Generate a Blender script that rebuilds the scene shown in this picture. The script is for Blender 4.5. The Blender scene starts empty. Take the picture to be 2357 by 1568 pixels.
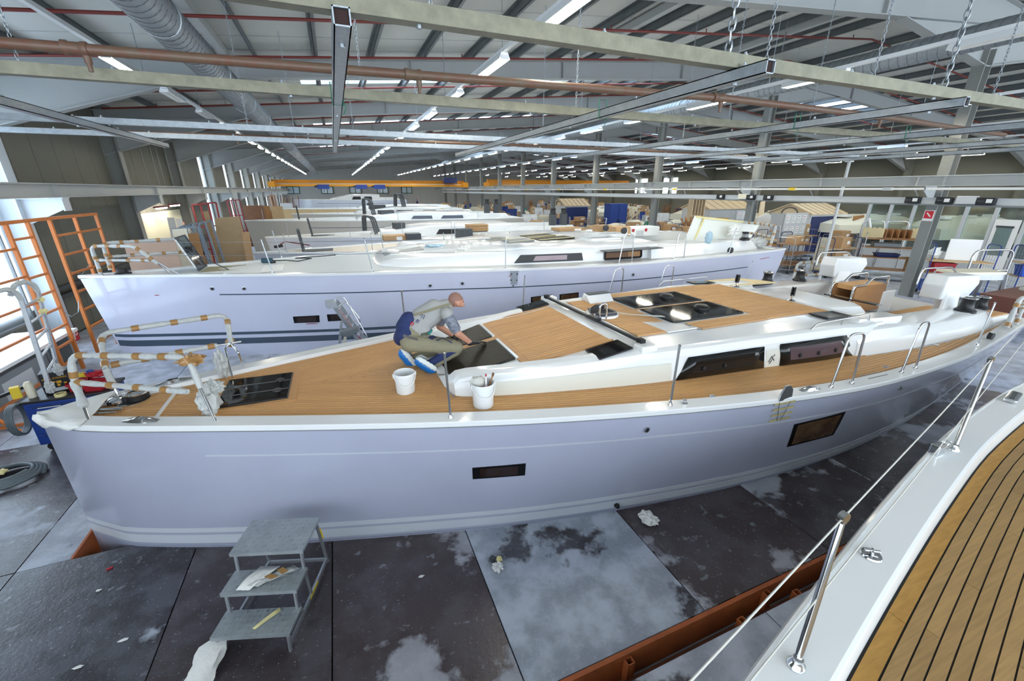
import bpy, bmesh, math, random
from mathutils import Vector, Matrix
random.seed(11)
sc = bpy.context.scene
COL = sc.collection
PI = math.pi
# ------------------------------------------------------------------ camera
H = 3.6
F_PX, CX, CY = 950.0, 1178.5, 784.0
PITCH, YAW = math.radians(20.05), math.radians(22.2)
cam_d = bpy.data.cameras.new('camera'); cam_d.sensor_width = 36.0
cam_d.lens = F_PX / 2357 * 36; cam_d.clip_start = 0.05; cam_d.clip_end = 400
cam = bpy.data.objects.new('camera', cam_d); COL.objects.link(cam)
cam.location = (0, 0, H); cam.rotation_euler = (PI / 2 - PITCH, 0, -YAW)
sc.camera = cam
# ------------------------------------------------------------------ world, exposure
w = bpy.data.worlds.new('world'); sc.world = w; w.use_nodes = True
bg = w.node_tree.nodes['Background']
bg.inputs['Color'].default_value = (0.80, 0.90, 1.0, 1); bg.inputs['Strength'].default_value = 1.35
sc.view_settings.view_transform = 'Standard'; sc.view_settings.look = 'None'
sc.view_settings.gamma = 1; sc.view_settings.use_curve_mapping = False
sc.view_settings.exposure = 1.8
sc.cycles.adaptive_threshold = 0.02; sc.cycles.max_bounces = 6; sc.cycles.diffuse_bounces = 3; sc.cycles.glossy_bounces = 3; sc.cycles.transmission_bounces = 3; sc.cycles.transparent_max_bounces = 6
LAMP = 23.0          # strength of the fluorescent tubes
# ------------------------------------------------------------------ photo measurements to places
def ray(px, py):
    u = (px - CX) / F_PX; v = (py - CY) / F_PX
    fw = math.cos(PITCH) - v * math.sin(PITCH); dn = math.sin(PITCH) + v * math.cos(PITCH)
    return Vector((u * math.cos(YAW) + fw * math.sin(YAW), fw * math.cos(YAW) - u * math.sin(YAW), -dn))
O = Vector((0, 0, H))
def PZ(px, py, z=0.0):
    r = ray(px, py); return O + r * ((z - H) / r.z)
def PY(px, py, Y):
    r = ray(px, py); return O + r * (Y / r.y)
def PX(px, py, X):
    r = ray(px, py); return O + r * (X / r.x)
def POP(px, py, f, z=1.4):
    for _ in range(14):
        p = PZ(px, py, z); z = f(p.x)
    return p
def proj(P):
    R = P[0] * math.cos(YAW) - P[1] * math.sin(YAW); F = P[0] * math.sin(YAW) + P[1] * math.cos(YAW); Z = P[2] - H
    d = F * math.cos(PITCH) - Z * math.sin(PITCH); dn = -(F * math.sin(PITCH) + Z * math.cos(PITCH))
    return CX + F_PX * R / d, CY + F_PX * dn / d
def lerp(a, b, t): return a + (b - a) * t
def interp(x, xs, ys):
    if x <= xs[0]: return ys[0]
    for i in range(1, len(xs)):
        if x <= xs[i]:
            return lerp(ys[i-1], ys[i], (x - xs[i-1]) / (xs[i] - xs[i-1]))
    return ys[-1]
def sinterp(x, xs, ys):     # smooth (monotone-ish cubic) interpolation
    n = len(xs)
    if x <= xs[0]: return ys[0]
    if x >= xs[-1]: return ys[-1]
    i = 1
    while x > xs[i]: i += 1
    def m(k):
        if k == 0: return (ys[1] - ys[0]) / (xs[1] - xs[0])
        if k == n - 1: return (ys[-1] - ys[-2]) / (xs[-1] - xs[-2])
        return (ys[k+1] - ys[k-1]) / (xs[k+1] - xs[k-1])
    h = xs[i] - xs[i-1]; t = (x - xs[i-1]) / h
    return ((2*t**3 - 3*t*t + 1) * ys[i-1] + (t**3 - 2*t*t + t) * h * m(i-1) + (-2*t**3 + 3*t*t) * ys[i] + (t**3 - t*t) * h * m(i))
# ------------------------------------------------------------------ materials
MATS = {}
def S(c):  # sRGB 0-255 to linear
    return tuple(((x/255)/12.92 if x/255 <= .04045 else ((x/255+.055)/1.055)**2.4) for x in c) + (1,)
def mat(name, col, rough=.5, metal=0, var=0, scale=6, col2=None, bump=0, bscale=60, coat=0, emit=None, es=0, alpha=1, trans=0, pos=False, spec=.5, stretch=None):
    if name in MATS: return MATS[name]
    m = bpy.data.materials.new(name); m.use_nodes = True; MATS[name] = m
    nt = m.node_tree; b = nt.nodes['Principled BSDF']
    c = S(col); b.inputs['Base Color'].default_value = c
    b.inputs['Roughness'].default_value = rough; b.inputs['Metallic'].default_value = metal
    b.inputs['Specular IOR Level'].default_value = spec
    if coat: b.inputs['Coat Weight'].default_value = coat; b.inputs['Coat Roughness'].default_value = .06
    if trans: b.inputs['Transmission Weight'].default_value = trans
    if alpha < 1: b.inputs['Alpha'].default_value = alpha
    if emit: b.inputs['Emission Color'].default_value = S(emit); b.inputs['Emission Strength'].default_value = es
    if var or bump:
        if pos:
            tc = nt.nodes.new('ShaderNodeNewGeometry'); out = tc.outputs['Position']
        else:
            tc = nt.nodes.new('ShaderNodeTexCoord'); out = tc.outputs['Object']
        if stretch:
            mp = nt.nodes.new('ShaderNodeMapping'); mp.inputs['Scale'].default_value = stretch
            nt.links.new(out, mp.inputs['Vector']); out = mp.outputs['Vector']
    if var:
        n = nt.nodes.new('ShaderNodeTexNoise'); n.inputs['Scale'].default_value = scale
        n.inputs['Detail'].default_value = 6; n.inputs['Roughness'].default_value = .62
        nt.links.new(out, n.inputs['Vector'])
        r = nt.nodes.new('ShaderNodeValToRGB')
        c2 = S(col2) if col2 else tuple(x * (1 - var) for x in c[:3]) + (1,)
        r.color_ramp.elements[0].position = .32; r.color_ramp.elements[1].position = .68
        r.color_ramp.elements[0].color = c2; r.color_ramp.elements[1].color = c
        nt.links.new(n.outputs['Fac'], r.inputs['Fac']); nt.links.new(r.outputs['Color'], b.inputs['Base Color'])
    if bump:
        n2 = nt.nodes.new('ShaderNodeTexNoise'); n2.inputs['Scale'].default_value = bscale; n2.inputs['Detail'].default_value = 4
        nt.links.new(out, n2.inputs['Vector'])
        bp = nt.nodes.new('ShaderNodeBump'); bp.inputs['Strength'].default_value = bump; bp.inputs['Distance'].default_value = .02
        nt.links.new(n2.outputs['Fac'], bp.inputs['Height']); nt.links.new(bp.outputs['Normal'], b.inputs['Normal'])
    return m
def rnd_tint(m, lo=.82, hi=1.1):
    """vary a material from object to object with the object's own random number"""
    nt = m.node_tree; b = nt.nodes['Principled BSDF']
    oi = nt.nodes.new('ShaderNodeObjectInfo'); mr = nt.nodes.new('ShaderNodeMapRange')
    mr.inputs['To Min'].default_value = lo; mr.inputs['To Max'].default_value = hi
    nt.links.new(oi.outputs['Random'], mr.inputs['Value'])
    mx = nt.nodes.new('ShaderNodeVectorMath'); mx.operation = 'SCALE'
    lk = b.inputs['Base Color'].links
    if lk: nt.links.new(lk[0].from_socket, mx.inputs[0])
    else: mx.inputs[0].default_value = b.inputs['Base Color'].default_value[:3]
    nt.links.new(mr.outputs['Result'], mx.inputs['Scale']); nt.links.new(mx.outputs['Vector'], b.inputs['Base Color'])
    return m
mat('gelcoat', (236, 238, 238), .2, coat=.4)
mat('gelcoat_matt', (214, 217, 216), .5)
mat('cabin_side', (222, 220, 208), .25, coat=.3)
mat('hull_lilac', (176, 180, 200), .16, coat=.6, var=.06, scale=1.2, pos=True)
mat('hull_pale', (208, 211, 230), .16, coat=.6, var=.04, scale=1.0, pos=True)
mat('hull_grey', (196, 194, 188), .3, coat=.3)
mat('hull_white', (208, 214, 226), .25, coat=.4)
mat('hull_wood', (214, 186, 138), .5, var=.1, scale=3)
mat('stripe_light', (202, 208, 216), .25)
mat('stripe_mid', (158, 164, 184), .25)
mat('stripe_dark', (70, 84, 100), .25)
mat('stripe_grey', (190, 196, 206), .25)
rnd_tint(mat('teak', (210, 160, 102), .55, var=.16, scale=3.2, pos=True, stretch=(.8, 14, 4), bump=.05, bscale=30), .93, 1.05)
rnd_tint(mat('teak_old', (172, 136, 84), .6, var=.26, scale=3.5, pos=True, stretch=(1.2, 22, 4), bump=.12, bscale=40), .84, 1.1)
mat('teak_margin', (200, 150, 96), .55, var=.14, scale=3, pos=True, stretch=(1, 10, 4))
mat('margin_old', (178, 132, 62), .6, var=.25, scale=4, pos=True, stretch=(2, 12, 4))
mat('caulk_grey', (196, 194, 190), .7)
mat('caulk_black', (34, 34, 34), .6)
mat('black_glass', (14, 15, 16), .05, spec=.5)
mat('dusty_glass', (22, 20, 18), .34, var=.5, scale=60, col2=(58, 52, 38), spec=.05)
mat('tinted_glass', (60, 40, 36), .06, coat=1)
mat('black_frame', (22, 23, 26), .35)
mat('black_plastic', (26, 27, 30), .4)
mat('rubber', (24, 24, 25), .7)
mat('chrome', (214, 216, 218), .1, metal=1)
mat('steel', (176, 180, 184), .28, metal=1)
mat('alu', (190, 194, 198), .4, metal=.75, var=.15, scale=20)
mat('checker_plate', (176, 184, 188), .4, metal=.35, var=.25, scale=9)
mat('galv', (170, 178, 184), .42, metal=.75, var=.22, scale=14, bump=.1)
mat('galv_warm', (136, 134, 116), .46, metal=.6, var=.3, scale=9)
mat('painted_grey', (176, 180, 180), .5, var=.06, scale=2)
mat('column_grey', (140, 142, 138), .55, var=.08, scale=2)
mat('column_white', (206, 216, 224), .5)
mat('rafter_grey', (164, 168, 168), .55, var=.06, scale=1.5)
mat('purlin', (118, 124, 128), .45, metal=.6, var=.2, scale=5)
mat('purlin_light', (176, 180, 180), .5)
mat('roof_panel', (202, 204, 200), .6, var=.05, scale=1)
mat('wall_panel', (112, 112, 102), .6, var=.07, scale=.7, pos=True)
mat('wall_far', (186, 188, 186), .65, var=.05, scale=.4)
mat('wall_cream', (124, 124, 112), .6, var=.08, scale=.5)
mat('room_cream', (228, 226, 200), .6)
mat('pipe_brown', (112, 74, 60), .42, var=.25, scale=8, col2=(106, 92, 74))
mat('pipe_red', (122, 46, 40), .45)
mat('red', (178, 32, 44), .45)
mat('red_dark', (122, 26, 38), .5)
mat('sign_red', (206, 40, 52), .5)
mat('white', (236, 236, 234), .5)
mat('white_plastic', (232, 234, 234), .4)
mat('paper', (238, 238, 234), .8, bump=.4, bscale=25)
mat('bubble_wrap', (208, 211, 209), .3, var=.12, scale=30, bump=.5, bscale=90, alpha=.93)
mat('brown_tape', (170, 128, 78), .25, var=.15, scale=20)
mat('yellow_tape', (228, 216, 150), .5)
mat('masking', (232, 220, 160), .6)
mat('orange_paint', (204, 118, 52), .45, var=.12, scale=6)
mat('crane_yellow', (222, 148, 14), .5)
mat('blue', (28, 62, 140), .4)
mat('blue_dark', (28, 44, 96), .45)
mat('blue_bright', (24, 78, 180), .35)
mat('blue_cover', (30, 120, 200), .3)
mat('blue_cloth', (170, 198, 214), .7)
mat('green', (38, 120, 92), .6)
mat('teal', (40, 150, 150), .5)
mat('dark_green', (40, 84, 60), .6)
rnd_tint(mat('cardboard', (186, 150, 108), .75, var=.08, scale=4), .85, 1.12)
rnd_tint(mat('plywood', (196, 166, 124), .6, var=.14, scale=3, stretch=(1, 6, 1)), .8, 1.12)
mat('wood_dark', (122, 84, 58), .55, var=.2, scale=4)
mat('wood_brown', (168, 122, 76), .5, var=.15, scale=4, stretch=(1, 8, 1))
mat('wood_light', (222, 202, 168), .6, var=.1, scale=4)
mat('mdf', (188, 160, 140), .7, var=.06, scale=2)
mat('grey_plastic', (120, 126, 130), .5)
mat('grey_hose', (96, 106, 112), .4)
mat('dark_grey', (70, 74, 78), .5)
mat('mid_grey', (130, 134, 136), .5)
mat('light_grey', (196, 200, 202), .5)
mat('cream', (232, 226, 204), .6)
mat('film', (232, 236, 232), .35, bump=.2, bscale=12)
mat('yellow', (230, 200, 50), .5)
mat('skin', (196, 142, 118), .55)
mat('hair', (112, 84, 72), .8)
mat('stubble', (150, 112, 98), .75)
mat('shirt_grey', (168, 168, 166), .85, var=.06, scale=8, bump=.25, bscale=14)
mat('camo', (150, 154, 162), .85, var=.5, scale=26, col2=(84, 92, 112))
mat('khaki', (142, 136, 112), .85, var=.1, scale=10, bump=.3, bscale=16)
mat('navy', (38, 52, 100), .8, var=.2, scale=9, bump=.3, bscale=16)
mat('glove', (26, 28, 32), .5, bump=.3, bscale=50)
mat('shoe', (24, 24, 26), .6)
mat('rust', (186, 100, 52), .6, var=.3, scale=5)
mat('rust_dark', (110, 60, 38), .7, var=.3, scale=5)
mat('ink_red', (200, 50, 80), .5)
mat('ink_yellow', (222, 170, 50), .6)
mat('print_grey', (90, 96, 110), .6)
mat('concrete', (150, 152, 156), .8, var=.12, scale=1.5, pos=True)
mat('lamp_white', (230, 234, 236), .4)
mat('tube', (255, 255, 255), .4, emit=(255, 246, 226), es=LAMP)
mat('tube_dim', (240, 240, 236), .4)
mat('rope', (206, 204, 196), .8)
mat('cable_black', (22, 22, 24), .5)
def glass_mat(name, col, tr):
    m = bpy.data.materials.new(name); m.use_nodes = True; MATS[name] = m
    nt = m.node_tree; nt.nodes.clear()
    o = nt.nodes.new('ShaderNodeOutputMaterial'); mx = nt.nodes.new('ShaderNodeMixShader')
    t = nt.nodes.new('ShaderNodeBsdfTransparent'); t.inputs['Color'].default_value = S(col)
    l = nt.nodes.new('ShaderNodeBsdfTranslucent'); l.inputs['Color'].default_value = S(col)
    mx.inputs[0].default_value = 1 - tr
    nt.links.new(t.outputs[0], mx.inputs[1]); nt.links.new(l.outputs[0], mx.inputs[2]); nt.links.new(mx.outputs[0], o.inputs[0])
glass_mat('window_pane', (244, 250, 255), .8)
glass_mat('skylight', (240, 248, 255), .75)
def clear_mat(name, col, fac=.12):
    m = bpy.data.materials.new(name); m.use_nodes = True; MATS[name] = m
    nt = m.node_tree; nt.nodes.clear()
    o = nt.nodes.new('ShaderNodeOutputMaterial'); mx = nt.nodes.new('ShaderNodeMixShader')
    t = nt.nodes.new('ShaderNodeBsdfTransparent'); t.inputs['Color'].default_value = S(col)
    g = nt.nodes.new('ShaderNodeBsdfGlossy'); g.inputs['Roughness'].default_value = .06
    mx.inputs[0].default_value = fac
    nt.links.new(t.outputs[0], mx.inputs[1]); nt.links.new(g.outputs[0], mx.inputs[2]); nt.links.new(mx.outputs[0], o.inputs[0])
clear_mat('clear_glass', (222, 232, 230)); clear_mat('plexi', (196, 204, 210), .2)
# ------------------------------------------------------------------ mesh builder
OFF = {}
class MB:
    def __init__(s): s.v = []; s.f = []; s.m = []; s.mi = 0
    def use(s, i): s.mi = i; return s
    def face(s, *idx): s.f.append(tuple(idx)); s.m.append(s.mi)
    def box(s, c, d, rz=0, M=None):
        n = len(s.v); c = Vector(c); R = Matrix.Rotation(rz, 3, 'Z') if M is None else M
        for x in (-.5, .5):
            for y in (-.5, .5):
                for z in (-.5, .5):
                    s.v.append(c + R @ Vector((x*d[0], y*d[1], z*d[2])))
        for q in ((0,1,3,2),(4,6,7,5),(0,4,5,1),(2,3,7,6),(0,2,6,4),(1,5,7,3)): s.face(*[n+k for k in q])
        return s
    def boxz(s, x0, x1, y0, y1, z0, z1):
        return s.box(((x0+x1)/2, (y0+y1)/2, (z0+z1)/2), (abs(x1-x0), abs(y1-y0), abs(z1-z0)))
    def bar(s, p0, p1, w, h, up=(0,0,1)):
        p0, p1 = Vector(p0), Vector(p1); d = (p1-p0); L = d.length
        if L < 1e-6: return s
        d /= L; up = Vector(up)
        if abs(d.dot(up)) > .98: up = Vector((1,0,0))
        sd = d.cross(up).normalized(); u = sd.cross(d)
        M = Matrix((d, sd, u)).transposed()
        return s.box((p0+p1)/2, (L, w, h), M=M)
    def tube(s, pts, r, n=8, closed=False, cap=True):
        pts = [Vector(p) for p in pts]; k = len(pts); rr = r if isinstance(r, (list, tuple)) else [r]*k
        base = len(s.v); ref = None
        for i, p in enumerate(pts):
            a = pts[i-1] if (i or closed) else p; b = pts[(i+1) % k] if (i < k-1 or closed) else p
            t = (b-a)
            t = t.normalized() if t.length > 1e-9 else Vector((0,0,1))
            if ref is None:
                ref = Vector((0,0,1)) if abs(t.z) < .9 else Vector((1,0,0))
                ref = (ref - t*ref.dot(t)).normalized()
            else:
                ref = (ref - t*ref.dot(t))
                ref = ref.normalized() if ref.length > 1e-6 else t.orthogonal().normalized()
            q = t.cross(ref)
            for j in range(n):
                an = 2*PI*j/n
                s.v.append(p + (ref*math.cos(an) + q*math.sin(an))*rr[i])
        for i in range(k if closed else k-1):
            i2 = (i+1) % k
            for j in range(n):
                j2 = (j+1) % n
                s.face(base+i*n+j, base+i*n+j2, base+i2*n+j2, base+i2*n+j)
        if cap and not closed:
            s.face(*[base+j for j in reversed(range(n))]); s.face(*[base+(k-1)*n+j for j in range(n)])
        return s
    def rings(s, rings, closed=True, cap0=True, cap1=True):
        base = len(s.v); n = len(rings[0])
        for r in rings: s.v += [Vector(p) for p in r]
        for i in range(len(rings)-1):
            for j in range(n if closed else n-1):
                j2 = (j+1) % n
                s.face(base+i*n+j, base+i*n+j2, base+(i+1)*n+j2, base+(i+1)*n+j)
        if closed and cap0: s.face(*[base+j for j in reversed(range(n))])
        if closed and cap1: s.face(*[base+(len(rings)-1)*n+j for j in range(n)])
        return s
    def lathe(s, prof, c=(0,0,0), n=16, axis='z', M=None, cap0=True, cap1=True):
        rs = []
        for r, z in prof:
            ring = []
            for j in range(n):
                a = 2*PI*j/n; p = Vector((r*math.cos(a), r*math.sin(a), z))
                if M is not None: p = M @ p
                elif axis == 'x': p = Vector((p.z, p.x, p.y))
                elif axis == 'y': p = Vector((p.y, p.z, p.x))
                ring.append(p + Vector(c))
            rs.append(ring)
        return s.rings(rs, True, cap0, cap1)
    def prism(s, poly, ext):
        """poly: list of 3D points, extruded by the vector ext"""
        e = Vector(ext); a = [Vector(p) for p in poly]
        n = len(s.v); k = len(a); s.v += a + [p+e for p in a]
        s.face(*[n+j for j in reversed(range(k))]); s.face(*[n+k+j for j in range(k)])
        for j in range(k):
            j2 = (j+1) % k; s.face(n+j, n+j2, n+k+j2, n+k+j)
        return s
    def quad(s, a, b, c, d):
        n = len(s.v); s.v += [Vector(p) for p in (a,b,c,d)]; s.face(n, n+1, n+2, n+3); return s
    def sheet(s, grid):
        base = len(s.v); m = len(grid[0])
        for r in grid: s.v += [Vector(p) for p in r]
        for i in range(len(grid)-1):
            for j in range(m-1):
                s.face(base+i*m+j, base+i*m+j+1, base+(i+1)*m+j+1, base+(i+1)*m+j)
        return s
    def sphere(s, c, r, n=12, m=8, sc_=(1,1,1)):
        prof = []
        rs = []
        for i in range(m+1):
            a = -PI/2 + PI*i/m; rr = max(math.cos(a), 1e-3)
            rs.append([Vector(c) + Vector((r*sc_[0]*rr*math.cos(2*PI*j/n), r*sc_[1]*rr*math.sin(2*PI*j/n), r*sc_[2]*math.sin(a))) for j in range(n)])
        return s.rings(rs)
    def build(s, name, mats, parent=None, smooth=0, bevel=0, solid=0, sub=0):
        if isinstance(mats, bpy.types.Material): mats = mats.name
        if isinstance(mats, str): mats = [mats]
        if parent is not None: off = OFF[parent.name]
        else:
            xs = [p.x for p in s.v]; ys = [p.y for p in s.v]; zs = [p.z for p in s.v]
            off = Vector(((min(xs)+max(xs))/2, (min(ys)+max(ys))/2, min(zs)))
        me = bpy.data.meshes.new(name)
        me.from_pydata([tuple(p-off) for p in s.v], [], s.f)
        for m in mats: me.materials.append(MATS[m])
        if len(mats) > 1: me.polygons.foreach_set('material_index', s.m)
        bm = bmesh.new(); bm.from_mesh(me)
        bmesh.ops.recalc_face_normals(bm, faces=bm.faces); bm.to_mesh(me); bm.free()
        if smooth:
            me.polygons.foreach_set('use_smooth', [True]*len(me.polygons)); me.set_sharp_from_angle(angle=math.radians(smooth))
        o = bpy.data.objects.new(name, me); COL.objects.link(o)
        if parent is not None: o.parent = parent
        else: o.location = off
        OFF[o.name] = off.copy()
        if bevel:
            b = o.modifiers.new('bevel', 'BEVEL'); b.width = bevel; b.segments = 2; b.limit_method = 'ANGLE'; b.angle_limit = .7
        if solid:
            b = o.modifiers.new('solid', 'SOLIDIFY'); b.thickness = solid; b.offset = -1
        if sub:
            b = o.modifiers.new('sub', 'SUBSURF'); b.levels = sub; b.render_levels = sub
        return o
def tag(o, label=None, cat=None, group=None, kind=None):
    if label: o['label'] = label
    if cat: o['category'] = cat
    if group: o['group'] = group
    if kind: o['kind'] = kind
    return o
def thing(name, label, cat, loc, group=None, rz=0, kind=None):
    o = bpy.data.objects.new(name, None); COL.objects.link(o); o.location = loc; o.rotation_euler = (0, 0, rz)
    o.empty_display_size = .2
    OFF[o.name] = Vector(loc)
    return tag(o, label, cat, group, kind)
def dup(root, loc=None, rz=None, label=None, scale=None):
    r = root.copy(); COL.objects.link(r)
    if loc is not None: r.location = loc
    if rz is not None: r.rotation_euler = (0, 0, rz)
    if scale is not None: r.scale = scale
    if label: r['label'] = label
    OFF[r.name] = Vector(r.location)
    for ch in root.children:
        c = ch.copy(); COL.objects.link(c); c.parent = r
        for g in ch.children:
            d = g.copy(); COL.objects.link(d); d.parent = c
    return r
def text_part(name, txt, size, M, material, parent, ext=.002):
    """flat lettering turned into a mesh; M places it in the world"""
    cu = bpy.data.curves.new(name, 'FONT'); cu.body = txt; cu.size = size; cu.extrude = ext; cu.align_x = 'CENTER'; cu.align_y = 'CENTER'; cu.resolution_u = 2
    t = bpy.data.objects.new(name, cu); COL.objects.link(t)
    me = bpy.data.meshes.new_from_object(t.evaluated_get(bpy.context.evaluated_depsgraph_get()))
    bpy.data.objects.remove(t); bpy.data.curves.remove(cu)
    off = OFF[parent.name]; me.transform(Matrix.Translation(-off) @ M); me.materials.clear(); me.materials.append(MATS[material])
    o = bpy.data.objects.new(name, me); COL.objects.link(o); o.parent = parent; OFF[o.name] = off.copy()
    return o
def frame_M(origin, xdir, ydir):
    x = Vector(xdir).normalized(); y = Vector(ydir); y = (y - x*y.dot(x)).normalized(); z = x.cross(y)
    M = Matrix((x, y, z)).transposed().to_4x4(); M.translation = Vector(origin); return M
ORD = ['first','second','third','fourth','fifth','sixth','seventh','eighth','ninth','tenth','eleventh','twelfth','thirteenth','fourteenth','fifteenth','sixteenth','seventeenth','eighteenth','nineteenth','twentieth','twenty-first','twenty-second','twenty-third','twenty-fourth','twenty-fifth','twenty-sixth','twenty-seventh','twenty-eighth','twenty-ninth','thirtieth']
# ================================================================== the hall
FR = [7.05 + 6*k for k in range(11)]           # portal frames along the hall
XL, XC, XR, YF = -6.85, 16.2, 39.0, 72.0
def zt(x): return 6.66 + .09*x if x <= XC else 6.66 + .09*XC - .09*(x - XC)      # top of the rafters
def zb(x): return 6.38 + .08*(x-1.82) if x <= XC else 6.38 + .08*(XC-1.82) - .08*(x - XC)
# ---- floor
def floor_material():
    m = bpy.data.materials.new('floor_board'); m.use_nodes = True; MATS['floor_board'] = m
    nt = m.node_tree; b = nt.nodes['Principled BSDF']; N = nt.nodes.new; L = nt.links.new
    g = N('ShaderNodeNewGeometry'); oi = N('ShaderNodeObjectInfo'); sep = N('ShaderNodeSeparateColor'); L(oi.outputs['Color'], sep.inputs[0])
    sc1 = N('ShaderNodeVectorMath'); sc1.operation = 'SCALE'; sc1.inputs[0].default_value = (37.0, 91.0, 13.0); L(sep.outputs[2], sc1.inputs['Scale'])
    ad = N('ShaderNodeVectorMath'); ad.operation = 'ADD'; L(g.outputs['Position'], ad.inputs[0]); L(sc1.outputs[0], ad.inputs[1])
    def noise(scale, det, vec=ad.outputs[0]):
        n = N('ShaderNodeTexNoise'); n.inputs['Scale'].default_value = scale; n.inputs['Detail'].default_value = det
        n.inputs['Roughness'].default_value = .6; L(vec, n.inputs['Vector']); return n.outputs['Fac']
    def math_(op, a, c):
        n = N('ShaderNodeMath'); n.operation = op
        for k, q in enumerate((a, c)):
            if isinstance(q, (int, float)): n.inputs[k].default_value = q
            else: L(q, n.inputs[k])
        return n.outputs[0]
    def ramp(fac, p0, p1):
        n = N('ShaderNodeMapRange'); n.interpolation_type = 'SMOOTHSTEP'; n.inputs['From Min'].default_value = p0; n.inputs['From Max'].default_value = p1
        L(fac, n.inputs['Value']); return n.outputs['Result']
    def mix(fac, a, c):
        n = N('ShaderNodeMix'); n.data_type = 'RGBA'
        if isinstance(fac, (int, float)): n.inputs[0].default_value = fac
        else: L(fac, n.inputs[0])
        for k, q in ((6, a), (7, c)):
            if isinstance(q, tuple): n.inputs[k].default_value = q
            else: L(q, n.inputs[k])
        return n.outputs[2]
    base = mix(ramp(noise(3.2, 8), .35, .65), S((150, 157, 170)), S((192, 200, 214)))
    base = mix(sep.outputs[1], base, S((168, 162, 166)))
    fine = ramp(noise(38, 3), .55, .75)
    base = mix(math_('MULTIPLY', fine, .35), base, S((206, 214, 224)))
    st = math_('ADD', noise(.85, 9), math_('SUBTRACT', sep.outputs[0], .5))
    stain = ramp(st, .49, .535)
    dark = mix(ramp(noise(2.2, 6), .4, .62), S((58, 54, 58)), S((88, 88, 96)))
    dark = mix(sep.outputs[1], dark, S((84, 70, 70)))
    c = mix(stain, base, dark)
    sp = ramp(noise(55, 2), .69, .73)
    c = mix(math_('MULTIPLY', sp, .7), c, S((196, 200, 206)))
    sc_ = ramp(noise(7, 9), .62, .70)
    c = mix(math_('MULTIPLY', sc_, .35), c, S((176, 182, 192)))
    L(c, b.inputs['Base Color'])
    rr = N('ShaderNodeMapRange'); L(stain, rr.inputs['Value']); rr.inputs['To Min'].default_value = .6; rr.inputs['To Max'].default_value = .26
    L(rr.outputs['Result'], b.inputs['Roughness'])
    bp = N('ShaderNodeBump'); bp.inputs['Strength'].default_value = .25; bp.inputs['Distance'].default_value = .01
    L(noise(30, 5), bp.inputs['Height']); L(bp.outputs['Normal'], b.inputs['Normal'])
floor_material()
fl = MB()
fl.boxz(XL-.3, XR+.3, -9, YF+.3, -.40, -.30)
floor = tag(fl.build('floor', 'concrete'), 'grey workshop floor of boards on a sunken slab', None, kind='structure')
def fpanel(x0, x1, y0, y1, bias, tint=.3, seed=None, z=0.0):
    g = .006
    o = MB().boxz(x0+g, x1-g, y0+g, y1-g, -.06, z).build('floor_board', 'floor_board', floor)
    o.color = (bias, tint, random.random() if seed is None else seed, 1)
XS = [-6.8, -5.1, -3.44, -1.85, -.5, .885, 2.64, 4.4, 6.1, 7.9, 9.7, 11.5]
B1 = [.50, .62, .70, .72, .56, .44, .60, .55, .6, .5, .5]
T1 = [.2, .1, .0, .35, .55, .0, .55, .4, .3, .3, .3]
SD = [.11, .23, .37, .41, .53, .62, .71, .77, .83, .88, .93]
for i in range(len(XS)-1):
    fpanel(XS[i], XS[i+1], 1.82, 4.73, B1[i], T1[i], SD[i])
    if i != 2: fpanel(XS[i], XS[i+1], 4.73, 7.6, (.52, .6)[i] if i < 2 else .4, .1, SD[i]+.3)
    else: fpanel(XS[i], -3.0, 4.73, 7.6, .5, .1, SD[i]+.3); fpanel(-3.0, XS[i+1], 5.6, 7.6, .4, .1, SD[i]+.3)
    fpanel(XS[i], XS[i+1], 7.6, 10.55, .28, .1, SD[i]+.5)
    if i >= 3: fpanel(XS[i]+.5, XS[i+1]+.5, -1.2, 1.61, .42, .2, SD[i]+.7)
fpanel(-6.8, -1.35, -1.2, 1.61, .6, .1, .31)
fpanel(-6.8, 11.5, 10.55, 13.4, .28, .1, .9); fpanel(11.5, 17.0, -1.2, 6.0, .3, .1, .2); fpanel(11.5, 17.0, 6.0, 13.4, .3, .1, .4)
fpanel(17.0, XR, -1.2, 13.4, .26, .05, .5); fpanel(-6.8, 8, 13.4, YF, .25, .1, .6); fpanel(8, 24, 13.4, YF, .25, .1, .7); fpanel(24, XR, 13.4, YF, .25, .1, .8)
# rust coloured steel channel in the floor gap, with square tube stubs
ch = thing('steel_channel', 'long rust brown steel channel in the gap of the floor boards', 'channel', (4, 1.75, -.3))
MB().boxz(-1.2, 10, 1.775, 1.812, -.29, .012).build('channel_web', 'rust', ch)
MB().boxz(-1.2, 10, 1.62, 1.72, -.29, -.20).build('channel_flange', 'rust_dark', ch)
for k, x in enumerate((1.75, 2.9, 3.35, 3.62, 5.2)):
    m = MB(); yy = 1.742 if k % 2 == 0 else 1.64
    for a, b_ in (((-.03, 0), (.008, .06)), ((.03, 0), (.008, .06)), ((0, -.026), (.06, .008)), ((0, .026), (.06, .008))):
        m.boxz(x+a[0]-b_[0]/2, x+a[0]+b_[0]/2, yy+a[1]-b_[1]/2, yy+a[1]+b_[1]/2, -.28, -.02)
    m.build('tube_stub', 'rust', ch)
pt = thing('pit_frame', 'rust coloured steel pit frame round the stem of the nearest bow', 'frame', (-2.6, 5.1, -.3))
MB().boxz(-3.02, -2.995, 4.74, 5.6, -.29, .004).build('pit_side', 'rust', pt); MB().boxz(-3.05, -2.6, 5.57, 5.6, -.29, 0).build('pit_side', 'rust', pt)
MB().boxz(-3.05, -1.86, 4.72, 4.735, -.29, -.01).build('pit_side', 'rust_dark', pt)
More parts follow.
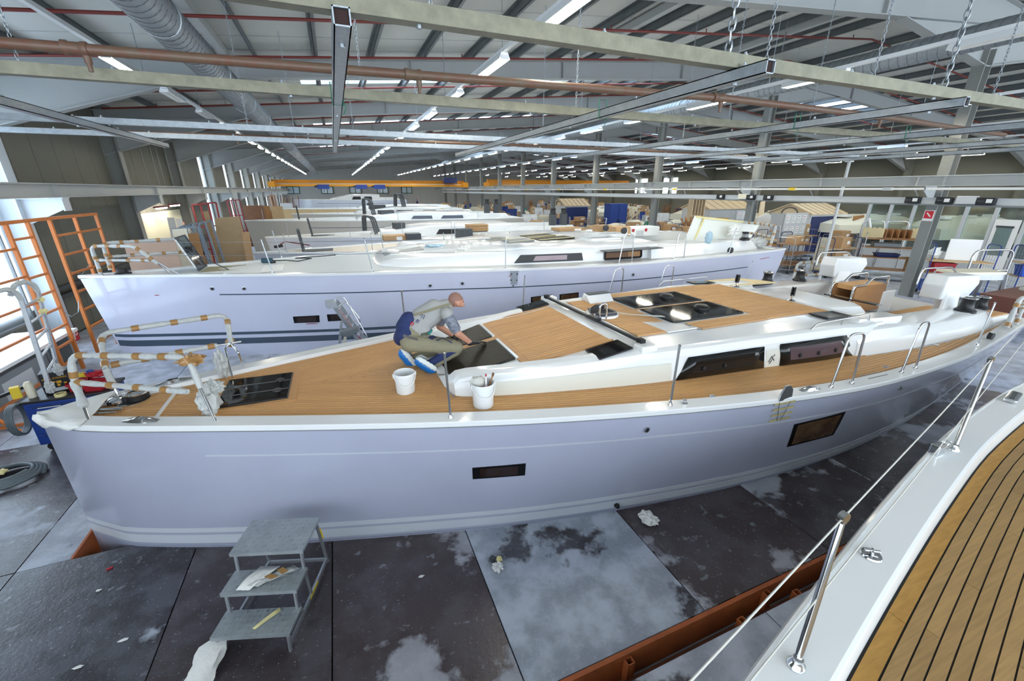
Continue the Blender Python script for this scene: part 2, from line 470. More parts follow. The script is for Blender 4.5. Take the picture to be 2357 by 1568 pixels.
# ---- left wall
wl = tag(MB().boxz(XL-.25, XL-.12, -1, YF, -.4, .9).boxz(XL-.25, XL-.12, -1, YF, 5.4, 7.2).build('wall_left', 'wall_panel'), 'left wall of the hall with grey metal panels', None, kind='structure')
def wpanel(y0, y1, z0=0, z1=6.2, m='wall_panel'):
    n = max(1, round((y1-y0)/1.0)); s = (y1-y0)/n
    for i in range(n):
        MB().boxz(XL-.12, XL, y0+i*s+.008, y0+(i+1)*s-.008, z0, z1).build('wall_panel', m, wl, bevel=.006)
for k in range(1, 4): wpanel(FR[k]+.05, FR[k+1]-.05 if k < 3 else FR[k+1]-.9)
wpanel(1.0, 7.0, 0, 6.2); wpanel(7.05, 13.05, 5.25, 6.2); wpanel(7.05, 13.05, 0, .7)
for k in range(4, 11):
    y = FR[k]; wpanel(y+2.0, min(y+5.2, YF))
    MB().boxz(XL-.12, XL, y-.9 if k == 4 else y-.8, y+2.0, 5.4, 6.2).build('wall_panel', 'wall_panel', wl)
WN = [0]
def window(y0, y1, z0, z1, nm, nz=1, x=XL-.06, label='tall white window strip in the left wall'):
    WN[0] += 1
    wd = thing('window_%d' % WN[0], label, None, (x, (y0+y1)/2, z0), kind='structure')
    m = MB(); t = .05
    for yy in (y0, y1): m.boxz(x-.05, x+.05, yy-t/2, yy+t/2, z0, z1)
    for zz in (z0, z1): m.boxz(x-.05, x+.05, y0, y1, zz-t/2, zz+t/2)
    for i in range(1, nm): yy = lerp(y0, y1, i/nm); m.boxz(x-.04, x+.04, yy-.025, yy+.025, z0, z1)
    for i in range(1, nz): zz = lerp(z0, z1, i/nz); m.boxz(x-.04, x+.04, y0, y1, zz-.02, zz+.02)
    m.build('window_frame', 'mid_grey', wd)
    for i in range(nm):
        for j in range(nz):
            MB().boxz(x-.01, x+.01, lerp(y0, y1, i/nm)+.02, lerp(y0, y1, (i+1)/nm)-.02, lerp(z0, z1, j/nz)+.02, lerp(z0, z1, (j+1)/nz)-.02).build('pane', 'window_pane', wd)
window(7.2, 12.8, .72, 5.2, 3, 2, label='large bright window wall at the left edge')
window(30.15, 30.95, .8, 5.6, 1, 1, label='first narrow bright window strip beyond the panelled bays')
for k in range(4, 11):
    window(FR[k]+.2, FR[k]+1.95, .5, 5.35, 1, 3, label='tall window strip beside the %s column of the far left wall' % ORD[k-4])
# columns of the left wall
def icol(name, x, y, z1, depth, wid, m, label, tf=.025, along='x'):
    b = MB()
    if along == 'x':
        b.boxz(x-depth/2, x-depth/2+tf, y-wid/2, y+wid/2, 0, z1).boxz(x+depth/2-tf, x+depth/2, y-wid/2, y+wid/2, 0, z1).boxz(x-depth/2+tf, x+depth/2-tf, y-.012, y+.012, 0, z1)
    o = b.build(name, m); return tag(o, label, None, kind='structure')
for k, y in enumerate(FR):
    if y < 8: continue
    icol('steel_column', XL+.2, y, zb(XL)-.05, .42, .3, 'column_white' if k == 1 else 'column_grey', 'left wall steel column, %s from the camera' % ORD[k-1])
    # bracket carrying the runway
    b = MB(); b.prism([(XL+.4, y-.012, 3.44), (XL+1.15, y-.012, 3.44), (XL+1.15, y-.012, 3.2), (XL+.4, y-.012, 2.85)], (0, .024, 0))
    b.boxz(XL+.4, XL+1.2, y-.14, y+.14, 3.41, 3.44).boxz(XL+1.15, XL+1.18, y-.14, y+.14, 3.15, 3.41)
    tag(b.build('runway_bracket', 'column_white' if k == 1 else 'painted_grey'), 'runway bracket on the left wall column, %s from the camera' % ORD[k-1], None, kind='structure')
def ibeam_y(name, x, z0, z1, w, y0, y1, m, label, stiff=None):
    b = MB(); b.boxz(x-w/2, x+w/2, y0, y1, z0, z0+.025).boxz(x-w/2, x+w/2, y0, y1, z1-.025, z1).boxz(x-.012, x+.012, y0, y1, z0+.025, z1-.025)
    if stiff:
        for y in stiff: b.boxz(x-w/2+.01, x+w/2-.01, y-.008, y+.008, z0+.025, z1-.025)
    return tag(b.build(name, m), label, None, kind='structure')
ibeam_y('crane_runway', XL+1.02, 3.44, 3.74, .24, 0, YF-.2, 'painted_grey', 'grey crane runway beam along the left wall', [y for y in FR])
# horizontal wall rail low on the left wall
for z in (1.25, 1.05):
    tag(MB().boxz(XL+.06, XL+.18, 13.3, 30, z-.05, z+.05).build('trim_%d' % (1 if z > 1.2 else 2), 'dark_grey'), 'dark horizontal rail along the left wall panels', None, kind='structure')
# ---- far wall
wf = tag(MB().boxz(XL-.3, XR+.3, YF+.05, YF+.25, -.4, 9).build('wall_back', 'wall_far'), 'pale far end wall of the hall', None, kind='structure')
n = 23
for i in range(n):
    x0 = XL + i*1.0
    MB().boxz(x0+.01, x0+.99, YF, YF+.05, 0, 8).build('wall_panel', 'wall_far', wf)
for k, px in enumerate((675, 753, 818, 881, 936)):
    c = PY(px, 437, YF-.03); WN[0] += 1
    wd = thing('window_%d' % WN[0], 'small square window in the far end wall, %s from the left' % ORD[k], None, (c.x, YF-.03, 3.2), kind='structure')
    b = MB()
    for s_ in (-.8, 0, .8): b.boxz(c.x+s_-.05, c.x+s_+.05, YF-.1, YF-.01, 3.1, 4.05)
    for z in (3.1, 4.05): b.boxz(c.x-.85, c.x+.85, YF-.1, YF-.01, z-.05, z+.05)
    b.build('window_frame', 'dark_green', wd)
    for s_ in (-.4, .4): MB().boxz(c.x+s_-.35, c.x+s_+.35, YF-.05, YF-.03, 3.15, 4.0).build('pane', mat('pane_sky', (196, 214, 226), .1), wd)
# ---- right wall of the second bay
wr = tag(MB().boxz(XR, XR+.2, -8, YF, 0, 7).build('wall_right', 'wall_cream'), 'distant right wall with pale columns', None, kind='structure')
for k in range(0, 11):
    y = FR[k]
    b = MB().boxz(XR-.45, XR, y-.15, y+.15, 0, zb(XR)-.4); b.prism([(XR, y-.1, zb(XR)+.2), (XR-1.7, y-.1, zb(XR)+.25), (XR-.4, y-.1, zb(XR)-.9), (XR, y-.1, zb(XR)-.9)], (0, .2, 0))
    tag(b.build('steel_column', 'wall_cream'), 'pale column on the distant right wall, %s from the camera' % ORD[k], None, kind='structure')
tag(MB().boxz(XR-.3, XR-.2, 0, YF, 4.35, 4.5).build('trim_3', 'light_grey'), 'light rail along the distant right wall', None, kind='structure')
for k, px in enumerate((1362, 1478, 1545)):
    c = PX(px, 405, XR-.03); WN[0] += 1
    wd = thing('window_%d' % WN[0], 'bright window in the distant right wall, %s from the left' % ORD[k], None, (XR-.03, c.y, 3.4), kind='structure')
    for j, z in enumerate((4.2, 3.2)):
        MB().boxz(XR-.04, XR-.02, c.y-1.2, c.y+1.2, z, z+.8).build('pane', mat('pane_day', (235, 245, 255), .4, emit=(225, 240, 255), es=1.6), wd)
# ---- roof
ce = MB()
SKY = ((13.9, 16.8), (25.9, 28.8), (37.9, 40.8), (49.9, 52.8))
YS0 = -7.0
def roof_strip(y0, y1, x0, x1, m=None):
    z = .19
    o = MB()
    for a, c in ((x0, x1),):
        o.prism([(a, y0, zt(a)+z), (c, y0, zt(c)+z), (c, y0, zt(c)+z+.1), (a, y0, zt(a)+z+.1)], (0, y1-y0, 0))
    return o
def add_roof(m, y0, y1, a, c):
    z = .19
    m.prism([(a, y0, zt(a)+z), (c, y0, zt(c)+z), (c, y0, zt(c)+z+.1), (a, y0, zt(a)+z+.1)], (0, y1-y0, 0))
yb = YS0
for (s0, s1) in SKY:
    for a, c in ((XL-.4, XC), (XC, XR+.4)): add_roof(ce, yb, s0, a, c)
    for a, c in ((XL-.4, -.5), (13, XC), (XC, 20), (27.5, XR+.4)): add_roof(ce, s0, s1, a, c)
    yb = s1
for a, c in ((XL-.4, XC), (XC, XR+.4)): add_roof(ce, yb, YF+.3, a, c)
ceil_ = tag(ce.build('ceiling', 'roof_panel'), 'pale sandwich panel roof over the hall', None, kind='structure')
for k, (s0, s1) in enumerate(SKY):
    for a, c, nm in ((-.5, 13, 'left'), (20, 27.5, 'right')):
        n = 9 if nm == 'left' else 5
        WN[0] += 1
        wd = thing('window_%d' % WN[0], 'roof light strip over the %s bay, %s from the camera' % (nm, ORD[k]), None, ((a+c)/2, s0, zt(a)), kind='structure')
        for i in range(n):
            xa, xb = lerp(a, c, i/n), lerp(a, c, (i+1)/n)
            m = MB(); m.prism([(xa+.03, s0, zt(xa)+.22), (xb-.03, s0, zt(xb)+.22), (xb-.03, s0, zt(xb)+.26), (xa+.03, s0, zt(xa)+.26)], (0, s1-s0, 0))
            m.build('pane', 'skylight', wd)
# roof panel joints seen as thin ribs
for i in range(22):
    y = 3.0 + i*1.0
    for a, c in ((XL, XC),):
        MB().prism([(a, y, zt(a)+.182), (c, y, zt(c)+.182), (c, y, zt(c)+.192), (a, y, zt(a)+.192)], (0, .03, 0)).build('panel_joint', 'purlin_light', ceil_)
# purlins
xp = -6.6; k = 0
while xp < XR:
    if abs(xp - XC) > .3:
        b = MB(); z = zt(xp)
        b.boxz(xp-.03, xp-.022, -6, YF, z, z+.18).boxz(xp-.03, xp+.04, -6, YF, z, z+.008).boxz(xp-.1, xp-.022, -6, YF, z+.172, z+.18)
        b.build('purlin', 'purlin', ceil_)
    xp += 1.33
for x in (-1.9, 7.35, 12.7):
    MB().boxz(x-.08, x+.08, -6, 13, zt(x)-.02, zt(x)+.14).build('purlin_box', 'purlin_light', ceil_)
# rafters
def rafter(y, k):
    b = MB(); t = .012; fw = .12
    def web(p): b.prism([(x, y-t/2, z) for x, z in p], (0, t, 0))
    def flange(x0, z0, x1, z1, w_=fw): b.bar((x0, y, z0), (x1, y, z1), 2*w_, .022)
    for s_, xa, xe in ((1, XL, XC), (-1, XR, XC)):
        web([(xa, zb(xa)), (xe, zb(xe)), (xe, zt(xe)), (xa, zt(xa))])
        flange(xa, zb(xa)+.01, xe, zb(xe)+.01); flange(xa, zt(xa)-.02, xe, zt(xe)-.02)
        # haunch at the wall
        xh = xa + s_*4.3
        web([(xa, zb(xa)-1.0), (xh, zb(xh)), (xa, zb(xa))]); flange(xa, zb(xa)-1.0, xh, zb(xh))
        # haunch at the middle columns
        xh = xe - s_*3.9
        web([(xe, zb(xe)-.9), (xh, zb(xh)), (xe, zb(xe))]); flange(xe, zb(xe)-.9, xh, zb(xh))
        for q in range(1, 5):
            xs = lerp(xa, xe, q/5); b.boxz(xs-.008, xs+.008, y-fw+.02, y+fw-.02, zb(xs), zt(xs))
    tag(b.build('rafter', 'rafter_grey'), 'haunched grey roof rafter, %s from the camera' % ORD[k], None, kind='structure')
for k, y in enumerate(FR): rafter(y, k)
# middle columns
for k, y in enumerate(FR):
    icol('steel_column', XC, y, zb(XC)-.5, .34, .26, 'column_grey', 'middle row steel column, %s from the camera' % ORD[k])
ibeam_y('crane_runway', XC-.55, 3.70, 3.98, .26, 0, YF-.2, 'painted_grey', 'grey crane runway beam along the middle columns', [y+d for y in FR for d in (-3, -.3, .3)])
for k, y in enumerate(FR):
    b = MB(); b.prism([(XC-.25, y-.012, 3.7), (XC-.8, y-.012, 3.7), (XC-.8, y-.012, 3.55), (XC-.25, y-.012, 3.2)], (0, .024, 0))
    tag(b.build('runway_bracket', 'painted_grey'), 'runway bracket on the middle column, %s from the camera' % ORD[k], None, kind='structure')
# power rail under the runway, with yellow joints and hangers
pr = thing('power_rail', 'white power rail with yellow joint covers below the runway beam', 'rail', (XC-.75, 20, 3.6))
MB().boxz(XC-.80, XC-.72, 0, 66, 3.60, 3.66).build('rail_profile', 'white', pr)
for i in range(20): MB().boxz(XC-.82, XC-.70, 4.9+i*2.95, 5.12+i*2.95, 3.585, 3.675).build('joint_cover', 'yellow' if i % 2 == 0 else 'light_grey', pr)
# cable tray with sockets
ct = thing('cable_tray', 'grey cable tray with black socket boxes hanging along the middle columns', 'tray', (XC-.6, 20, 3.2))
MB().boxz(XC-.72, XC-.70, 0, 66, 3.24, 3.40).boxz(XC-.72, XC-.5, 0, 66, 3.23, 3.25).build('tray_side', 'light_grey', ct)
MB().tube([(XC-.74, 0, 3.21), (XC-.74, 66, 3.21)], .025).build('conduit', 'mid_grey', ct)
for i in range(16):
    y = 4.2 + i*3
    MB().bar((XC-.66, y, 3.4), (XC-.66, y+.15, 3.62), .04, .02).build('hanger', 'galv', ct)
for i, px in enumerate((2275, 2178, 2105, 1770, 1730, 1660)):
    p = PX(px, 458, XC-.74)
    o = MB().boxz(XC-.86, XC-.72, p.y-.17, p.y+.17, 3.24, 3.42).build('socket_box', 'black_plastic', ct, bevel=.01)
    MB().boxz(XC-.875, XC-.86, p.y-.13, p.y-.02, 3.29, 3.38).build('socket_label', 'white', o)
    for q in range(3): MB().lathe([(.02, 0), (.02, .02)], (XC-.88, p.y+.03+.045*q, 3.33), 8, 'x').build('socket', 'dark_grey', o)
for i, px in enumerate((1712, 2230)):
    p = PX(px, 455, XC-.74)
    MB().boxz(XC-.85, XC-.72, p.y-.2, p.y+.2, 3.25, 3.45).build('junction_box', 'cream' if i == 0 else 'light_grey', ct, bevel=.01)
# ================================================================== overhead services
ZL = 5.6
def make_fixture(lit, parts=True, wide=True):
    root = thing('ceiling_light', 'x', 'light', (0, 0, ZL))
    b = MB(); b.prism([(-.055, -.62, ZL+.09), (.055, -.62, ZL+.09), (.1, -.62, ZL-.01), (.09, -.62, ZL-.01), (.045, -.62, ZL+.07), (-.045, -.62, ZL+.07), (-.09, -.62, ZL-.01), (-.1, -.62, ZL-.01)], (0, 1.24, 0))
    b.build('reflector', 'lamp_white', root)
    for x in ((-.04, .04) if parts else (0,)):
        MB().tube([(x, -.58, ZL+.015), (x, .58, ZL+.015)], .02 if parts else .024, 8 if parts else 6).build('tube', 'tube' if lit else 'tube_dim', root)
    if parts:
        for y in (-.61, .61): MB().boxz(-.07, .07, y-.012, y+.012, ZL-.005, ZL+.06).build('end_cap', 'lamp_white', root)
    return root
fa, fb, fc = make_fixture(True), make_fixture(False), make_fixture(True, False)
first = {id(fa): True, id(fb): True, id(fc): True}
ROWS = [(-3.1, 'row above the bows', 4.95), (2.85, 'row above the white boats', 5.25), (9.0, 'row above the sterns', 3.75), (14.85, 'row along the middle columns', 6.7), (21.0, 'first row beyond the middle columns', 5.0), (26.5, 'second row beyond the middle columns', 6.0), (32.0, 'third row beyond the middle columns', 5.5), (36.5, 'last row near the right wall', 7.0)]
for r, (x, nm, y0) in enumerate(ROWS):
    tr = thing('light_trunking', 'white lamp trunking rail of the ' + nm, 'rail', (x, 30, ZL))
    MB().boxz(x-.035, x+.035, 2.0, 69.5, ZL+.09, ZL+.15).build('trunking', 'lamp_white', tr)
    for q in range(18):
        y = 3.5 + q*3.9
        if r < 5 or q > 2: MB().tube([(x, y, ZL+.15), (x, y, zt(x)+.15)], .006, 4).build('suspension_wire', 'galv', tr)
    for k in range(24):
        y = y0 + 2.67*k
        if y > 69: break
        if r == 0 and k < 2: continue
        if r == 0 and k in (3, 4): src = fb
        elif r == 2 and k == 0: src = fb
        else: src = fa if (k < 8 and r < 5) else fc
        if r >= 4 and (k * 7 + r) % 3 == 0: continue
        lab = '%s fluorescent lamp, %s from the camera in the %s' % ('unlit' if src is fb else 'lit', ORD[k], nm)
        if first[id(src)]:
            first[id(src)] = False; src.location = (x, y, ZL); src['label'] = lab; o = src
        else: o = dup(src, (x, y, ZL), label=lab)
        o['group'] = 'lamps of the ' + nm
# ---- round spiral ducts
def duct(x, z, r, y0, y1, label, seams):
    d = thing('air_duct', label, 'duct', (x, (y0+y1)/2, z-r))
    MB().tube([(x, y0, z), (x, y1, z)], r, 24).build('duct_pipe', 'galv', d, smooth=40)
    b = MB()
    y = y0 + .1
    while y < min(seams, y1):
        b.tube([(x + (r+.002)*math.cos(2*PI*j/20), y + .12*j/20, z + (r+.002)*math.sin(2*PI*j/20)) for j in range(20)], .006, 4, closed=False)
        y += .17
    b.build('spiral_seam', 'purlin', d)
    y = y0 + 3.2
    while y < y1:
        MB().lathe([(r+.001, -.05), (r+.014, -.045), (r+.014, .045), (r+.001, .05)], (x, y, z), 24, 'y', cap0=False, cap1=False).build('coupling_band', 'galv', d, smooth=40)
        y += 3.0
duct(-1.8, 5.72, .25, 1.5, 66, 'long round spiral air duct above the bows', 26)
duct(12.0, 6.38, .23, 1.0, 50, 'round spiral air duct above the sterns', 26)
# ---- sprinkler pipes along the rafters
def sprinkler(y, dz, k, nm):
    s = thing('sprinkler_pipe', '%s sprinkler pipe, %s from the camera' % (nm, ORD[k]), 'pipe', (3, y, 6))
    for a, c in ((XL+.4, XC), (XC, XR-.5)):
        MB().tube([(a, y, zt(a)+dz), (c, y, zt(c)+dz)], .028, 8).build('pipe', 'pipe_red', s, smooth=40)
    if k < 5:
        for i in range(8):
            x = -5 + i*2.9
            if abs(x-XC) < .3: continue
            MB().tube([(x, y, zt(x)+dz+.02), (x, y, zt(x)+dz+.09), (x, y, zt(x)+dz+.1)], [.012, .012, .026], 6).build('sprinkler_head', 'pipe_red', s)
for k, y in enumerate(FR): sprinkler(y-.4, -.05, k, 'dark red rafter')
for k, y in enumerate(FR[:7]): sprinkler(y-3.1, -.1, k, 'dark red mid bay')
# ---- galvanised square tube grid
def sqtube(p0, p1, s, m, name, label, opened=False):
    p0, p1 = Vector(p0), Vector(p1); d = (p1-p0).normalized(); sd = d.cross(Vector((0,0,1))).normalized(); u = Vector((0,0,1)); t = .008
    root = thing(name, label, 'beam', (p0+p1)/2 - u*s/2)
    b = MB()
    if opened:
        for o_, w_, h_ in ((u*(s/2-t/2), s, t), (-u*(s/2-t/2), s, t), (sd*(s/2-t/2), t, s), (-sd*(s/2-t/2), t, s)):
            b.bar(p0+o_, p1+o_, w_, h_)
    else: b.bar(p0, p1, s, s)
    b.build('tube_profile', m, root)
    if opened:
        MB().bar(p0+d*.02, p0+d*.03, s-.02, s-.02).build('tube_inside', mat('tube_hole', (44, 20, 16), .8), root)
    n = int((p1-p0).length/1.4)
    for i in range(n):
        c = p0 + d*(.25 + i*1.4)
        MB().lathe([(.018, 0), (.018, .02), (.01, .02), (.01, .035)], c + u*(s/2), 6).build('bolt', 'galv', root)
        if i % 2 == 0: MB().lathe([(.018, 0), (.018, -.02)], c - u*(s/2) + d*.07, 6).build('bolt', 'galv', root)
    return root
for k, (x, y0, y1) in enumerate(((-3.2, 5.2, 11.9), (.17, 2.9, 11.7), (3.27, 2.7, 12.0), (6.5, 2.85, 11.0), (9.6, 2.8, 10.8), (12.6, 2.8, 10.8), (15.0, 3.2, 10.8))):
    sqtube((x, y0, 4.5), (x, y1, 4.5), .095, 'galv', 'steel_tube_beam', 'lower galvanised square tube pointing away, %s from the left' % ORD[k], True)
CY_ = (3.03, 5.55, 9.0, 10.9)
for k, y in enumerate(CY_):
    sqtube((-6.2 if k else -2.5, y, 4.6), (15.4, y, 4.6), .1 if k < 2 else .09, 'galv_warm' if k < 2 else 'galv', 'steel_tube_beam', 'upper galvanised square tube running across, %s from the camera' % ORD[k])
# brown water pipes lying across the grid
for k, (y, z, r) in enumerate(((5.15, 4.75, .045), (11.7, 4.74, .035))):
    s = thing('water_pipe', 'brown painted pipe across the tube grid, %s' % ('nearer and thicker' if k == 0 else 'farther and thinner'), 'pipe', (4, y, z-r))
    MB().tube([(-6.3, y+.5, z), (0, y+.05, z), (5, y-.4, z), (8.5, y-.3, z), (14, y+.15, z)], r, 12).build('pipe', 'pipe_brown', s, smooth=50)
    for x in (-1.9, .95, 4.9, 8.6):
        yy = interp(x, [-6.3, 0, 5, 8.5, 14], [y+.5, y+.05, y-.4, y-.3, y+.15])
        if x > 0 and x < 4: yy = y - .03
        o = MB().lathe([(r+.002, -.09), (r+.014, -.085), (r+.014, -.05), (r+.006, -.04), (r+.006, .04), (r+.014, .05), (r+.014, .085), (r+.002, .09)], (x, yy, z), 12, 'x', cap0=False, cap1=False).build('coupling', 'pipe_brown', s, smooth=40)
        MB().lathe([(.03, 0), (.03, -.1), (.018, -.12), (.018, -.17)], (x+.06, yy, z), 10).build('drain_stub', 'pipe_brown', o, smooth=40)
# chains
def chain(p0, p1, r, wire, label, heavy=True):
    p0, p1 = Vector(p0), Vector(p1); L = (p1-p0).length; b = MB(); ln = r*2.6; n = max(2, int(L/ln)); d = (p1-p0)/L
    a = d.orthogonal().normalized(); c = d.cross(a)
    for i in range(n):
        q = p0 + d*(ln*(i+.5)); s_ = a if i % 2 else c
        pts = []
        for j in range(8):
            an = 2*PI*j/8
            pts.append(q + d*(math.cos(an)*ln*.68) + s_*(math.sin(an)*r*.8))
        b.tube(pts, wire, 4, closed=True)
    return tag(b.build('chain', 'galv', smooth=60), label, 'chain', 'hanging chains')
for k, x in enumerate((3.15, 6.35, 9.3)):
    chain((x, 3.03, 4.66), (x + .05, 3.03, 7.0), .03, .007, 'heavy link chain holding the nearest cross tube, %s from the left' % ORD[k])
    lp = [(x + .09*math.sin(a), 3.03, 4.60 + .11*math.cos(a)) for a in [2*PI*i/10 for i in range(10)]]
thin = [(-2.4, 5.55), (-1.2, 9.0), (.7, 3.03), (.45, 5.55), (.5, 9.0), (3.6, 3.03), (3.2, 5.55), (4.4, 9.0), (5.1, 3.03), (6.0, 5.55), (7.4, 3.03), (7.9, 5.55), (8.3, 9.0), (-.6, 10.9), (11.2, 9.0)]
for k, (x, y) in enumerate(sorted(thin)):
    chain((x, y, 4.65), (x, y, zt(x)), .014, .0035, 'thin galvanised chain from the roof to the tube grid, %s from the left' % ORD[k], False)
# diagonal bracing and green cable ties on the tubes
for k, (x, y) in enumerate(((.17, 5.3), (3.27, 5.0), (6.5, 4.75), (9.6, 4.9))):
    m = MB(); s = .055
    m.tube([(x-s, y, 4.5-s), (x+s, y, 4.5-s), (x+s, y, 4.5+s+.1), (x-s, y, 4.5+s+.1)], .006, 5, closed=True)
    m.tube([(x+s, y, 4.5), (x+s+.02, y+.01, 4.42), (x+s-.01, y+.02, 4.36)], .004, 4)
    tag(m.build('cable_tie', 'green'), 'green tie tying the brown pipe to a tube, %s from the left' % ORD[k], 'tie')
# ---- yellow bridge cranes
def crane(x0, x1, y, z0, z1, label, trolleys):
    c = thing('bridge_crane', label, 'crane', ((x0+x1)/2, y, z0))
    MB().boxz(x0, x1, y-.1, y+.2, z0+.34, z1).boxz(x0, x1, y-.15, y+.3, z0+.32, z0+.34).boxz(x0, x1, y-.35, y+.3, z1, z1+.02).build('girder', 'crane_yellow', c)
    MB().boxz(x0, x1, y-.45, y-.3, z0+.26, z0+.31).build('festoon_rail', 'light_grey', c)
    MB().boxz(x0+.3, x1-.3, y-.5, y-.3, z0+.02, z0+.24).build('lower_girder', 'crane_yellow', c)
    for x in (x0+.1, x1-.1): MB().boxz(x-.3, x+.3, y-1.3, y+1.3, z0-.05, z0+.5).build('end_carriage', 'crane_yellow', c)
    for x in trolleys:
        t = MB().boxz(x-.6, x+.6, y-.6, y+.3, z0-.25, z0+.2).boxz(x-.9, x-.5, y-.5, y+.1, z0-.1, z0+.1).build('hoist', 'blue', c)
        MB().tube([(x, y-.2, z0-.25), (x, y-.2, z0-.6)], .03, 5).build('hook_block', 'dark_grey', t)
crane(-6.0, 15.3, 53.5, 3.95, 4.62, 'yellow bridge crane with blue hoists at the far end of the left bay', (-.9, 3.1, 5.1))
crane(17.2, 37.6, 50, 3.95, 4.75, 'yellow bridge crane beyond the middle columns', (24,))
tag(MB().boxz(12.6, 14.2, 52.5, 53.0, 4.35, 5.0).build('control_cabinet', 'blue_dark', bevel=.03), 'dark blue control cabinet on the yellow crane', 'cabinet')
# ================================================================== yachts
class Hull:
    def __init__(s, x0, x1, yc, zs, hbx, hby, wby, rake=.12, aft=-.1):
        s.x0, s.x1, s.yc, s.zs, s.hbx, s.hby, s.wby, s.rake, s.aft = x0, x1, yc, zs, hbx, hby, wby, rake, aft
    def sheer(s, X): return s.zs(X)
    def xe(s, z, X=None):
        u = 1 - max(0, min(1.2, z/s.zs(s.x0))); return s.x0 + s.rake*u, s.x1 + s.aft*u
    def B(s, X, z):                       # half breadth of the hull at X, z
        a, e = s.xe(z); t = (X-a)/(e-a)
        if t <= 0: return 0.0
        xx = s.x0 + t*(s.x1-s.x0)
        top = sinterp(xx, s.hbx, s.hby); bot = sinterp(xx, s.hbx, s.wby)
        u = max(0, min(1, 1 - z/s.zs(xx)))
        k = u**1.6
        return max(0, lerp(top, bot, k) - (.25*(-z)/.3 if z < 0 else 0)*min(1, top))
    def near(s, X, z, off=0): return Vector((X, s.yc - s.B(X, z) - off, z))
    def far(s, X, z, off=0): return Vector((X, s.yc + s.B(X, z) + off, z))
    def hit(s, px, py):                   # where the near topside is seen at a measured spot
        Y = s.yc - 1.5
        for _ in range(30):
            p = PY(px, py, Y); Y = lerp(Y, s.yc - s.B(p.x, max(0, p.z)), .6)
        return p
    def ts(s, n=34):
        return [(i/n)**1.45 for i in range(n+1)]
    def mesh(s, parent, m, name='hull', zlow=-.28, n=34):
        b = MB(); rows = []
        zl = [1, .93, .85, .7, .55, .4, .25, .12, 0, -.1, -.2]
        for t in s.ts(n):
            xs = s.x0 + t*(s.x1-s.x0); zz = s.zs(xs)
            col = []
            for q in zl:
                z = q*zz if q >= 0 else q*1.4
                a, e = s.xe(z); X = a + t*(e-a); col.append(s.near(X, z))
            low = [Vector((p.x, 2*s.yc - p.y, p.z)) for p in reversed(col)]
            rows.append(col + low)
        b.sheet(rows)
        last = rows[-1]; b.v += last; k = len(b.v)-len(last); b.face(*range(k, k+len(last)))
        return b.build(name, m, parent, smooth=35)
    def band(s, parent, name, m, z0, z1, xa, xb, off=.004, n=64, both=True):
        for side in ((s.near, s.far) if both else (s.near,)):
            b = MB(); g = []
            for i in range(n+1):
                X = lerp(xa, xb, (i/n)**1.7)
                za = z0(X) if callable(z0) else z0; zb_ = z1(X) if callable(z1) else z1
                zz = [lerp(za, zb_, k/2) for k in range(3)]
                g.append([side(X, z, -.003) for z in (za,)] + [side(X, z, off) for z in zz] + [side(X, z, -.003) for z in (zb_,)])
            b.sheet(g); b.build(name, m, parent, smooth=40)
    def patch(s, parent, name, m, corners, off, inset=0, th=.02, n=6):
        """a piece let into the near topside; corners given as (X, z)"""
        cx = sum(c[0] for c in corners)/4; cz = sum(c[1] for c in corners)/4
        cs = [(lerp(x, cx, inset), lerp(z, cz, inset)) for x, z in corners]
        g = []
        for i in range(n+1):
            r = []
            for j in range(3):
                a = (lerp(cs[0][0], cs[1][0], i/n), lerp(cs[0][1], cs[1][1], i/n)); c = (lerp(cs[3][0], cs[2][0], i/n), lerp(cs[3][1], cs[2][1], i/n))
                r.append(s.near(lerp(a[0], c[0], j/2), lerp(a[1], c[1], j/2), off))
            g.append(r)
        b = MB().sheet(g)
        e = Vector((0, th, 0)); g2 = [[p+e for p in r] for r in g]
        b.rings([[g[0][j] for j in range(3)] + [g2[0][j] for j in (2, 1, 0)]] + [[g[i][j] for j in range(3)] + [g2[i][j] for j in (2, 1, 0)] for i in range(1, n+1)])
        return b.build(name, m, parent, smooth=40)
    def gunwale(s, parent, m, w=.2, n=44, h=.05):
        for sg in (-1, 1):
            b = MB(); rs = []
            for t in [(i/n)**1.3 for i in range(n+1)]:
                X = s.x0 - .01 + t*(s.x1-s.x0+.01); z = s.zs(X); bb = s.B(max(X, s.x0+.001), z); i_ = max(bb-w, 0); e = .015
                P = lambda y, zz: Vector((X, s.yc + sg*y, zz))
                rs.append([P(bb+e, z-.05), P(bb+e, z-.008), P(bb+e-.012, z+.004), P(max(i_+.012, .0), z+.004), P(i_, z-.006), P(i_, z-h-.03)])
            b.rings(rs, True); b.build('gunwale', m, parent, smooth=28)
    def deck(s, parent, m, dz, w=.18, camber=0, name='deck', xa=None, xb=None, n=40):
        g = []
        for t in [(i/n)**1.2 for i in range(n+1)]:
            X = lerp(xa if xa is not None else s.x0+.12, xb if xb is not None else s.x1, t); bb = max(s.B(X, s.zs(X))-w, .0)
            g.append([Vector((X, s.yc + q*bb, dz(X) + camber*(1-q*q)*min(1, bb))) for q in (-1, -.6, -.3, 0, .3, .6, 1)])
        return MB().sheet(g).build(name, m, parent, smooth=60)
def tube_part(name, pts, r, m, parent, n=8, smooth=50):
    return MB().tube(pts, r, n).build(name, m, parent, smooth=smooth)
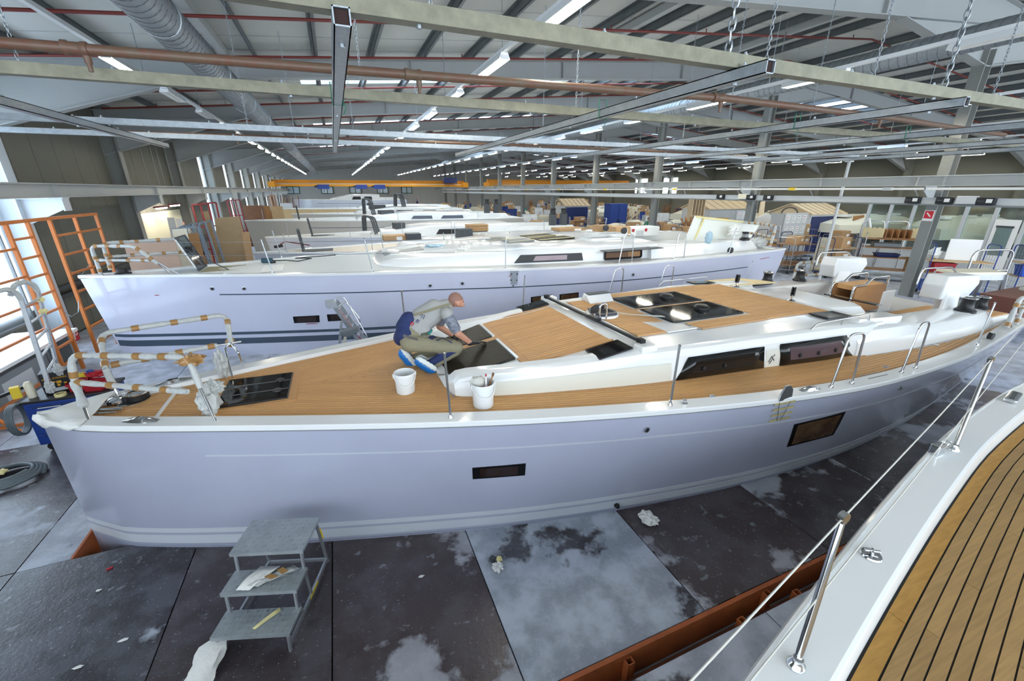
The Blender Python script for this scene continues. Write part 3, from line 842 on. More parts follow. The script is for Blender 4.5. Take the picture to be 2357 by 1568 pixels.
def arc_pts(pts, r=.06, k=4):
    """round the corners of a polyline"""
    pts = [Vector(p) for p in pts]; out = [pts[0]]
    for i in range(1, len(pts)-1):
        a, p, c = pts[i-1], pts[i], pts[i+1]; u = (a-p).normalized(); v = (c-p).normalized()
        rr = min(r, (a-p).length*.45, (c-p).length*.45)
        for j in range(k+1):
            t = j/k; out.append((p+u*rr)*(1-t)**2 + p*2*t*(1-t) + (p+v*rr)*t*t)
    out.append(pts[-1]); return out
# ------------------------------------------------------------------ the yacht being finished
YC = 5.08
def zs1(X): return 1.5 - .3*(X+2.8)/14.5
def dz1(X): return zs1(X) - .05
H1 = Hull(-2.98, 12.5, YC, zs1, [-2.98, -2.78, -2.45, -1.32, -.16, .64, 1.69, 3.13, 4.47, 5.93, 7.29, 8.87, 11.97, 12.5],
          [0, .19, .40, .82, 1.22, 1.48, 1.78, 2.11, 2.34, 2.47, 2.44, 2.30, 1.80, 1.70],
          [0, .16, .40, .86, 1.22, 1.45, 1.72, 1.98, 2.14, 2.2, 2.14, 1.96, 1.4, 1.3], rake=.02)
y1 = thing('sailing_yacht', 'lilac grey sailing yacht with new teak deck that the crouching worker is finishing', 'sailboat', (4.7, YC, 0))
hull1 = H1.mesh(y1, 'hull_lilac')
H1.gunwale(y1, 'gelcoat')
H1.deck(y1, 'caulk_grey', lambda X: dz1(X), xa=-2.6)
H1.band(y1, 'boot_stripe', 'stripe_light', .20, .255, -2.955, 11.8)
H1.band(y1, 'boot_stripe', 'stripe_light', .06, .165, -2.955, 11.8)
H1.band(y1, 'boot_stripe', 'stripe_mid', -.05, .03, -2.95, 11.8)
H1.band(y1, 'cove_line', 'stripe_grey', lambda X: zs1(X)-.345, lambda X: zs1(X)-.325, -1.5, 11.0)
H1.band(y1, 'rub_line', 'mid_grey', lambda X: zs1(X)-.062, lambda X: zs1(X)-.052, -2.95, 12.3, off=.014)
# topside windows
def hull_window(hull, parent, px, glass='tinted_glass', inset=.2):
    cs = [(hull.hit(*q).x, hull.hit(*q).z) for q in px]
    o = hull.patch(parent, 'hull_window', 'black_frame', cs, .004)
    hull.patch(o, 'pane', glass, cs, .008, inset)
    return o
hull_window(H1, y1, [(1087, 1077), (1210, 1067), (1208, 1094), (1088, 1103)], inset=.28)
o = hull_window(H1, y1, [(1828, 977), (1946, 948), (1918, 1001), (1811, 1029)], glass=mat('window_interior', (150, 116, 84), .08, coat=1, var=.3, scale=4, col2=(92, 60, 40)), inset=.16)
for q in ((1488, 989), (2071, 893)):
    p = H1.hit(*q); MB().lathe([(.032, 0), (.032, .012), (.02, .014), (.018, 0)], H1.near(p.x, p.z, .002), 14, M=Matrix.Rotation(PI/2, 3, 'X')).build('through_hull', 'steel', y1, smooth=40)
    MB().lathe([(.017, 0), (.017, .006)], H1.near(p.x, p.z, .004), 12, M=Matrix.Rotation(PI/2, 3, 'X')).build('through_hull_bore', 'black_plastic', y1)
p = H1.hit(1416, 1170); MB().lathe([(.03, 0), (.03, .03), (.02, .05)], H1.near(p.x, .1, 0), 10, M=Matrix.Rotation(PI/2, 3, 'X')).build('drain_plug', 'rubber', y1)
# ---- teak foredeck and side decks, one object for each plank
def coach(X):  # half width of the coachroof foot
    if X < .93 or X > 12.2: return 0.0
    return sinterp(X, [.93, .97, 1.05, 1.15, 1.92, 3.38, 5.16, 6.35, 6.9, 7.3, 9, 11.5, 12.2], [.62, .86, .95, 1.0, 1.18, 1.42, 1.55, 1.65, 1.66, 1.76, 1.82, 1.62, 1.5])
PW = .052
for sg in (-1, 1):
    k = 0
    while True:
        d0 = .215 + k*PW; d1 = d0 + PW - .012
        seg = []; segs = []
        n = 150
        for i in range(n+1):
            X = lerp(-2.55, 12.1, i/n); bb = H1.B(X, zs1(X)); mn = max(coach(X) + .012, .004)
            if .72 < X < .93: mn = max(mn, 0.004)
            yo = bb - d0; yi = max(bb - d1, mn)
            if yo - yi > .006: seg.append((X, yo, yi))
            elif seg: segs.append(seg); seg = []
        if seg: segs.append(seg)
        if not segs or k > 60: break
        for sg_ in segs:
            if len(sg_) < 2: continue
            rs = []
            for X, yo, yi in sg_:
                z = dz1(X); P = lambda y, zz: Vector((X, YC + sg*y, zz))
                rs.append([P(yo, z-.002), P(yo, z+.008), P(yi, z+.008), P(yi, z-.002)])
            MB().rings(rs).build('teak_plank', 'teak', y1)
        k += 1
MB().boxz(-2.5, .8, YC-.03, YC+.03, dz1(-2.5)-.06, dz1(-2.5)-.05).build('locker_rib', 'caulk_grey', y1) if False else None
kp = MB().rings([[Vector((X, YC+y, dz1(X)+z)) for y, z in ((-.035, 0), (-.035, .0095), (.035, .0095), (.035, 0))] for X in (-2.5, -1.5, -.5, .3, .8)]).build('king_plank', 'teak_margin', y1)
# margin planks round the coachroof
for sg in (-1, 1):
    rs = []
    for i in range(60):
        X = lerp(.985, 6.9, i/59); z = dz1(X); c = coach(X)
        P = lambda y, zz: Vector((X, YC + sg*y, zz)); rs.append([P(c-.02, z), P(c-.02, z+.011), P(c+.055, z+.011), P(c+.055, z)])
    MB().rings(rs).build('margin_plank', 'teak_margin', y1)
MB().boxz(.80, .95, YC-1.0, YC+1.0, dz1(.9), dz1(.9)+.0125).build('margin_plank', 'teak_margin', y1)
# foredeck hatch
def flat_hatch(parent, x0, x1, ya, yb, z0, z1, m='black_glass', frame='black_frame', name='hatch', bars=0, knobs=0, lip=.018):
    def P(x, y, dz=0): return Vector((x, y, lerp(z0, z1, (x-x0)/(x1-x0)) + dz))
    o = MB().prism([P(x0, ya), P(x1, ya), P(x1, yb), P(x0, yb)], (0, 0, lip)).build(name, frame, parent, bevel=.004)
    MB().prism([P(x0+.012, ya+.012, lip-.002), P(x1-.012, ya+.012, lip-.002), P(x1-.012, yb-.012, lip-.002), P(x0+.012, yb-.012, lip-.002)], (0, 0, .006)).build('pane', m, o)
    for i in range(bars):
        y = lerp(ya, yb, (i+1)/(bars+1)); MB().prism([P(x0+.02, y-.012, lip+.003), P(x1-.02, y-.012, lip+.003), P(x1-.02, y+.012, lip+.003), P(x0+.02, y+.012, lip+.003)], (0, 0, .003)).build('hatch_bar', 'dark_grey', o)
    for i in range(knobs):
        y = lerp(ya, yb, .3+.4*i); x = lerp(x0, x1, .82); MB().lathe([(.05, 0), (.045, .012), (.02, .016)], P(x, y, lip+.004), 12).build('hatch_handle', 'black_plastic', o, smooth=40)
    return o
MB().boxz(-1.52, -.68, 4.66, 5.55, dz1(-1)-.01, dz1(-1)+.0115).build('margin_plank', 'teak_margin', y1)
flat_hatch(y1, -1.45, -.76, 4.73, 5.46, dz1(-1.45)+.01, dz1(-.76)+.01, bars=2, knobs=2)
# anchor locker seam, windlass, mooring cleats
MB().boxz(-1.965, -1.93, 4.55, 5.6, dz1(-1.95), dz1(-1.95)+.02).build('locker_seam', 'gelcoat', y1, bevel=.005)
wz = dz1(-2.3)+.008
wl_ = MB().lathe([(.15, 0), (.15, .012), (.13, .02)], (-2.31, 5.26, wz), 24).lathe([(.11, .02), (.11, .075), (.105, .08)], (-2.27, 5.27, wz), 24).build('windlass', 'black_plastic', y1, smooth=40)
MB().lathe([(.155, 0), (.155, .012), (.125, .018)], (-2.31, 5.26, wz), 24).build('windlass_base', 'chrome', wl_, smooth=40)
MB().lathe([(.115, .078), (.115, .092), (.08, .1), (.03, .102)], (-2.27, 5.27, wz), 24).build('windlass_cap', 'chrome', wl_, smooth=40)
MB().lathe([(.09, .02), (.085, .055), (.05, .07)], (-2.44, 5.24, wz), 18).build('chain_gypsy', 'chrome', wl_, smooth=40)
tube_part('chain_stopper', [(-2.5, 5.05, wz+.03), (-2.3, 5.0, wz+.03)], .02, 'chrome', y1)
tube_part('stopper_pin', [(-2.62, 5.02, wz+.025), (-2.33, 4.94, wz+.03)], .01, 'chrome', y1)
def bow_cleat(X, sg, hull, parent, L=.34):
    z = hull.zs(X)+.004; bb = hull.B(X, hull.zs(X)) - .1; dy = (hull.B(X+.1, hull.zs(X)) - hull.B(X-.1, hull.zs(X)))/.2
    d = Vector((1, sg*dy, 0)).normalized(); c = Vector((X, hull.yc + sg*bb, z)); s_ = Vector((-d.y, d.x, 0))
    rs = []
    for i in range(9):
        t = i/8; q = c + d*(t-.5)*L; wd = .035*math.sin(PI*min(1, max(0, .15+.7*t)))+.01; h = .03*math.sin(PI*t)+.006
        rs.append([q - s_*wd, q - s_*wd*.6 + Vector((0, 0, h)), q + s_*wd*.6 + Vector((0, 0, h)), q + s_*wd])
    MB().rings(rs).build('mooring_cleat', 'chrome', parent, smooth=60)
for sg in (-1, 1):
    bow_cleat(-2.02, sg, H1, y1); bow_cleat(5.0, sg, H1, y1, .3); bow_cleat(11.3, sg, H1, y1, .3)
# ---- coachroof
XR_ = [.93, 1.0, 1.06, 1.18, 1.4, 1.7, 2.0, 2.35, 2.65, 2.8, 3.0, 3.2, 3.4, 3.8, 4.4, 5.0, 5.6, 6.2, 6.7, 7.1, 7.4, 7.5]
def rib(X): return dz1(X) + interp(X, [.93, 1.0, 1.08, 1.3, 2.2, 3.25, 6.4, 7.5], [.03, .16, .25, .275, .325, .41, .47, .455])
def top(X): return dz1(X) + interp(X, [.93, 1.0, 1.3, 2.0, 2.7, 3.3, 6.5, 7.5], [.03, .055, .12, .24, .325, .43, .48, .46])
rs = []
for X in XR_:
    c = coach(X) if X <= 7.2 else 1.66; d = dz1(X); r = rib(X); t = top(X); h = r-d
    ins = .10*min(1, h/.25); lip = .05 if X > 3.3 else 0
    half = [(c, d-.02), (c, d+.3*h), (c-ins*.45-lip*.0, d+.72*h), (c-ins*.55, r-.07), (c-ins*.7-.0, r-.03), (c-ins-.03, r-.005), (c-ins-.07, r), (c-.26, r+.002), (c-.34, lerp(r, t, .85)+.001), (c*.5, t+.015), (0, t+.02)]
    if X > 3.3:  # overhanging roof lip over the windows
        half[2] = (c-.03, d+.6*h); half[3] = (c-.025, r-.1)
    rs.append([Vector((X, YC - y, z)) for y, z in half] + [Vector((X, YC + y, z)) for y, z in reversed(half[:-1])])
b = MB().rings(rs, closed=False)
for r_ in (rs[0], rs[-1]):
    k = len(b.v); b.v += r_; b.face(*range(k, k+len(r_)))
cr = b.build('coachroof', 'gelcoat', y1, smooth=24)
# lower side panels in cream beneath the lip
for sg in (-1, 1):
    for xa, xb in ((1.25, 3.65), (5.2, 5.45), (6.75, 7.25)):
        g = []
        for i in range(12):
            X = lerp(xa, xb, i/11); c = coach(X) if X < 7 else 1.66; h = rib(X)-dz1(X)
            g.append([Vector((X, YC + sg*(c+.005), dz1(X))), Vector((X, YC + sg*(c+.005), dz1(X)+.28*h)), Vector((X, YC + sg*(c-.02), dz1(X)+(.58 if X > 3.3 else .6)*h))])
        MB().sheet(g).build('side_panel', 'cabin_side', y1, smooth=60)
# cabin side windows
for sg in (-1, 1):
    for xa, xb, xa2, xb2, gm, ng in ((3.72, 5.18, 3.9, 5.14, 'black_glass', 2), (5.47, 6.95, 5.43, 6.72, 'black_glass', 3)):
        g = []; gi = []
        for i in range(9):
            Xl = lerp(xa, xb, i/8); Xu = lerp(xa2, xb2, i/8)
            cl = coach(Xl); cu = coach(Xu); hu = rib(Xu)-dz1(Xu)
            a_ = Vector((Xl, YC + sg*(cl+.02), dz1(Xl)+.0)); b_ = Vector((Xu, YC + sg*(cu-.01), dz1(Xu)+hu-.125))
            g.append([a_, a_.lerp(b_, .5), b_])
            gi.append([a_.lerp(b_, .24) + Vector((0, sg*.003, 0)), a_.lerp(b_, .8) + Vector((0, sg*.003, 0))])
        o = MB().sheet(g).build('cabin_window', 'black_glass', y1, smooth=60, solid=.02)
        inner = MB().sheet(gi[1:-1]).build('pane', mat('cabin_pane', (20, 17, 17), .05) if xa < 5 else mat('cabin_pane_aft', (86, 70, 76), .08), o, smooth=60)
        for q in range(ng):
            v = gi[2+q*2][0].lerp(gi[2+q*2][1], .3); MB().lathe([(.03, 0), (.03, .014), (.016, .018)], v, 10, M=Matrix.Rotation(-sg*PI/2, 3, 'X')).build('window_catch', 'black_plastic', o, smooth=40)
# leaf emblem between the windows
em = MB(); c0 = Vector((5.315, YC-coach(5.3)-.0075, dz1(5.3)+.12))
for (ax, az, bx_, bz_) in ((-.07, -.03, -.02, .05), (-.02, .05, .02, -.01), (-.03, -.04, 0, .02), (0, .02, .05, -.05), (.02, .0, .09, -.06), (-.05, -.06, -.02, -.02), (.01, .04, .03, .07)):
    em.bar(c0 + Vector((ax, 0, az)), c0 + Vector((bx_, 0, bz_)), .004, .009)
em.build('leaf_emblem', 'dark_grey', y1)
# roof teak fields, plank by plank
def roof_planks(x0f, x1f, ya, yb, pw=.06):
    n = int((yb-ya)/pw)
    for i in range(n):
        a = ya + i*pw; c = a + pw - .013; xa, xb = x0f((a+c)/2), x1f((a+c)/2)
        if xb - xa < .08: continue
        m = max(2, int((xb-xa)/.35)); rs = []
        for j in range(m+1):
            X = lerp(xa, xb, j/m); z = top(X)+.014
            rs.append([Vector((X, a, z)), Vector((X, a, z+.014)), Vector((X, c, z+.014)), Vector((X, c, z))])
        MB().rings(rs).build('teak_plank', 'teak', y1)
def roof_field(poly, m='caulk_grey', dz=.018):
    # caulking bed under the planks, following the roof
    xs = [p[0] for p in poly]; x0, x1 = min(xs), max(xs); g = []
    ya, yb = poly[0][1], poly[1][1]
    n = 10
    for i in range(n+1):
        X = lerp(x0, x1, i/n); g.append([Vector((X, y, top(X)+dz+.004)) for y in (ya, (ya+yb)/2, yb)])
    MB().sheet(g).build('teak_bed', m, y1)
roof_field([(1.9, 4.22), (3.12, 6.02)])
roof_planks(lambda y: 1.98, lambda y: 3.12, 4.24, 6.02)
for ya, yb, xa, xb in ((4.22, 6.04, 1.88, 1.975), (4.2, 4.235, 1.1, 3.15), (6.02, 6.06, 1.1, 3.12), (5.2, 5.31, 1.05, 1.9)):
    b = MB(); rs = []
    for j in range(9):
        X = lerp(xa, xb, j/8); z = top(X)+.02; rs.append([Vector((X, ya, z-.02)), Vector((X, ya, z+.01)), Vector((X, yb, z+.01)), Vector((X, yb, z-.02))])
    b.rings(rs).build('margin_plank', 'teak_margin', y1)
roof_field([(3.5, 4.18), (4.28, 6.05)])
roof_planks(lambda y: 3.5, lambda y: 4.28 if 4.55 < y < 5.95 else 3.98, 4.15, 6.1)
roof_field([(5.85, 4.1), (7.3, 6.35)])
roof_planks(lambda y: 5.86, lambda y: 7.3, 4.1, 6.36)
roof_field([(4.5, 4.08), (5.85, 4.42)]); roof_planks(lambda y: 4.5 + (4.45-y)*.15, lambda y: 5.86, 4.08, 4.42)
roof_field([(4.3, 6.04), (5.85, 6.3)]); roof_planks(lambda y: 4.3, lambda y: 5.86, 6.06, 6.32)
roof_planks(lambda y: 4.3, lambda y: 5.86, 5.21, 5.28)
def rh(x0, x1, ya, yb, **k): return flat_hatch(y1, x0, x1, ya, yb, top(x0)+.02, top(x1)+.02, **k)
rh(1.03, 1.86, 4.44, 5.19, m='dusty_glass'); rh(1.03, 1.86, 5.32, 5.98, m='dusty_glass')
for ya, yb in ((4.44, 5.19), (5.32, 5.98)):
    MB().prism([(1.865, ya, top(1.87)+.015), (1.9, ya, top(1.9)+.015), (1.9, yb, top(1.9)+.015), (1.865, yb, top(1.87)+.015)], (0, 0, .03)).build('hatch_trim', 'gelcoat', y1)
rh(2.70, 3.18, 3.83, 4.16, m='black_glass'); rh(2.68, 3.18, 6.10, 6.38, m='black_glass')
a1 = rh(4.36, 5.78, 4.44, 5.19); a2 = rh(4.36, 5.78, 5.30, 5.96)
for y in (4.84, 5.65):
    o = MB().lathe([(.12, 0), (.12, .03), (.09, .06), (.05, .07)], (5.3, y, top(5.3)+.045), 20).build('solar_vent', 'black_plastic', y1, smooth=35)
    for q in range(6): MB().lathe([(.012, 0), (.012, .012)], (5.3+.09*math.cos(q*1.05), y+.09*math.sin(q*1.05), top(5.3)+.085), 6).build('vent_hole', 'rubber', o)
rh(6.72, 7.30, 3.74, 4.05, m='black_glass'); rh(6.72, 7.30, 6.40, 6.64, m='black_glass')
# mainsheet track
tk = MB(); X0, X1 = 3.36, 3.29
tk.bar((X0, 3.92, top(3.36)+.05), (X1, 6.42, top(3.3)+.05), .05, .04)
tk = tk.build('mainsheet_track', 'black_plastic', y1, bevel=.006)
MB().bar((X0, 3.87, top(3.36)+.055), (X0, 3.97, top(3.36)+.055), .08, .06).build('track_end', 'rubber', tk, bevel=.01)
MB().bar((X1, 6.37, top(3.3)+.055), (X1, 6.47, top(3.3)+.055), .08, .06).build('track_end', 'rubber', tk, bevel=.01)
MB().bar((3.33, 4.83, top(3.3)+.08), (3.32, 5.05, top(3.3)+.08), .1, .04).build('track_car', 'black_plastic', tk, bevel=.008)
tube_part('car_post', [(3.325, 4.94, top(3.3)+.09), (3.325, 4.94, top(3.3)+.15)], .018, 'chrome', tk)
MB().lathe([(.02, -.02), (.055, -.018), (.045, 0), (.055, .018), (.02, .02)], (3.32, 4.94, top(3.3)+.2), 16, 'y').build('block_sheave', 'black_plastic', tk, smooth=40)
# plinths beside the track
for y in (3.84, 6.5): MB().boxz(3.25, 3.5, y-.09, y+.09, top(3.3)-.06, top(3.3)+.035).build('track_plinth', 'gelcoat', y1, bevel=.02)
# mast step with deck organiser, hoop and lines
ms = MB().lathe([(.26, 0), (.25, .03)], (3.62, 5.18, top(3.6)+.03), 20).build('mast_step', 'gelcoat', y1, smooth=40)
ms.scale = (1, 1, 1)
MB().prism([(3.48, 4.98, top(3.6)+.06), (3.76, 4.98, top(3.6)+.06), (3.82, 5.1, top(3.6)+.06), (3.78, 5.38, top(3.6)+.06), (3.5, 5.4, top(3.6)+.06), (3.42, 5.2, top(3.6)+.06)], (0, 0, .035)).build('organiser_plate', mat('slate', (58, 62, 72), .4), ms, bevel=.008)
for q in range(5): MB().boxz(3.5+q*.055, 3.525+q*.055, 5.05, 5.2, top(3.6)+.095, top(3.6)+.105).build('organiser_slot', 'rubber', ms)
MB().boxz(3.58, 3.74, 5.28, 5.36, top(3.6)+.09, top(3.6)+.15).build('organiser_block', 'black_plastic', ms, bevel=.02)
tube_part('mast_hoop', arc_pts([(3.42, 4.95, top(3.5)+.02), (3.42, 4.95, top(3.5)+.27), (3.54, 4.95, top(3.5)+.27), (3.54, 4.95, top(3.5)+.02)], .06, 5), .018, 'chrome', ms)
for k, ye in enumerate((4.6, 4.64, 4.7)):
    tube_part('deck_line', [(3.74, 5.1+.02*k, top(3.7)+.08), (4.0, 4.95, top(4)+.05), (4.4, 4.66+.03*k, top(4.4)+.05)], .006, 'rope', ms, 5)
for k in range(3): tube_part('deck_line', [(3.7+.03*k, 5.4, top(3.7)+.08), (3.95+.05*k, 5.75, top(4)+.05)], .006, 'rope', ms, 5)
# white vent cowl
b = MB(); zc = top(4.1)+.02
b.prism([(3.8, 5.78, zc), (3.8, 5.92, zc+.12), (3.84, 6.1, zc+.13), (3.84, 6.16, zc)], (.5, .02, 0)); vc = b.build('vent_cowl', 'gelcoat', y1, bevel=.02)
MB().boxz(3.86, 4.28, 5.93, 6.06, zc+.128, zc+.14).build('cowl_slot', 'dark_grey', vc)
# white wedge beside the big hatch
MB().prism([(3.95, 4.62, top(4)+.02), (4.33, 4.42, top(4.3)+.02), (4.5, 4.12, top(4.4)+.02), (3.98, 4.12, top(4)+.02)], (0, 0, .014)).build('roof_wedge', 'gelcoat', y1)
# grab rails
for y, xa, xb in ((3.56, 6.06, 7.4), (6.72, 6.06, 7.4)):
    z = rib(6.5); o = tube_part('grab_rail', arc_pts([(xa, y, z), (xa+.1, y, z+.075), (xb-.02, y, z+.085), (xb, y, z-.02)], .05), .013, 'chrome', y1)
    tube_part('rail_post', [((xa+xb)/2, y, z-.01), ((xa+xb)/2, y, z+.08)], .01, 'chrome', o)
# turning blocks at the aft roof edge
for (bx_, by_) in ((7.46, 6.02), (7.40, 4.80)):
    z = top(7.4)+.02
    o = MB().lathe([(.07, 0), (.06, .015), (.022, .03), (.018, .09)], (bx_, by_, z), 14).build('turning_block', 'chrome', y1, smooth=40)
    MB().lathe([(.03, -.035), (.085, -.03), (.085, -.012), (.06, 0), (.085, .012), (.085, .03), (.03, .035)], (bx_, by_, z+.17), 20, M=Matrix.Rotation(PI/2, 3, 'X') @ Matrix.Rotation(.5, 3, 'Y')).build('block_sheave', 'black_plastic', o, smooth=35)
# ---- cockpit: aft bulkhead, garage, coamings, sole, seats
def rloft(name, stations, m, parent=y1, smooth=28):
    """stations: (X, [(y, z) ...]) closed rings"""
    return MB().rings([[Vector((X, y, z)) for y, z in ring] for X, ring in stations]).build(name, m, parent, smooth=smooth)
zr = top(7.5)
rloft('hatch_garage', [(7.45, [(4.35, zr-.15), (4.35, zr-.02), (4.45, zr), (5.7, zr), (5.8, zr-.02), (5.8, zr-.15)]), (8.55, [(4.3, zr-.3), (4.3, zr-.07), (4.42, zr-.03), (5.75, zr-.03), (5.88, zr-.07), (5.88, zr-.3)]), (8.75, [(4.3, zr-.5), (4.3, zr-.2), (4.42, zr-.18), (5.75, zr-.18), (5.88, zr-.2), (5.88, zr-.5)])], 'gelcoat')
MB().prism([(8.62, 4.1, zr-.02), (8.78, 4.1, zr-.03), (8.78, 5.0, zr-.03), (8.62, 5.0, zr-.02)], (0, 0, .02)).build('companion_hatch', 'black_glass', y1)
MB().boxz(7.4, 7.75, 3.5, 6.7, 1.0, zr-.03).build('cabin_bulkhead', 'gelcoat', y1, bevel=.03)
for sg in (-1, 1):
    def ring(c, zt_, w_): return [(YC+sg*c, dz1(9)-.1), (YC+sg*(c-.02), zt_-.16), (YC+sg*(c-.1), zt_-.03), (YC+sg*(c-.16), zt_), (YC+sg*(c-w_), zt_), (YC+sg*(c-w_-.06), zt_-.04), (YC+sg*(c-w_-.08), .8)]
    rloft('cockpit_coaming', [(6.95, ring(1.72, 1.60, .5)), (7.3, ring(1.76, 1.63, .55)), (8.2, ring(1.80, 1.62, .62)), (8.35, ring(1.80, 1.56, .62)), (10, ring(1.76, 1.52, .58)), (10.9, ring(1.67, 1.50, .5)), (11.25, ring(1.62, 1.44, .4)), (11.5, ring(1.58, 1.2, .3))], 'gelcoat')
    rloft('coaming_rib', [(7.2, [(YC+sg*1.5, 1.6), (YC+sg*1.5, 1.74), (YC+sg*1.25, 1.74), (YC+sg*1.2, 1.6)]), (8.3, [(YC+sg*1.52, 1.58), (YC+sg*1.52, 1.68), (YC+sg*1.25, 1.68), (YC+sg*1.2, 1.58)])], 'gelcoat')
    MB().boxz(8.6, 11.9, YC+sg*.62-.28, YC+sg*.62+.28, .8, 1.2).build('cockpit_seat', 'gelcoat', y1, bevel=.03)
    for q in range(9): MB().boxz(8.7, 11.8, YC+sg*.62-.25+q*.055, YC+sg*.62-.203+q*.055, 1.2, 1.212).build('teak_plank', 'teak', y1)
    for q in range(8): MB().boxz(11.35, 12.2, YC+sg*1.25-.22+q*.055, YC+sg*1.25-.173+q*.055, dz1(12)+.12, dz1(12)+.135).build('teak_plank', 'teak', y1)
    MB().boxz(11.3, 12.3, YC+sg*1.25-.25, YC+sg*1.25+.25, dz1(12)-.2, dz1(12)+.12).build('aft_locker', 'gelcoat', y1, bevel=.02)
MB().boxz(8.4, 12.4, 3.7, 6.5, .70, .78).build('cockpit_sole', 'gelcoat', y1)
# winches
def winch(x, y, z, s=1.0):
    o = MB().lathe([(.13*s, 0), (.13*s, .03*s), (.10*s, .06*s), (.085*s, .10*s), (.078*s, .17*s), (.10*s, .215*s), (.11*s, .22*s)], (x, y, z), 20).build('winch', 'black_plastic', y1, smooth=40)
    MB().lathe([(.105*s, .22*s), (.105*s, .235*s), (.06*s, .25*s), (.03*s, .25*s)], (x, y, z), 20).build('winch_cap', 'chrome', o, smooth=40)
winch(10.45, 3.62, 1.5, 1.15); winch(11.15, 3.68, 1.47, 1.0); winch(9.15, 6.6, 1.55, 1.1); winch(10.25, 6.58, 1.52, 1.1)
# dark cover panels on the far coaming
MB().prism([(8.2, 6.35, 1.58), (9.0, 6.35, 1.57), (8.9, 6.6, 1.57), (8.3, 6.6, 1.58)], (0, 0, .012)).build('coaming_pad', 'dark_grey', y1)
MB().prism([(7.6, 6.3, 1.66), (8.9, 6.2, 1.64), (8.5, 6.85, 1.64), (7.4, 6.85, 1.66)], (0, 0, .03)).build('protective_paper', mat('kraft', (212, 194, 150), .7, bump=.5, bscale=8), y1)
# cockpit table
tb = MB().boxz(9.35, 10.35, 4.86, 4.90, 1.25, 1.78).boxz(9.35, 10.35, 5.25, 5.29, 1.25, 1.78).build('cockpit_table', 'wood_brown', y1)
MB().boxz(9.4, 10.3, 4.9, 5.25, 1.70, 1.80).build('table_top', 'teak', tb, bevel=.01)
MB().boxz(10.3, 10.75, 4.85, 5.3, .8, 1.62).build('table_locker', 'gelcoat', tb, bevel=.02)
for y in (4.88, 5.27):
    tube_part('table_rail', arc_pts([(9.3, y, 1.5), (9.3, y, 1.80), (9.65, y, 1.80), (9.85, y, 1.94), (10.4, y, 1.94), (10.4, y, 1.4)], .06), .022, 'chrome', tb)
# padded steering consoles under white foam
for (x, y, s_) in ((10.75, 4.05, -1), (11.15, 6.2, 1)):
    b = MB(); cx_ = x
    o = MB().prism([(x-.55, y-.16, 2.12), (x-.62, y-.18, 1.95), (x-.5, y-.12, 1.66), (x+.5, y-.12, 1.62), (x+.62, y-.18, 1.9), (x+.55, y-.16, 2.06)], (0, .34, 0)).build('foam_cover', 'white_plastic', y1, bevel=.03)
    tube_part('console_rail', arc_pts([(x-.62, y+.24, 1.9), (x-.6, y+.24, 2.2), (x+.45, y+.24, 2.16), (x+.7, y+.24, 2.02), (x+.66, y+.24, 1.6)], .1), .018, 'chrome', o)
    MB().prism([(x-.35, y-.14, 1.8), (x+.1, y-.14, 1.78), (x-.2, y-.3, 1.3), (x-.75, y-.3, 1.2)], (0, .06, .0)).build('foam_sheet', 'white', o, bevel=.01)
    MB().boxz(x-.15, x+.15, y-.1, y+.1, .78, 1.66).build('console_post', 'gelcoat', o, bevel=.03)
# stanchions, gates and lines
def stanchion(hull, parent, X, sg, h=.68, lean=0.0):
    z = hull.zs(X)+.004; y = hull.yc + sg*(hull.B(X, hull.zs(X)) - .085)
    o = tube_part('stanchion', [(X, y, z), (X+lean, y-sg*.02, z+h)], .0125, 'steel', parent)
    MB().lathe([(.03, 0), (.028, .012), (.016, .03), (.016, .06)], (X, y, z), 12).build('stanchion_base', 'chrome', o, smooth=40)
    MB().lathe([(.012, 0), (.016, .01), (.008, .02)], (X+lean, y-sg*.02, z+h), 8).build('stanchion_cap', 'chrome', o)
    return Vector((X+lean, y-sg*.02, z+h))
def gate(hull, parent, Xa, Xb, sg, h=.66):
    pts = []
    z = hull.zs(Xa)+.004
    ya = hull.yc + sg*(hull.B(Xa, hull.zs(Xa)) - .085); yb = hull.yc + sg*(hull.B(Xb, hull.zs(Xb)) - .085)
    o = tube_part('gate_hoop', arc_pts([(Xa, ya, z), (Xa+.02, ya, z+.1), (Xa+.12, ya-sg*.02, z+h), (Xb, yb-sg*.02, z+h), (Xb, yb, z)], .08, 5), .0135, 'chrome', parent)
    for X, y in ((Xa, ya), (Xb, yb)): MB().lathe([(.028, 0), (.026, .012), (.016, .03)], (X, y, z), 12).build('stanchion_base', 'chrome', o, smooth=40)
for sg in (-1, 1):
    for X, ln in ((.81, -.02), (3.12, .03), (9.25, .1)): stanchion(H1, y1, X, sg, lean=ln)
    gate(H1, y1, 5.32, 5.68, sg); gate(H1, y1, 6.72, 7.08, sg)
# chainplate with masking tape and the fittings on the gunwale
cp = MB(); X = 4.5; yb_ = YC - H1.B(X, zs1(X))
cp.prism([(4.40, yb_-.012, zs1(X)-.02), (4.62, yb_-.012, zs1(X)-.02), (4.60, yb_-.012, zs1(X)+.1), (4.54, yb_-.012, zs1(X)+.16), (4.47, yb_-.012, zs1(X)+.16), (4.42, yb_-.012, zs1(X)+.06)], (0, .02, 0))
cpo = cp.build('chainplate', 'steel', y1)
for q in range(4):
    z = zs1(X) - .05 - .075*q; H1.patch(cpo, 'masking_tape', 'masking', [(4.37, z), (4.66, z+.012), (4.66, z-.016), (4.37, z-.028)], .017, th=.002)
for q, (xa, xb) in enumerate(((4.42, 4.47), (4.58, 4.52))):
    H1.patch(cpo, 'pencil_mark', 'print_grey', [(xa, zs1(X)-.04), (xa+.008, zs1(X)-.04), (xb+.008, zs1(X)-.30), (xb, zs1(X)-.30)], .0175, th=.002)
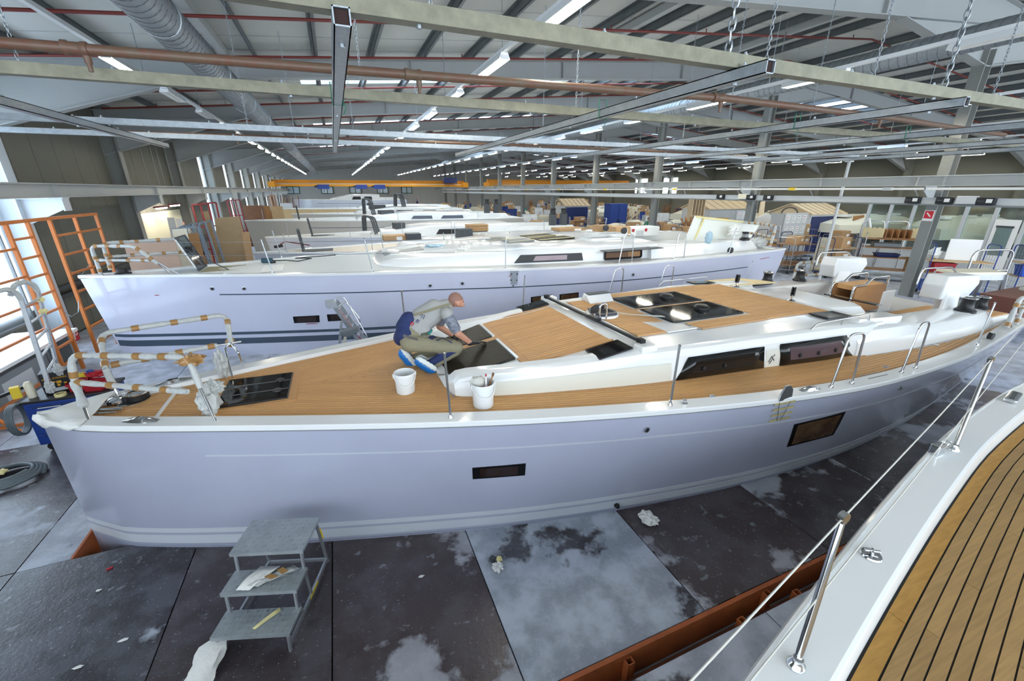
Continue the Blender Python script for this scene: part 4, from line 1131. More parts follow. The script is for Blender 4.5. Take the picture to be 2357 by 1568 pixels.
p = POP(1575, 930, zs1)
MB().lathe([(.035, 0), (.035, .012), (.02, .02), (.022, .05), (.012, .055)], (p.x, p.y, zs1(p.x)+.004), 12).build('fairlead', 'chrome', y1, smooth=40)
p = POP(2277, 783, zs1); MB().lathe([(.02, -.03), (.06, -.028), (.05, 0), (.06, .028), (.02, .03)], (p.x, p.y, p.z+.07), 14, 'y').build('block_sheave', 'black_plastic', y1, smooth=40)
for q in range(2): MB().bar((6.05, 2.72+.09*q, zs1(6)+.006), (6.45, 2.72+.085*q, zs1(6.4)+.006), .012, .004).build('gunwale_slot', 'mid_grey', y1)
for q in ((1100, 0),):
    pass
for px, py in ((1640, 914), (2038, 846), (2155, 795)):
    p = POP(px, py, dz1); MB().lathe([(.04, .008), (.035, .014)], (p.x, p.y, p.z), 14).build('deck_filler', 'chrome', y1)
# aft pushpit, wrapped
def wrapped(name, pts, r, parent, seed=0, bands=True):
    rnd = random.Random(seed); P = arc_pts(pts, .12, 5); out = []
    for i in range(len(P)-1):
        n = max(1, int((P[i+1]-P[i]).length/.06))
        for j in range(n): out.append(P[i].lerp(P[i+1], j/n))
    out.append(P[-1])
    o = MB().tube(out, [r*(.85+.35*rnd.random()) for _ in out], 9).build(name, 'bubble_wrap', parent, smooth=70)
    if bands:
        L = 0; nxt = .12
        for i in range(len(out)-1):
            L += (out[i+1]-out[i]).length
            if L > nxt:
                nxt = L + rnd.uniform(.2, .36); d = (out[i+1]-out[i]).normalized()
                MB().tube([out[i]-d*.035, out[i]+d*.035], r*1.22, 9).build('tape_band', 'brown_tape', o, smooth=70)
    return o
wrapped('pushpit', [(11.0, 3.2, 1.25), (11.2, 3.25, 1.75), (11.9, 3.3, 1.8), (12.3, 3.6, 1.78)], .034, y1, 5)
wrapped('pushpit', [(11.4, 3.22, 1.25), (11.5, 3.25, 1.5), (12.3, 3.5, 1.5)], .03, y1, 6)
wrapped('pushpit', [(10.6, 6.95, 1.28), (10.7, 7.0, 1.85), (11.6, 7.0, 1.85), (12.3, 6.7, 1.8)], .034, y1, 7)
wrapped('pushpit', [(10.65, 6.98, 1.55), (12.3, 6.85, 1.5)], .03, y1, 8)
# bow pulpit in bubble wrap
zt_ = 2.07
A0 = POP(205, 967, zs1); A1 = PZ(172, 880, 1.78); A2 = PZ(161, 818, zt_); A3 = PZ(432, 822, zt_); A4 = PZ(462, 893, 1.76); A5 = POP(497, 970, zs1)
B0 = Vector((A0.x+.02, 2*YC-A0.y+.02, A0.z)); B1_ = PZ(243, 850, 1.78); B2 = PZ(231, 768, zt_); B3 = PZ(521, 724, zt_); B4 = PZ(531, 790, 1.76); B5 = POP(535, 868, zs1); B6 = POP(560, 845, zs1)
pu = wrapped('pulpit', [A1, A2, A3, A4], .03, y1, 1)
wrapped('pulpit', [A0.lerp(A1, .35), A1], .036, y1, 2, False)
tube_part('pulpit_leg', [A0, A0.lerp(A1, .45)], .014, 'chrome', y1)
wrapped('pulpit', [A1, PZ(432, 902, 1.76)], .029, y1, 3)
tube_part('pulpit_leg', [A5, A4], .014, 'chrome', y1)
wrapped('pulpit', [B1_, B2, B3, B4], .029, y1, 4)
wrapped('pulpit', [B0.lerp(B1_, .4), B1_], .034, y1, 9, False)
tube_part('pulpit_leg', [B0, B0.lerp(B1_, .45)], .014, 'chrome', y1)
wrapped('pulpit', [PZ(248, 842, 1.76), PZ(500, 795, 1.76)], .03, y1, 10)
tube_part('pulpit_leg', [PZ(490, 797, 1.76), PZ(555, 786, 1.76)], .014, 'chrome', y1)
tube_part('pulpit_leg', arc_pts([B5, PZ(517, 800, 1.72), B4], .05), .014, 'chrome', y1); tube_part('pulpit_leg', arc_pts([B6, PZ(548, 810, 1.72), B4], .05), .014, 'chrome', y1)
def crumple(c, s, n, m, seed, jag=.35, sub=2):
    rnd = random.Random(seed); bm = bmesh.new(); bmesh.ops.create_icosphere(bm, subdivisions=3, radius=1)
    ph = [rnd.uniform(0, 9) for _ in range(6)]
    b = MB()
    for v in bm.verts:
        q = v.co.copy()
        k = 1 + jag*(math.sin(7*q.x+ph[0])*math.sin(6*q.y+ph[1])*.6 + math.sin(11*q.z+ph[2])*.3 + rnd.uniform(-.35, .35))
        b.v.append(Vector(c) + Vector((q.x*s[0], q.y*s[1], q.z*s[2]))*k)
    bm.verts.index_update()
    for f in bm.faces: b.face(*[v.index for v in f.verts])
    bm.free(); return b
crumple(PZ(478, 925, 1.56), (.09, .09, .17), 0, '', 3, .5).build('loose_wrap', 'bubble_wrap', y1)
crumple(PZ(492, 890, 1.68), (.08, .06, .06), 0, '', 4, .6).build('loose_wrap', 'bubble_wrap', y1)
crumple(PZ(440, 828, 2.03), (.1, .07, .06), 0, '', 5, .5).build('tape_knot', 'brown_tape', y1)
crumple(PZ(508, 838, 1.62), (.06, .08, .16), 0, '', 6, .5).build('loose_wrap', 'bubble_wrap', y1)
crumple(PZ(530, 788, 1.76), (.05, .05, .05), 0, '', 7, .5).build('tape_knot', 'brown_tape', y1)
# white fleece over the bow
g = []
for i in range(13):
    X = lerp(-3.0, -2.5, i/12); bb = H1.B(max(X, -2.97), zs1(X)); row = []
    z = zs1(X) + .02; hang = (.03 if i == 0 else .11) + .02*math.sin(i*.9) - .08*i/12
    w_ = max(bb, .02) + .03
    row.append(Vector((X, YC-w_-.015, z-hang))); row.append(Vector((X, YC-w_-.012, z-hang*.5))); row.append(Vector((X, YC-w_, z-.005)))
    for q in range(1, 8):
        row.append(Vector((X, lerp(YC-w_, YC+w_, q/8), z + .012*math.sin(i*.7+q*1.1))))
    row.append(Vector((X, YC+w_, z-.005))); row.append(Vector((X, YC+w_+.012, z-.1)))
    g.append(row)
tag(MB().sheet(g).build('fleece_mat', 'paper', smooth=60, solid=.008), 'white fleece mat draped over the bow of the teak decked yacht', 'mat')
# ------------------------------------------------------------------ the other yachts
def simple_yacht(label, H_, hullm, deckm='gelcoat_matt', cx=(0, 8), cw=.62, ch=.4, wins=(), detail=1, roofm='gelcoat', coam=True, hood=True):
    r = thing('sailing_yacht', label, 'sailboat', ((H_.x0+H_.x1)/2, H_.yc, 0))
    H_.mesh(r, hullm, n=28); H_.gunwale(r, 'gelcoat', w=.16, n=30)
    dz = lambda X: H_.zs(X)-.05
    H_.deck(r, deckm, dz, w=.14, camber=.05)
    xa, xb = cx
    def c(X): return max(.25, (H_.B(X, H_.zs(X)) - cw)) * interp(X, [xa, xa+.12, xa+.5], [.62, .8, 1])
    def hh(X): return interp(X, [xa, xa+.15, xa+.4, xa+(xb-xa)*.45, xb], [.02, .14, .22, ch, ch])
    rs = []; n = 18
    for i in range(n+1):
        X = xa + (xb-xa)*(i/n)**1.3; d = dz(X); h = hh(X); w_ = c(X)
        half = [(w_, d-.02), (w_-.02, d+.55*h), (w_-.07, d+.9*h), (w_-.16, d+h), (w_*.5, d+h+.04), (0, d+h+.05)]
        rs.append([Vector((X, H_.yc-y, z)) for y, z in half] + [Vector((X, H_.yc+y, z)) for y, z in reversed(half[:-1])])
    b = MB().rings(rs, closed=False)
    for q in (rs[0], rs[-1]): k = len(b.v); b.v += q; b.face(*range(k, k+len(q)))
    b.build('coachroof', roofm, r, smooth=40)
    for sg in (-1, 1):
        for (wa, wb, wm) in wins:
            g = []
            for i in range(5):
                X = lerp(wa, wb, i/4); Xu = lerp(wa+.18, wb-.04, i/4)
                g.append([Vector((X, H_.yc+sg*(c(X)+.006), dz(X)+.06)), Vector((Xu, H_.yc+sg*(c(Xu)-.012), dz(Xu)+hh(Xu)*.62))])
            o = MB().sheet(g).build('cabin_window', wm, r, smooth=40)
            if detail > 1:
                gi = [[q[0].lerp(q[1], .22) + Vector((0, sg*.006, 0)), q[0].lerp(q[1], .8) + Vector((0, sg*.006, 0))] for q in g[1:-1]]
                MB().sheet(gi).build('pane', mat('pane_mauve', (150, 130, 138), .1), o)
        if coam:
            rsx = []
            for X in (xb-.4, xb+.2, (xb+H_.x1)/2, H_.x1-1.2, H_.x1-.8):
                w_ = H_.B(X, H_.zs(X)) - .55; z = dz(X) + (.34 if X < H_.x1-1 else .1)
                rsx.append([Vector((X, H_.yc+sg*w_, dz(X)-.05)), Vector((X, H_.yc+sg*(w_-.06), z-.03)), Vector((X, H_.yc+sg*(w_-.1), z)), Vector((X, H_.yc+sg*(w_-.45), z)), Vector((X, H_.yc+sg*(w_-.5), dz(X)-.05))])
            MB().rings(rsx).build('cockpit_coaming', 'gelcoat', r, smooth=40)
    r_ = dict(root=r, dz=dz, c=c, hh=hh, top=lambda X: dz(X)+hh(X)+.05)
    return r_
def zlin(xa, za, xb, zb_): return lambda X: za + (zb_-za)*(X-xa)/(xb-xa)
def hb_prof(x0, x1, mx, xm=.62):
    fr = [0, .02, .05, .12, .2, .3, .42, .55, .68, .8, .92, 1]; v = [0, .07, .16, .36, .54, .72, .87, .97, 1.0, .98, .9, .8]
    xs = [x0 + f*(x1-x0) for f in fr]; return xs, [mx*k for k in v], [mx*k*(1.0 if k < .3 else .93) for k in v]
# ---- second yacht: pale hull with dark stripes
z2 = zlin(-5.2, 1.9, 13.6, 1.79)
H2 = Hull(-5.22, 13.6, 11.5, z2, [-5.22, -4.9, -4.3, -3.44, -1.68, .06, 1.91, 3.75, 6.48, 8.76, 10.9, 13.2, 13.6],
          [0, .14, .32, .58, 1.18, 1.7, 2.1, 2.5, 2.78, 2.72, 2.54, 2.2, 2.1], [0, .2, .42, .7, 1.2, 1.62, 1.98, 2.3, 2.5, 2.4, 2.2, 1.8, 1.7], rake=.3)
Y2 = simple_yacht('pale lavender sailing yacht with dark waterline stripes behind the teak decked yacht', H2, 'hull_pale', cx=(.75, 8.4), cw=.72, ch=.42, wins=((4.0, 5.9, 'black_frame'),), detail=2)
y2 = Y2['root']
H2.band(y2, 'cove_line', 'stripe_dark', lambda X: z2(X)-.46, lambda X: z2(X)-.435, -2.6, 11.6)
H2.band(y2, 'boot_stripe', 'stripe_dark', .50, .565, -4.95, 13.2)
H2.band(y2, 'boot_stripe', 'stripe_dark', .28, .42, -4.93, 13.2)
for px in ([(674, 729), (735, 726), (736, 742), (677, 744)], [(752, 724), (805, 722), (808, 737), (755, 740)]): hull_window(H2, y2, px, inset=.25)
for px in ([(1222, 684), (1270, 678), (1269, 708), (1222, 708)], [(1288, 678), (1332, 673), (1331, 700), (1288, 702)]): hull_window(H2, y2, px, glass='window_interior', inset=.14)
for px, py in ((489, 664), (562, 664), (990, 657), (1064, 652), (1457, 632)):
    p = H2.hit(px, py); o = MB().lathe([(.045, 0), (.045, .012), (.028, .014), (.026, 0)], H2.near(p.x, p.z, .002), 12, M=Matrix.Rotation(PI/2, 3, 'X')).build('through_hull', 'steel', y2, smooth=40)
    MB().lathe([(.024, 0), (.024, .006)], H2.near(p.x, p.z, .004), 10, M=Matrix.Rotation(PI/2, 3, 'X')).build('through_hull_bore', 'black_plastic', o)
# open portlight with a dark rounded rim, showing the wooden cabin inside
xo0, xo1 = 6.55, 7.75
def cabin_pt(X, u, off=.01): return Vector((X, H2.yc - (Y2['c'](X) - .02*u + off), Y2['dz'](X) + .06 + u*(Y2['hh'](X)*.62-.06)))
g = [[cabin_pt(lerp(xo0, xo1, i/8), u, .012) for u in (.05, .5, .95)] for i in range(9)]
op = MB().sheet(g).build('open_portlight', 'wood_brown', y2)
MB().sheet([[cabin_pt(lerp(xo0+.05, xo0+.75, i/4), u, .018) for u in (.15, .85)] for i in range(5)]).build('cabin_interior', 'wood_dark', op)
rim = [cabin_pt(xo0, .0, .02), cabin_pt((xo0+xo1)/2, 0, .02), cabin_pt(xo1, 0, .02), cabin_pt(xo1, 1, .02), cabin_pt((xo0+xo1)/2, 1, .02), cabin_pt(xo0, 1, .02)]
MB().tube(arc_pts(rim + [rim[0]], .05), .03, 6).build('portlight_rim', 'rubber', op, smooth=60)
MB().prism([cabin_pt(xo0-.15, 1.15, .02), cabin_pt(xo1+.5, 1.25, .02), cabin_pt(xo1+.5, 1.25, .35), cabin_pt(xo0-.15, 1.15, .35)], (0, 0, .02)).build('portlight_lid', 'dark_grey', op)
# masked chainplate patch with bolt holes and red marks
c_ = [(H2.hit(*q).x, H2.hit(*q).z) for q in ((1173, 622), (1194, 620), (1190, 655), (1176, 655))]
cpp = H2.patch(y2, 'chainplate_patch', 'hull_white', c_, .006)
for q in ((1177, 631), (1190, 631), (1176, 645), (1189, 645), (1181, 658)):
    p = H2.hit(*q); MB().lathe([(.016, 0), (.016, .014)], H2.near(p.x, p.z, .0), 8, M=Matrix.Rotation(PI/2, 3, 'X')).build('bolt_hole', 'rubber', cpp)
for a, b_ in (((1170, 636), (1176, 632)), ((704, 745), (731, 744)), ((356, 679), (366, 679)), ((1749, 596), (1771, 592)), ((811, 740), (818, 738))):
    pa, pb = H2.hit(*a), H2.hit(*b_); H2.patch(y2, 'pencil_mark', 'ink_red', [(pa.x, pa.z), (pb.x, pb.z), (pb.x, pb.z-.015), (pa.x, pa.z-.015)], .007, th=.002)
for X, ln in ((-1.45, -.1), (.6, -.1), (3.55, .03), (10.6, .15)):
    stanchion(H2, y2, X, -1, .72, ln)
for X, ln in ((-1.5, -.1), (1.2, -.05), (3.6, .0), (9.6, .1)): stanchion(H2, y2, X, 1, .72, ln)
for a, b_ in ((6.55, 6.95), (8.35, 8.75)): gate(H2, y2, a, b_, -1, .7)
for z in (.68, .4):
    tube_part('lifeline', [(-4.2, 11.2, z2(-4)+z), (-1.55, H2.yc-H2.B(-1.45, 1.8)+.1, z2(0)+z), (.5, H2.yc-H2.B(.6, 1.8)+.1, z2(0)+z), (3.58, H2.yc-H2.B(3.6, 1.8)+.1, z2(3)+z)], .005, 'steel', y2, 5)
# pulpit wrapped in white plastic
zz = z2(-5)
wrapped('pulpit', [(-4.75, 11.28, zz+.05), (-4.75, 11.25, zz+.62), (-3.9, 10.85, zz+.62), (-3.6, 10.85, zz+.25)], .034, y2, 21)
wrapped('pulpit', [(-4.75, 11.72, zz+.05), (-4.75, 11.75, zz+.62), (-3.5, 12.15, zz+.62), (-3.3, 12.1, zz+.3)], .034, y2, 22)
wrapped('pulpit', [(-4.75, 11.26, zz+.33), (-3.72, 10.86, zz+.32)], .03, y2, 23); wrapped('pulpit', [(-4.75, 11.74, zz+.33), (-3.4, 12.12, zz+.32)], .03, y2, 24)
for p0, p1 in (((-3.6, 10.85, zz+.28), (-3.45, 10.92, zz)), ((-3.6, 10.85, zz+.28), (-3.3, 10.88, zz)), ((-3.3, 12.1, zz+.3), (-3.15, 12.1, zz)), ((-4.75, 11.28, zz+.08), (-4.72, 11.3, zz))):
    tube_part('pulpit_leg', [p0, p1], .014, 'chrome', y2)
crumple((-3.35, 12.08, zz+.35), (.12, .1, .12), 0, '', 31, .5).build('loose_wrap', 'bubble_wrap', y2)
w2 = MB().lathe([(.15, 0), (.15, .05), (.1, .07), (.1, .14), (.06, .15)], (-4.45, 11.45, zz-.04), 18).build('windlass', 'black_plastic', y2, smooth=40)
MB().lathe([(.17, 0), (.17, .015)], (-4.45, 11.45, zz-.045), 18).build('windlass_base', 'chrome', w2)
# raised forehatch standing open, and a dark foredeck opening
fh = MB().prism([(-3.05, 11.2, zz), (-3.05, 11.9, zz), (-3.32, 11.9, zz+.72), (-3.32, 11.2, zz+.72)], (.03, 0, .01)).build('open_hatch', 'plexi', y2)
for y in (11.22, 11.88): MB().bar((-3.02, y, zz), (-3.29, y, zz+.72), .03, .03).build('hatch_frame', 'dark_grey', fh)
for z in (0, .72): MB().bar((lerp(-3.02, -3.29, z/.72), 11.2, zz+z), (lerp(-3.02, -3.29, z/.72), 11.9, zz+z), .03, .03).build('hatch_frame', 'dark_grey', fh)
MB().boxz(-3.25, -3.1, 11.45, 11.65, zz+.38, zz+.5).build('hatch_handle', 'black_plastic', fh)
tube_part('hatch_strut', [(-2.45, 11.25, zz-.03), (-3.2, 11.22, zz+.5)], .012, 'dark_grey', fh)
MB().boxz(-3.0, -2.2, 11.2, 11.9, z2(-2.6)-.045, z2(-2.6)-.015).build('hatch_opening', mat('olive', (150, 142, 112), .6), y2)
# coachroof fittings of the second yacht
tp = Y2['top']
for (xa, xb, ya, yb, m) in ((1.0, 2.0, 11.0, 11.45, 'mid_grey'), (1.0, 2.0, 11.6, 12.1, 'light_grey')):
    MB().prism([(xa, ya, tp(xa)-.01), (xb, ya, tp(xb)-.02), (xb, yb, tp(xb)-.01), (xa, yb, tp(xa)-.01)], (0, 0, .03)).build('roof_hatch', m, y2)
for i, (xa, ya) in enumerate(((5.2, 10.7), (5.2, 11.5), (4.2, 10.5), (3.9, 11.2))):
    o = MB().prism([(xa, ya, tp(xa)-.03), (xa+1.2-.2*i, ya+.1, tp(xa)), (xa+1.2-.2*i, ya+.7, tp(xa)), (xa, ya+.6, tp(xa)-.02)], (0, 0, .03)).build('roof_hatch', 'dusty_glass' if i < 2 else 'mid_grey', y2)
    MB().bar((xa, ya+.02, tp(xa)+.02), (xa+1.2-.2*i, ya+.12, tp(xa)+.045), .04, .006).build('masking_tape', 'masking', o); MB().bar((xa, ya+.6, tp(xa)+.02), (xa+1.2-.2*i, ya+.7, tp(xa)+.045), .04, .006).build('masking_tape', 'masking', o)
for (xa, ya) in ((6.7, 10.4), (7.6, 11.3)):
    o = MB()
    for p0, p1 in (((xa, ya), (xa+1, ya)), ((xa, ya+.6), (xa+1, ya+.6)), ((xa, ya), (xa, ya+.6)), ((xa+1, ya), (xa+1, ya+.6))): o.bar(p0+(tp(xa)+.01,), p1+(tp(xa)+.01,), .07, .05)
    o = o.build('roof_hatch_frame', 'gelcoat', y2); MB().boxz(xa+.04, xa+.96, ya+.04, ya+.56, tp(xa)-.04, tp(xa)-.005).build('hatch_opening', 'mid_grey', o)
for (x, y) in ((8.35, 12.1), (8.35, 11.1)):
    o = MB().lathe([(.07, 0), (.02, .03), (.018, .1)], (x, y, tp(8.3)-.03), 10).build('turning_block', 'chrome', y2, smooth=40)
    MB().lathe([(.03, -.04), (.1, -.035), (.1, .035), (.03, .04)], (x, y, tp(8.3)+.15), 16, 'y').build('block_sheave', 'black_plastic', o, smooth=35)
for (x, y, s_) in ((12.05, 9.75, 1.25), (10.3, 9.55, .7)):
    z = Y2['dz'](x)+.33
    if s_ > 1:
        o = MB().lathe([(.15, 0), (.15, .05), (.1, .1), (.09, .22), (.12, .26)], (x, y, z), 16).build('winch', 'black_plastic', y2, smooth=40)
        MB().lathe([(.1, .1), (.095, .2)], (x, y, z), 16).build('winch_drum', 'mid_grey', o, smooth=40)
    else: crumple((x, y, z+.16), (.12, .1, .2), 0, '', 41, .15).build('covered_winch', 'blue_cloth', y2)
MB().lathe([(.02, -.04), (.09, -.035), (.09, .035), (.02, .04)], (10.75, 9.1, z2(10.7)+.1), 14, 'y').build('block_sheave', 'black_plastic', y2, smooth=35)
# big white masked panel standing in the cockpit
bp = MB().prism([(11.1, 11.3, 1.95), (13.9, 11.0, 1.95), (14.4, 11.1, 2.45), (11.6, 11.5, 2.75)], (.05, .08, 0)).build('masked_panel', 'film', y2)
MB().bar((11.62, 11.45, 2.72), (14.38, 11.05, 2.43), .05, .06).build('masking_tape', 'masking', bp); MB().bar((11.5, 11.27, 1.96), (11.95, 11.4, 2.7), .03, .07).build('masking_tape', 'masking', bp)
crumple((12.9, 10.9, 2.25), (.25, .1, .2), 0, '', 43, .4).build('cockpit_wrap', 'paper', y2)
wrapped('pushpit', [(13.1, 9.6, 1.85), (13.2, 9.6, 2.5), (13.6, 10.5, 2.5), (13.6, 12, 2.5)], .04, y2, 25); wrapped('pushpit', [(13.15, 9.6, 2.15), (13.6, 10.5, 2.15), (13.6, 12, 2.15)], .035, y2, 26)
crumple((13.0, 10.0, 1.95), (.35, .2, .15), 0, '', 44, .3).build('loose_wrap', 'bubble_wrap', y2)
# ---- yachts farther down the hall
def far_yacht(label, pb, ps, Y, hullm, mx=2.2, ch=.4, wins=((.42, .52), (.54, .64)), cx=(.3, .68), deckm='gelcoat_matt', winm='black_frame', roofm='gelcoat', line=True, detail=1):
    a = PY(pb[0], pb[1], Y); e = PY(ps[0], ps[1], Y)
    x0, x1 = a.x, e.x; L = x1-x0; z0 = a.z; xs, hb, wb_ = hb_prof(x0, x1, mx)
    Hh = Hull(x0, x1, Y, zlin(x0, z0, x1, z0-.12), xs, hb, wb_, rake=.25)
    d = simple_yacht(label, Hh, hullm, deckm, (x0+cx[0]*L, x0+cx[1]*L), .6, ch, [(x0+a_*L, x0+b_*L, winm) for a_, b_ in wins], detail, roofm)
    d['H'] = Hh; d['L'] = L; d['x0'] = x0
    if line: Hh.band(d['root'], 'cove_line', 'stripe_dark', lambda X: Hh.zs(X)-.45, lambda X: Hh.zs(X)-.42, x0+.2*L, x0+.9*L, n=16)
    for f in (.06, .22, .36, .5, .8): stanchion(Hh, d['root'], x0+f*L, -1, .62)
    return d
Y3 = far_yacht('low white sailing yacht with beige decks in the third row', (583, 581), (1515, 541), 17.2, 'hull_white', 2.3, .38, wins=(), cx=(.28, .66), deckm=mat('deck_beige', (214, 202, 186), .7), line=False)
Y4 = far_yacht('white sailing yacht with a tall raised hatch in the fourth row', (610, 545), (1330, 520), 23, 'hull_white', 2.3, .5, wins=((.46, .62),), cx=(.28, .7))
Y5 = far_yacht('grey beige sailing yacht with an open dark forehatch in the fifth row', (563, 507), (1180, 497), 30, 'hull_grey', 2.5, .42, wins=((.55, .63), (.66, .75)), cx=(.36, .78), winm='print_grey')
Y6 = far_yacht('grey sailing yacht stacked with brown boxes in the sixth row', (672, 492), (1100, 488), 36.5, 'hull_grey', 2.3, .5, wins=((.5, .6), (.64, .74)), cx=(.3, .75))
Y7 = far_yacht('wood coloured boat hull in the seventh row', (645, 480), (1050, 478), 43, 'hull_wood', 2.2, .35, wins=((.5, .56),), cx=(.4, .8), line=False)
Y8 = far_yacht('bright white sailing yacht nearest the far end wall', (676, 459), (931, 460), 60, 'hull_white', 2.4, .7, wins=((.5, .58), (.6, .68)), cx=(.3, .75))
# hatch lids standing open, hoods and racks seen on those decks
def open_lid(d, f, dy, h, lean, m='dark_grey', w=.6):
    x = d['x0'] + f*d['L']; z = d['H'].zs(x); y = d['H'].yc + dy
    o = MB()
    for yy in (y, y+w): o.bar((x, yy, z), (x+lean, yy, z+h), .05, .05)
    o.bar((x+lean, y, z+h), (x+lean, y+w, z+h), .05, .05); o.bar((x, y, z), (x, y+w, z), .05, .05)
    o = o.build('open_hatch', m, d['root']); MB().prism([(x+.01, y, z+.05), (x+.01, y+w, z+.05), (x+lean+.01, y+w, z+h), (x+lean+.01, y, z+h)], (.012, 0, 0)).build('pane', 'plexi', o)
    MB().boxz(x-.05, x+1.0, y-.05, y+w+.05, z-.045, z-.01).build('hatch_opening', 'dark_grey', d['root'])
open_lid(Y3, .09, -.3, .75, -.08); open_lid(Y4, .12, -.3, .8, -.1); open_lid(Y5, .17, -.3, .8, -.05)
def arch(d, f, h, n=3):     # dark ribbed spray frames
    x = d['x0']+f*d['L']; z = d['top'](x)
    for k in range(n):
        yy = d['H'].yc - .9 + .05*k
        MB().tube(arc_pts([(x+.1*k, yy, z-.1), (x-.15+.1*k, yy, z+h), (x-.5+.08*k, yy+.6, z+h*1.1), (x-.5+.08*k, yy+1.2, z)], .2), .04, 6).build('hood_frame', 'dark_grey', d['root'], smooth=60)
arch(Y4, .29, .7); arch(Y5, .42, .9); arch(Y6, .55, .9, 4)
for d, f, dy, s_, m in ((Y4, .36, -.6, (.5, .6, .3), 'dark_grey'), (Y5, .47, -.6, (.9, .7, .25), 'dark_grey'), (Y6, .42, -.5, (1.2, .6, .3), 'dark_grey'), (Y3, .42, -.7, (.55, .5, .38), 'dark_grey')):
    x = d['x0']+f*d['L']; MB().box((x, d['H'].yc+dy, d['top'](x)+s_[2]/2-.05), s_, .2).build('deck_box', m, d['root'], bevel=.02)
for d, f, m in ((Y6, .62, 'cardboard'), (Y6, .66, 'cardboard')): pass
for d in (Y4, Y5):
    for f in (.86, .9):
        x = d['x0']+f*d['L']; z = d['H'].zs(x)+.3; yy = d['H'].yc-1.2
        MB().box((x, yy, z+.25), (.35, .35, .7)).build('winch_post', 'dark_grey', d['root'], bevel=.03); MB().lathe([(.2, 0), (.14, .1), (.14, .25), (.2, .3)], (x, yy, z+.6), 12).build('winch', 'black_plastic', d['root'], smooth=40)
# ------------------------------------------------------------------ the yacht the camera stands on
z0_ = lambda X: 1.72
H0 = Hull(-6.5, 11, -1.2, z0_, [-6.5, -4, -2, 0, 1.3, 2.4, 3.57, 4.69, 6.4, 8.5, 11], [0, .55, 1.05, 1.52, 1.85, 2.12, 2.38, 2.59, 2.78, 2.85, 2.6], [0, .5, .95, 1.4, 1.7, 1.95, 2.2, 2.4, 2.55, 2.6, 2.3], rake=.3)
y0_ = thing('sailing_yacht', 'white yacht with weathered teak deck and black seams at the lower right corner', 'sailboat', (3, -1.2, 0))
H0.mesh(y0_, 'gelcoat')
b = MB(); rs = []
for i in range(60):
    X = lerp(-3, 10.5, i/59); bb = H0.B(X, 1.72); P = lambda y, z: Vector((X, -1.2+y, z))
    rs.append([P(bb+.03, 1.60), P(bb+.035, 1.66), P(bb+.02, 1.70), P(bb-.01, 1.715), P(bb-.195, 1.722), P(bb-.21, 1.716), P(bb-.217, 1.70), P(bb-.235, 1.60)])
b.rings(rs).build('gunwale', 'gelcoat', y0_, smooth=24)
H0.band(y0_, 'gunwale_seam', 'mid_grey', 1.592, 1.6, -2.5, 10, off=.034)
MB().sheet([[Vector((lerp(-3, 10.4, i/40), -1.2 + q*(H0.B(lerp(-3, 10.4, i/40), 1.72)-.2), 1.622)) for q in (.2, .6, 1)] for i in range(41)]).build('deck', 'caulk_black', y0_)
rnd = random.Random(5)
for k in range(26):
    d0 = .243 + (0 if k == 0 else .078 + (k-1)*.058); wd = .07 if k == 0 else .0515
    X = -1.2 if k else -2.5
    X += rnd.uniform(0, 1.2)
    while X < 9.5:
        L = rnd.uniform(1.1, 2.3); X2 = min(X+L, 9.6); rs = []
        n = max(3, int((X2-X)/.25))
        for i in range(n+1):
            x = lerp(X, X2-.003, i/n); bb = H0.B(x, 1.72); P = lambda y, z: Vector((x, -1.2+y, z))
            rs.append([P(bb-d0, 1.615), P(bb-d0, 1.629), P(bb-d0-wd, 1.629), P(bb-d0-wd, 1.615)])
        MB().rings(rs).build('margin_plank' if k == 0 else 'teak_plank', 'margin_old' if k == 0 else 'teak_old', y0_)
        X = X2
def st0(pb, pt, r=.0155):
    p = PZ(pb[0], pb[1], 1.72); z = 2.38
    q = PZ(pt[0], pt[1], z)
    o = tube_part('stanchion', [p, q], [r*1.05, r*.8], 'chrome', y0_, 14)
    MB().lathe([(.036, 0), (.034, .012), (.024, .022), (.02, .045)], p, 16).build('stanchion_base', 'chrome', o, smooth=50)
    MB().lathe([(.01, -.012), (.026, -.012), (.026, .012), (.01, .012)], q, 12, 'y').build('wire_ring', 'chrome', o, smooth=50)
    return p, q
pA, qA = st0((1832, 1532), (1941, 1192)); pB, qB = st0((2195, 1035), (2281, 828))
for a, zf in ((1, 'upper'), (.47, 'lower')):
    A = pA.lerp(qA, a); B_ = pB.lerp(qB, a)
    tube_part('lifeline', [A + (A-B_)*.9, A, A.lerp(B_, .5) - Vector((0, 0, .012)), B_, B_ + (B_-A)*1.2], .0036, 'rope', y0_, 6)
# fittings on its gunwale
p = PZ(2005, 1278, 1.722); o = MB().lathe([(.05, 0), (.046, .008), (.02, .012)], p, 18).build('pad_eye', 'chrome', y0_, smooth=50)
MB().bar(p+Vector((-.02, -.012, .01)), p+Vector((.02, .012, .01)), .012, .05).build('eye_plate', 'chrome', o, bevel=.004)
tube_part('eye_pin', [p+Vector((-.03, .02, .03)), p+Vector((.03, -.02, .03))], .008, 'chrome', o)
p = PZ(2330, 918, 1.722); o = MB().box(p+Vector((0, 0, .02)), (.3, .09, .035), .2).build('mooring_cleat', 'chrome', y0_, bevel=.015)
MB().box(p+Vector((0, 0, .042)), (.2, .035, .01), .2).build('cleat_slot', 'dark_grey', o)
p = PZ(2160, 1040, 1.722); o = MB().boxz(p.x-.09, p.x+.02, p.y-.03, p.y+.03, 1.72, 1.80).build('rope_lead', 'chrome', y0_, bevel=.012)
MB().lathe([(.012, -.015), (.03, -.014), (.022, 0), (.03, .014), (.012, .015)], p+Vector((.07, 0, .06)), 14, 'y').build('lead_sheave', 'chrome', o, smooth=50)
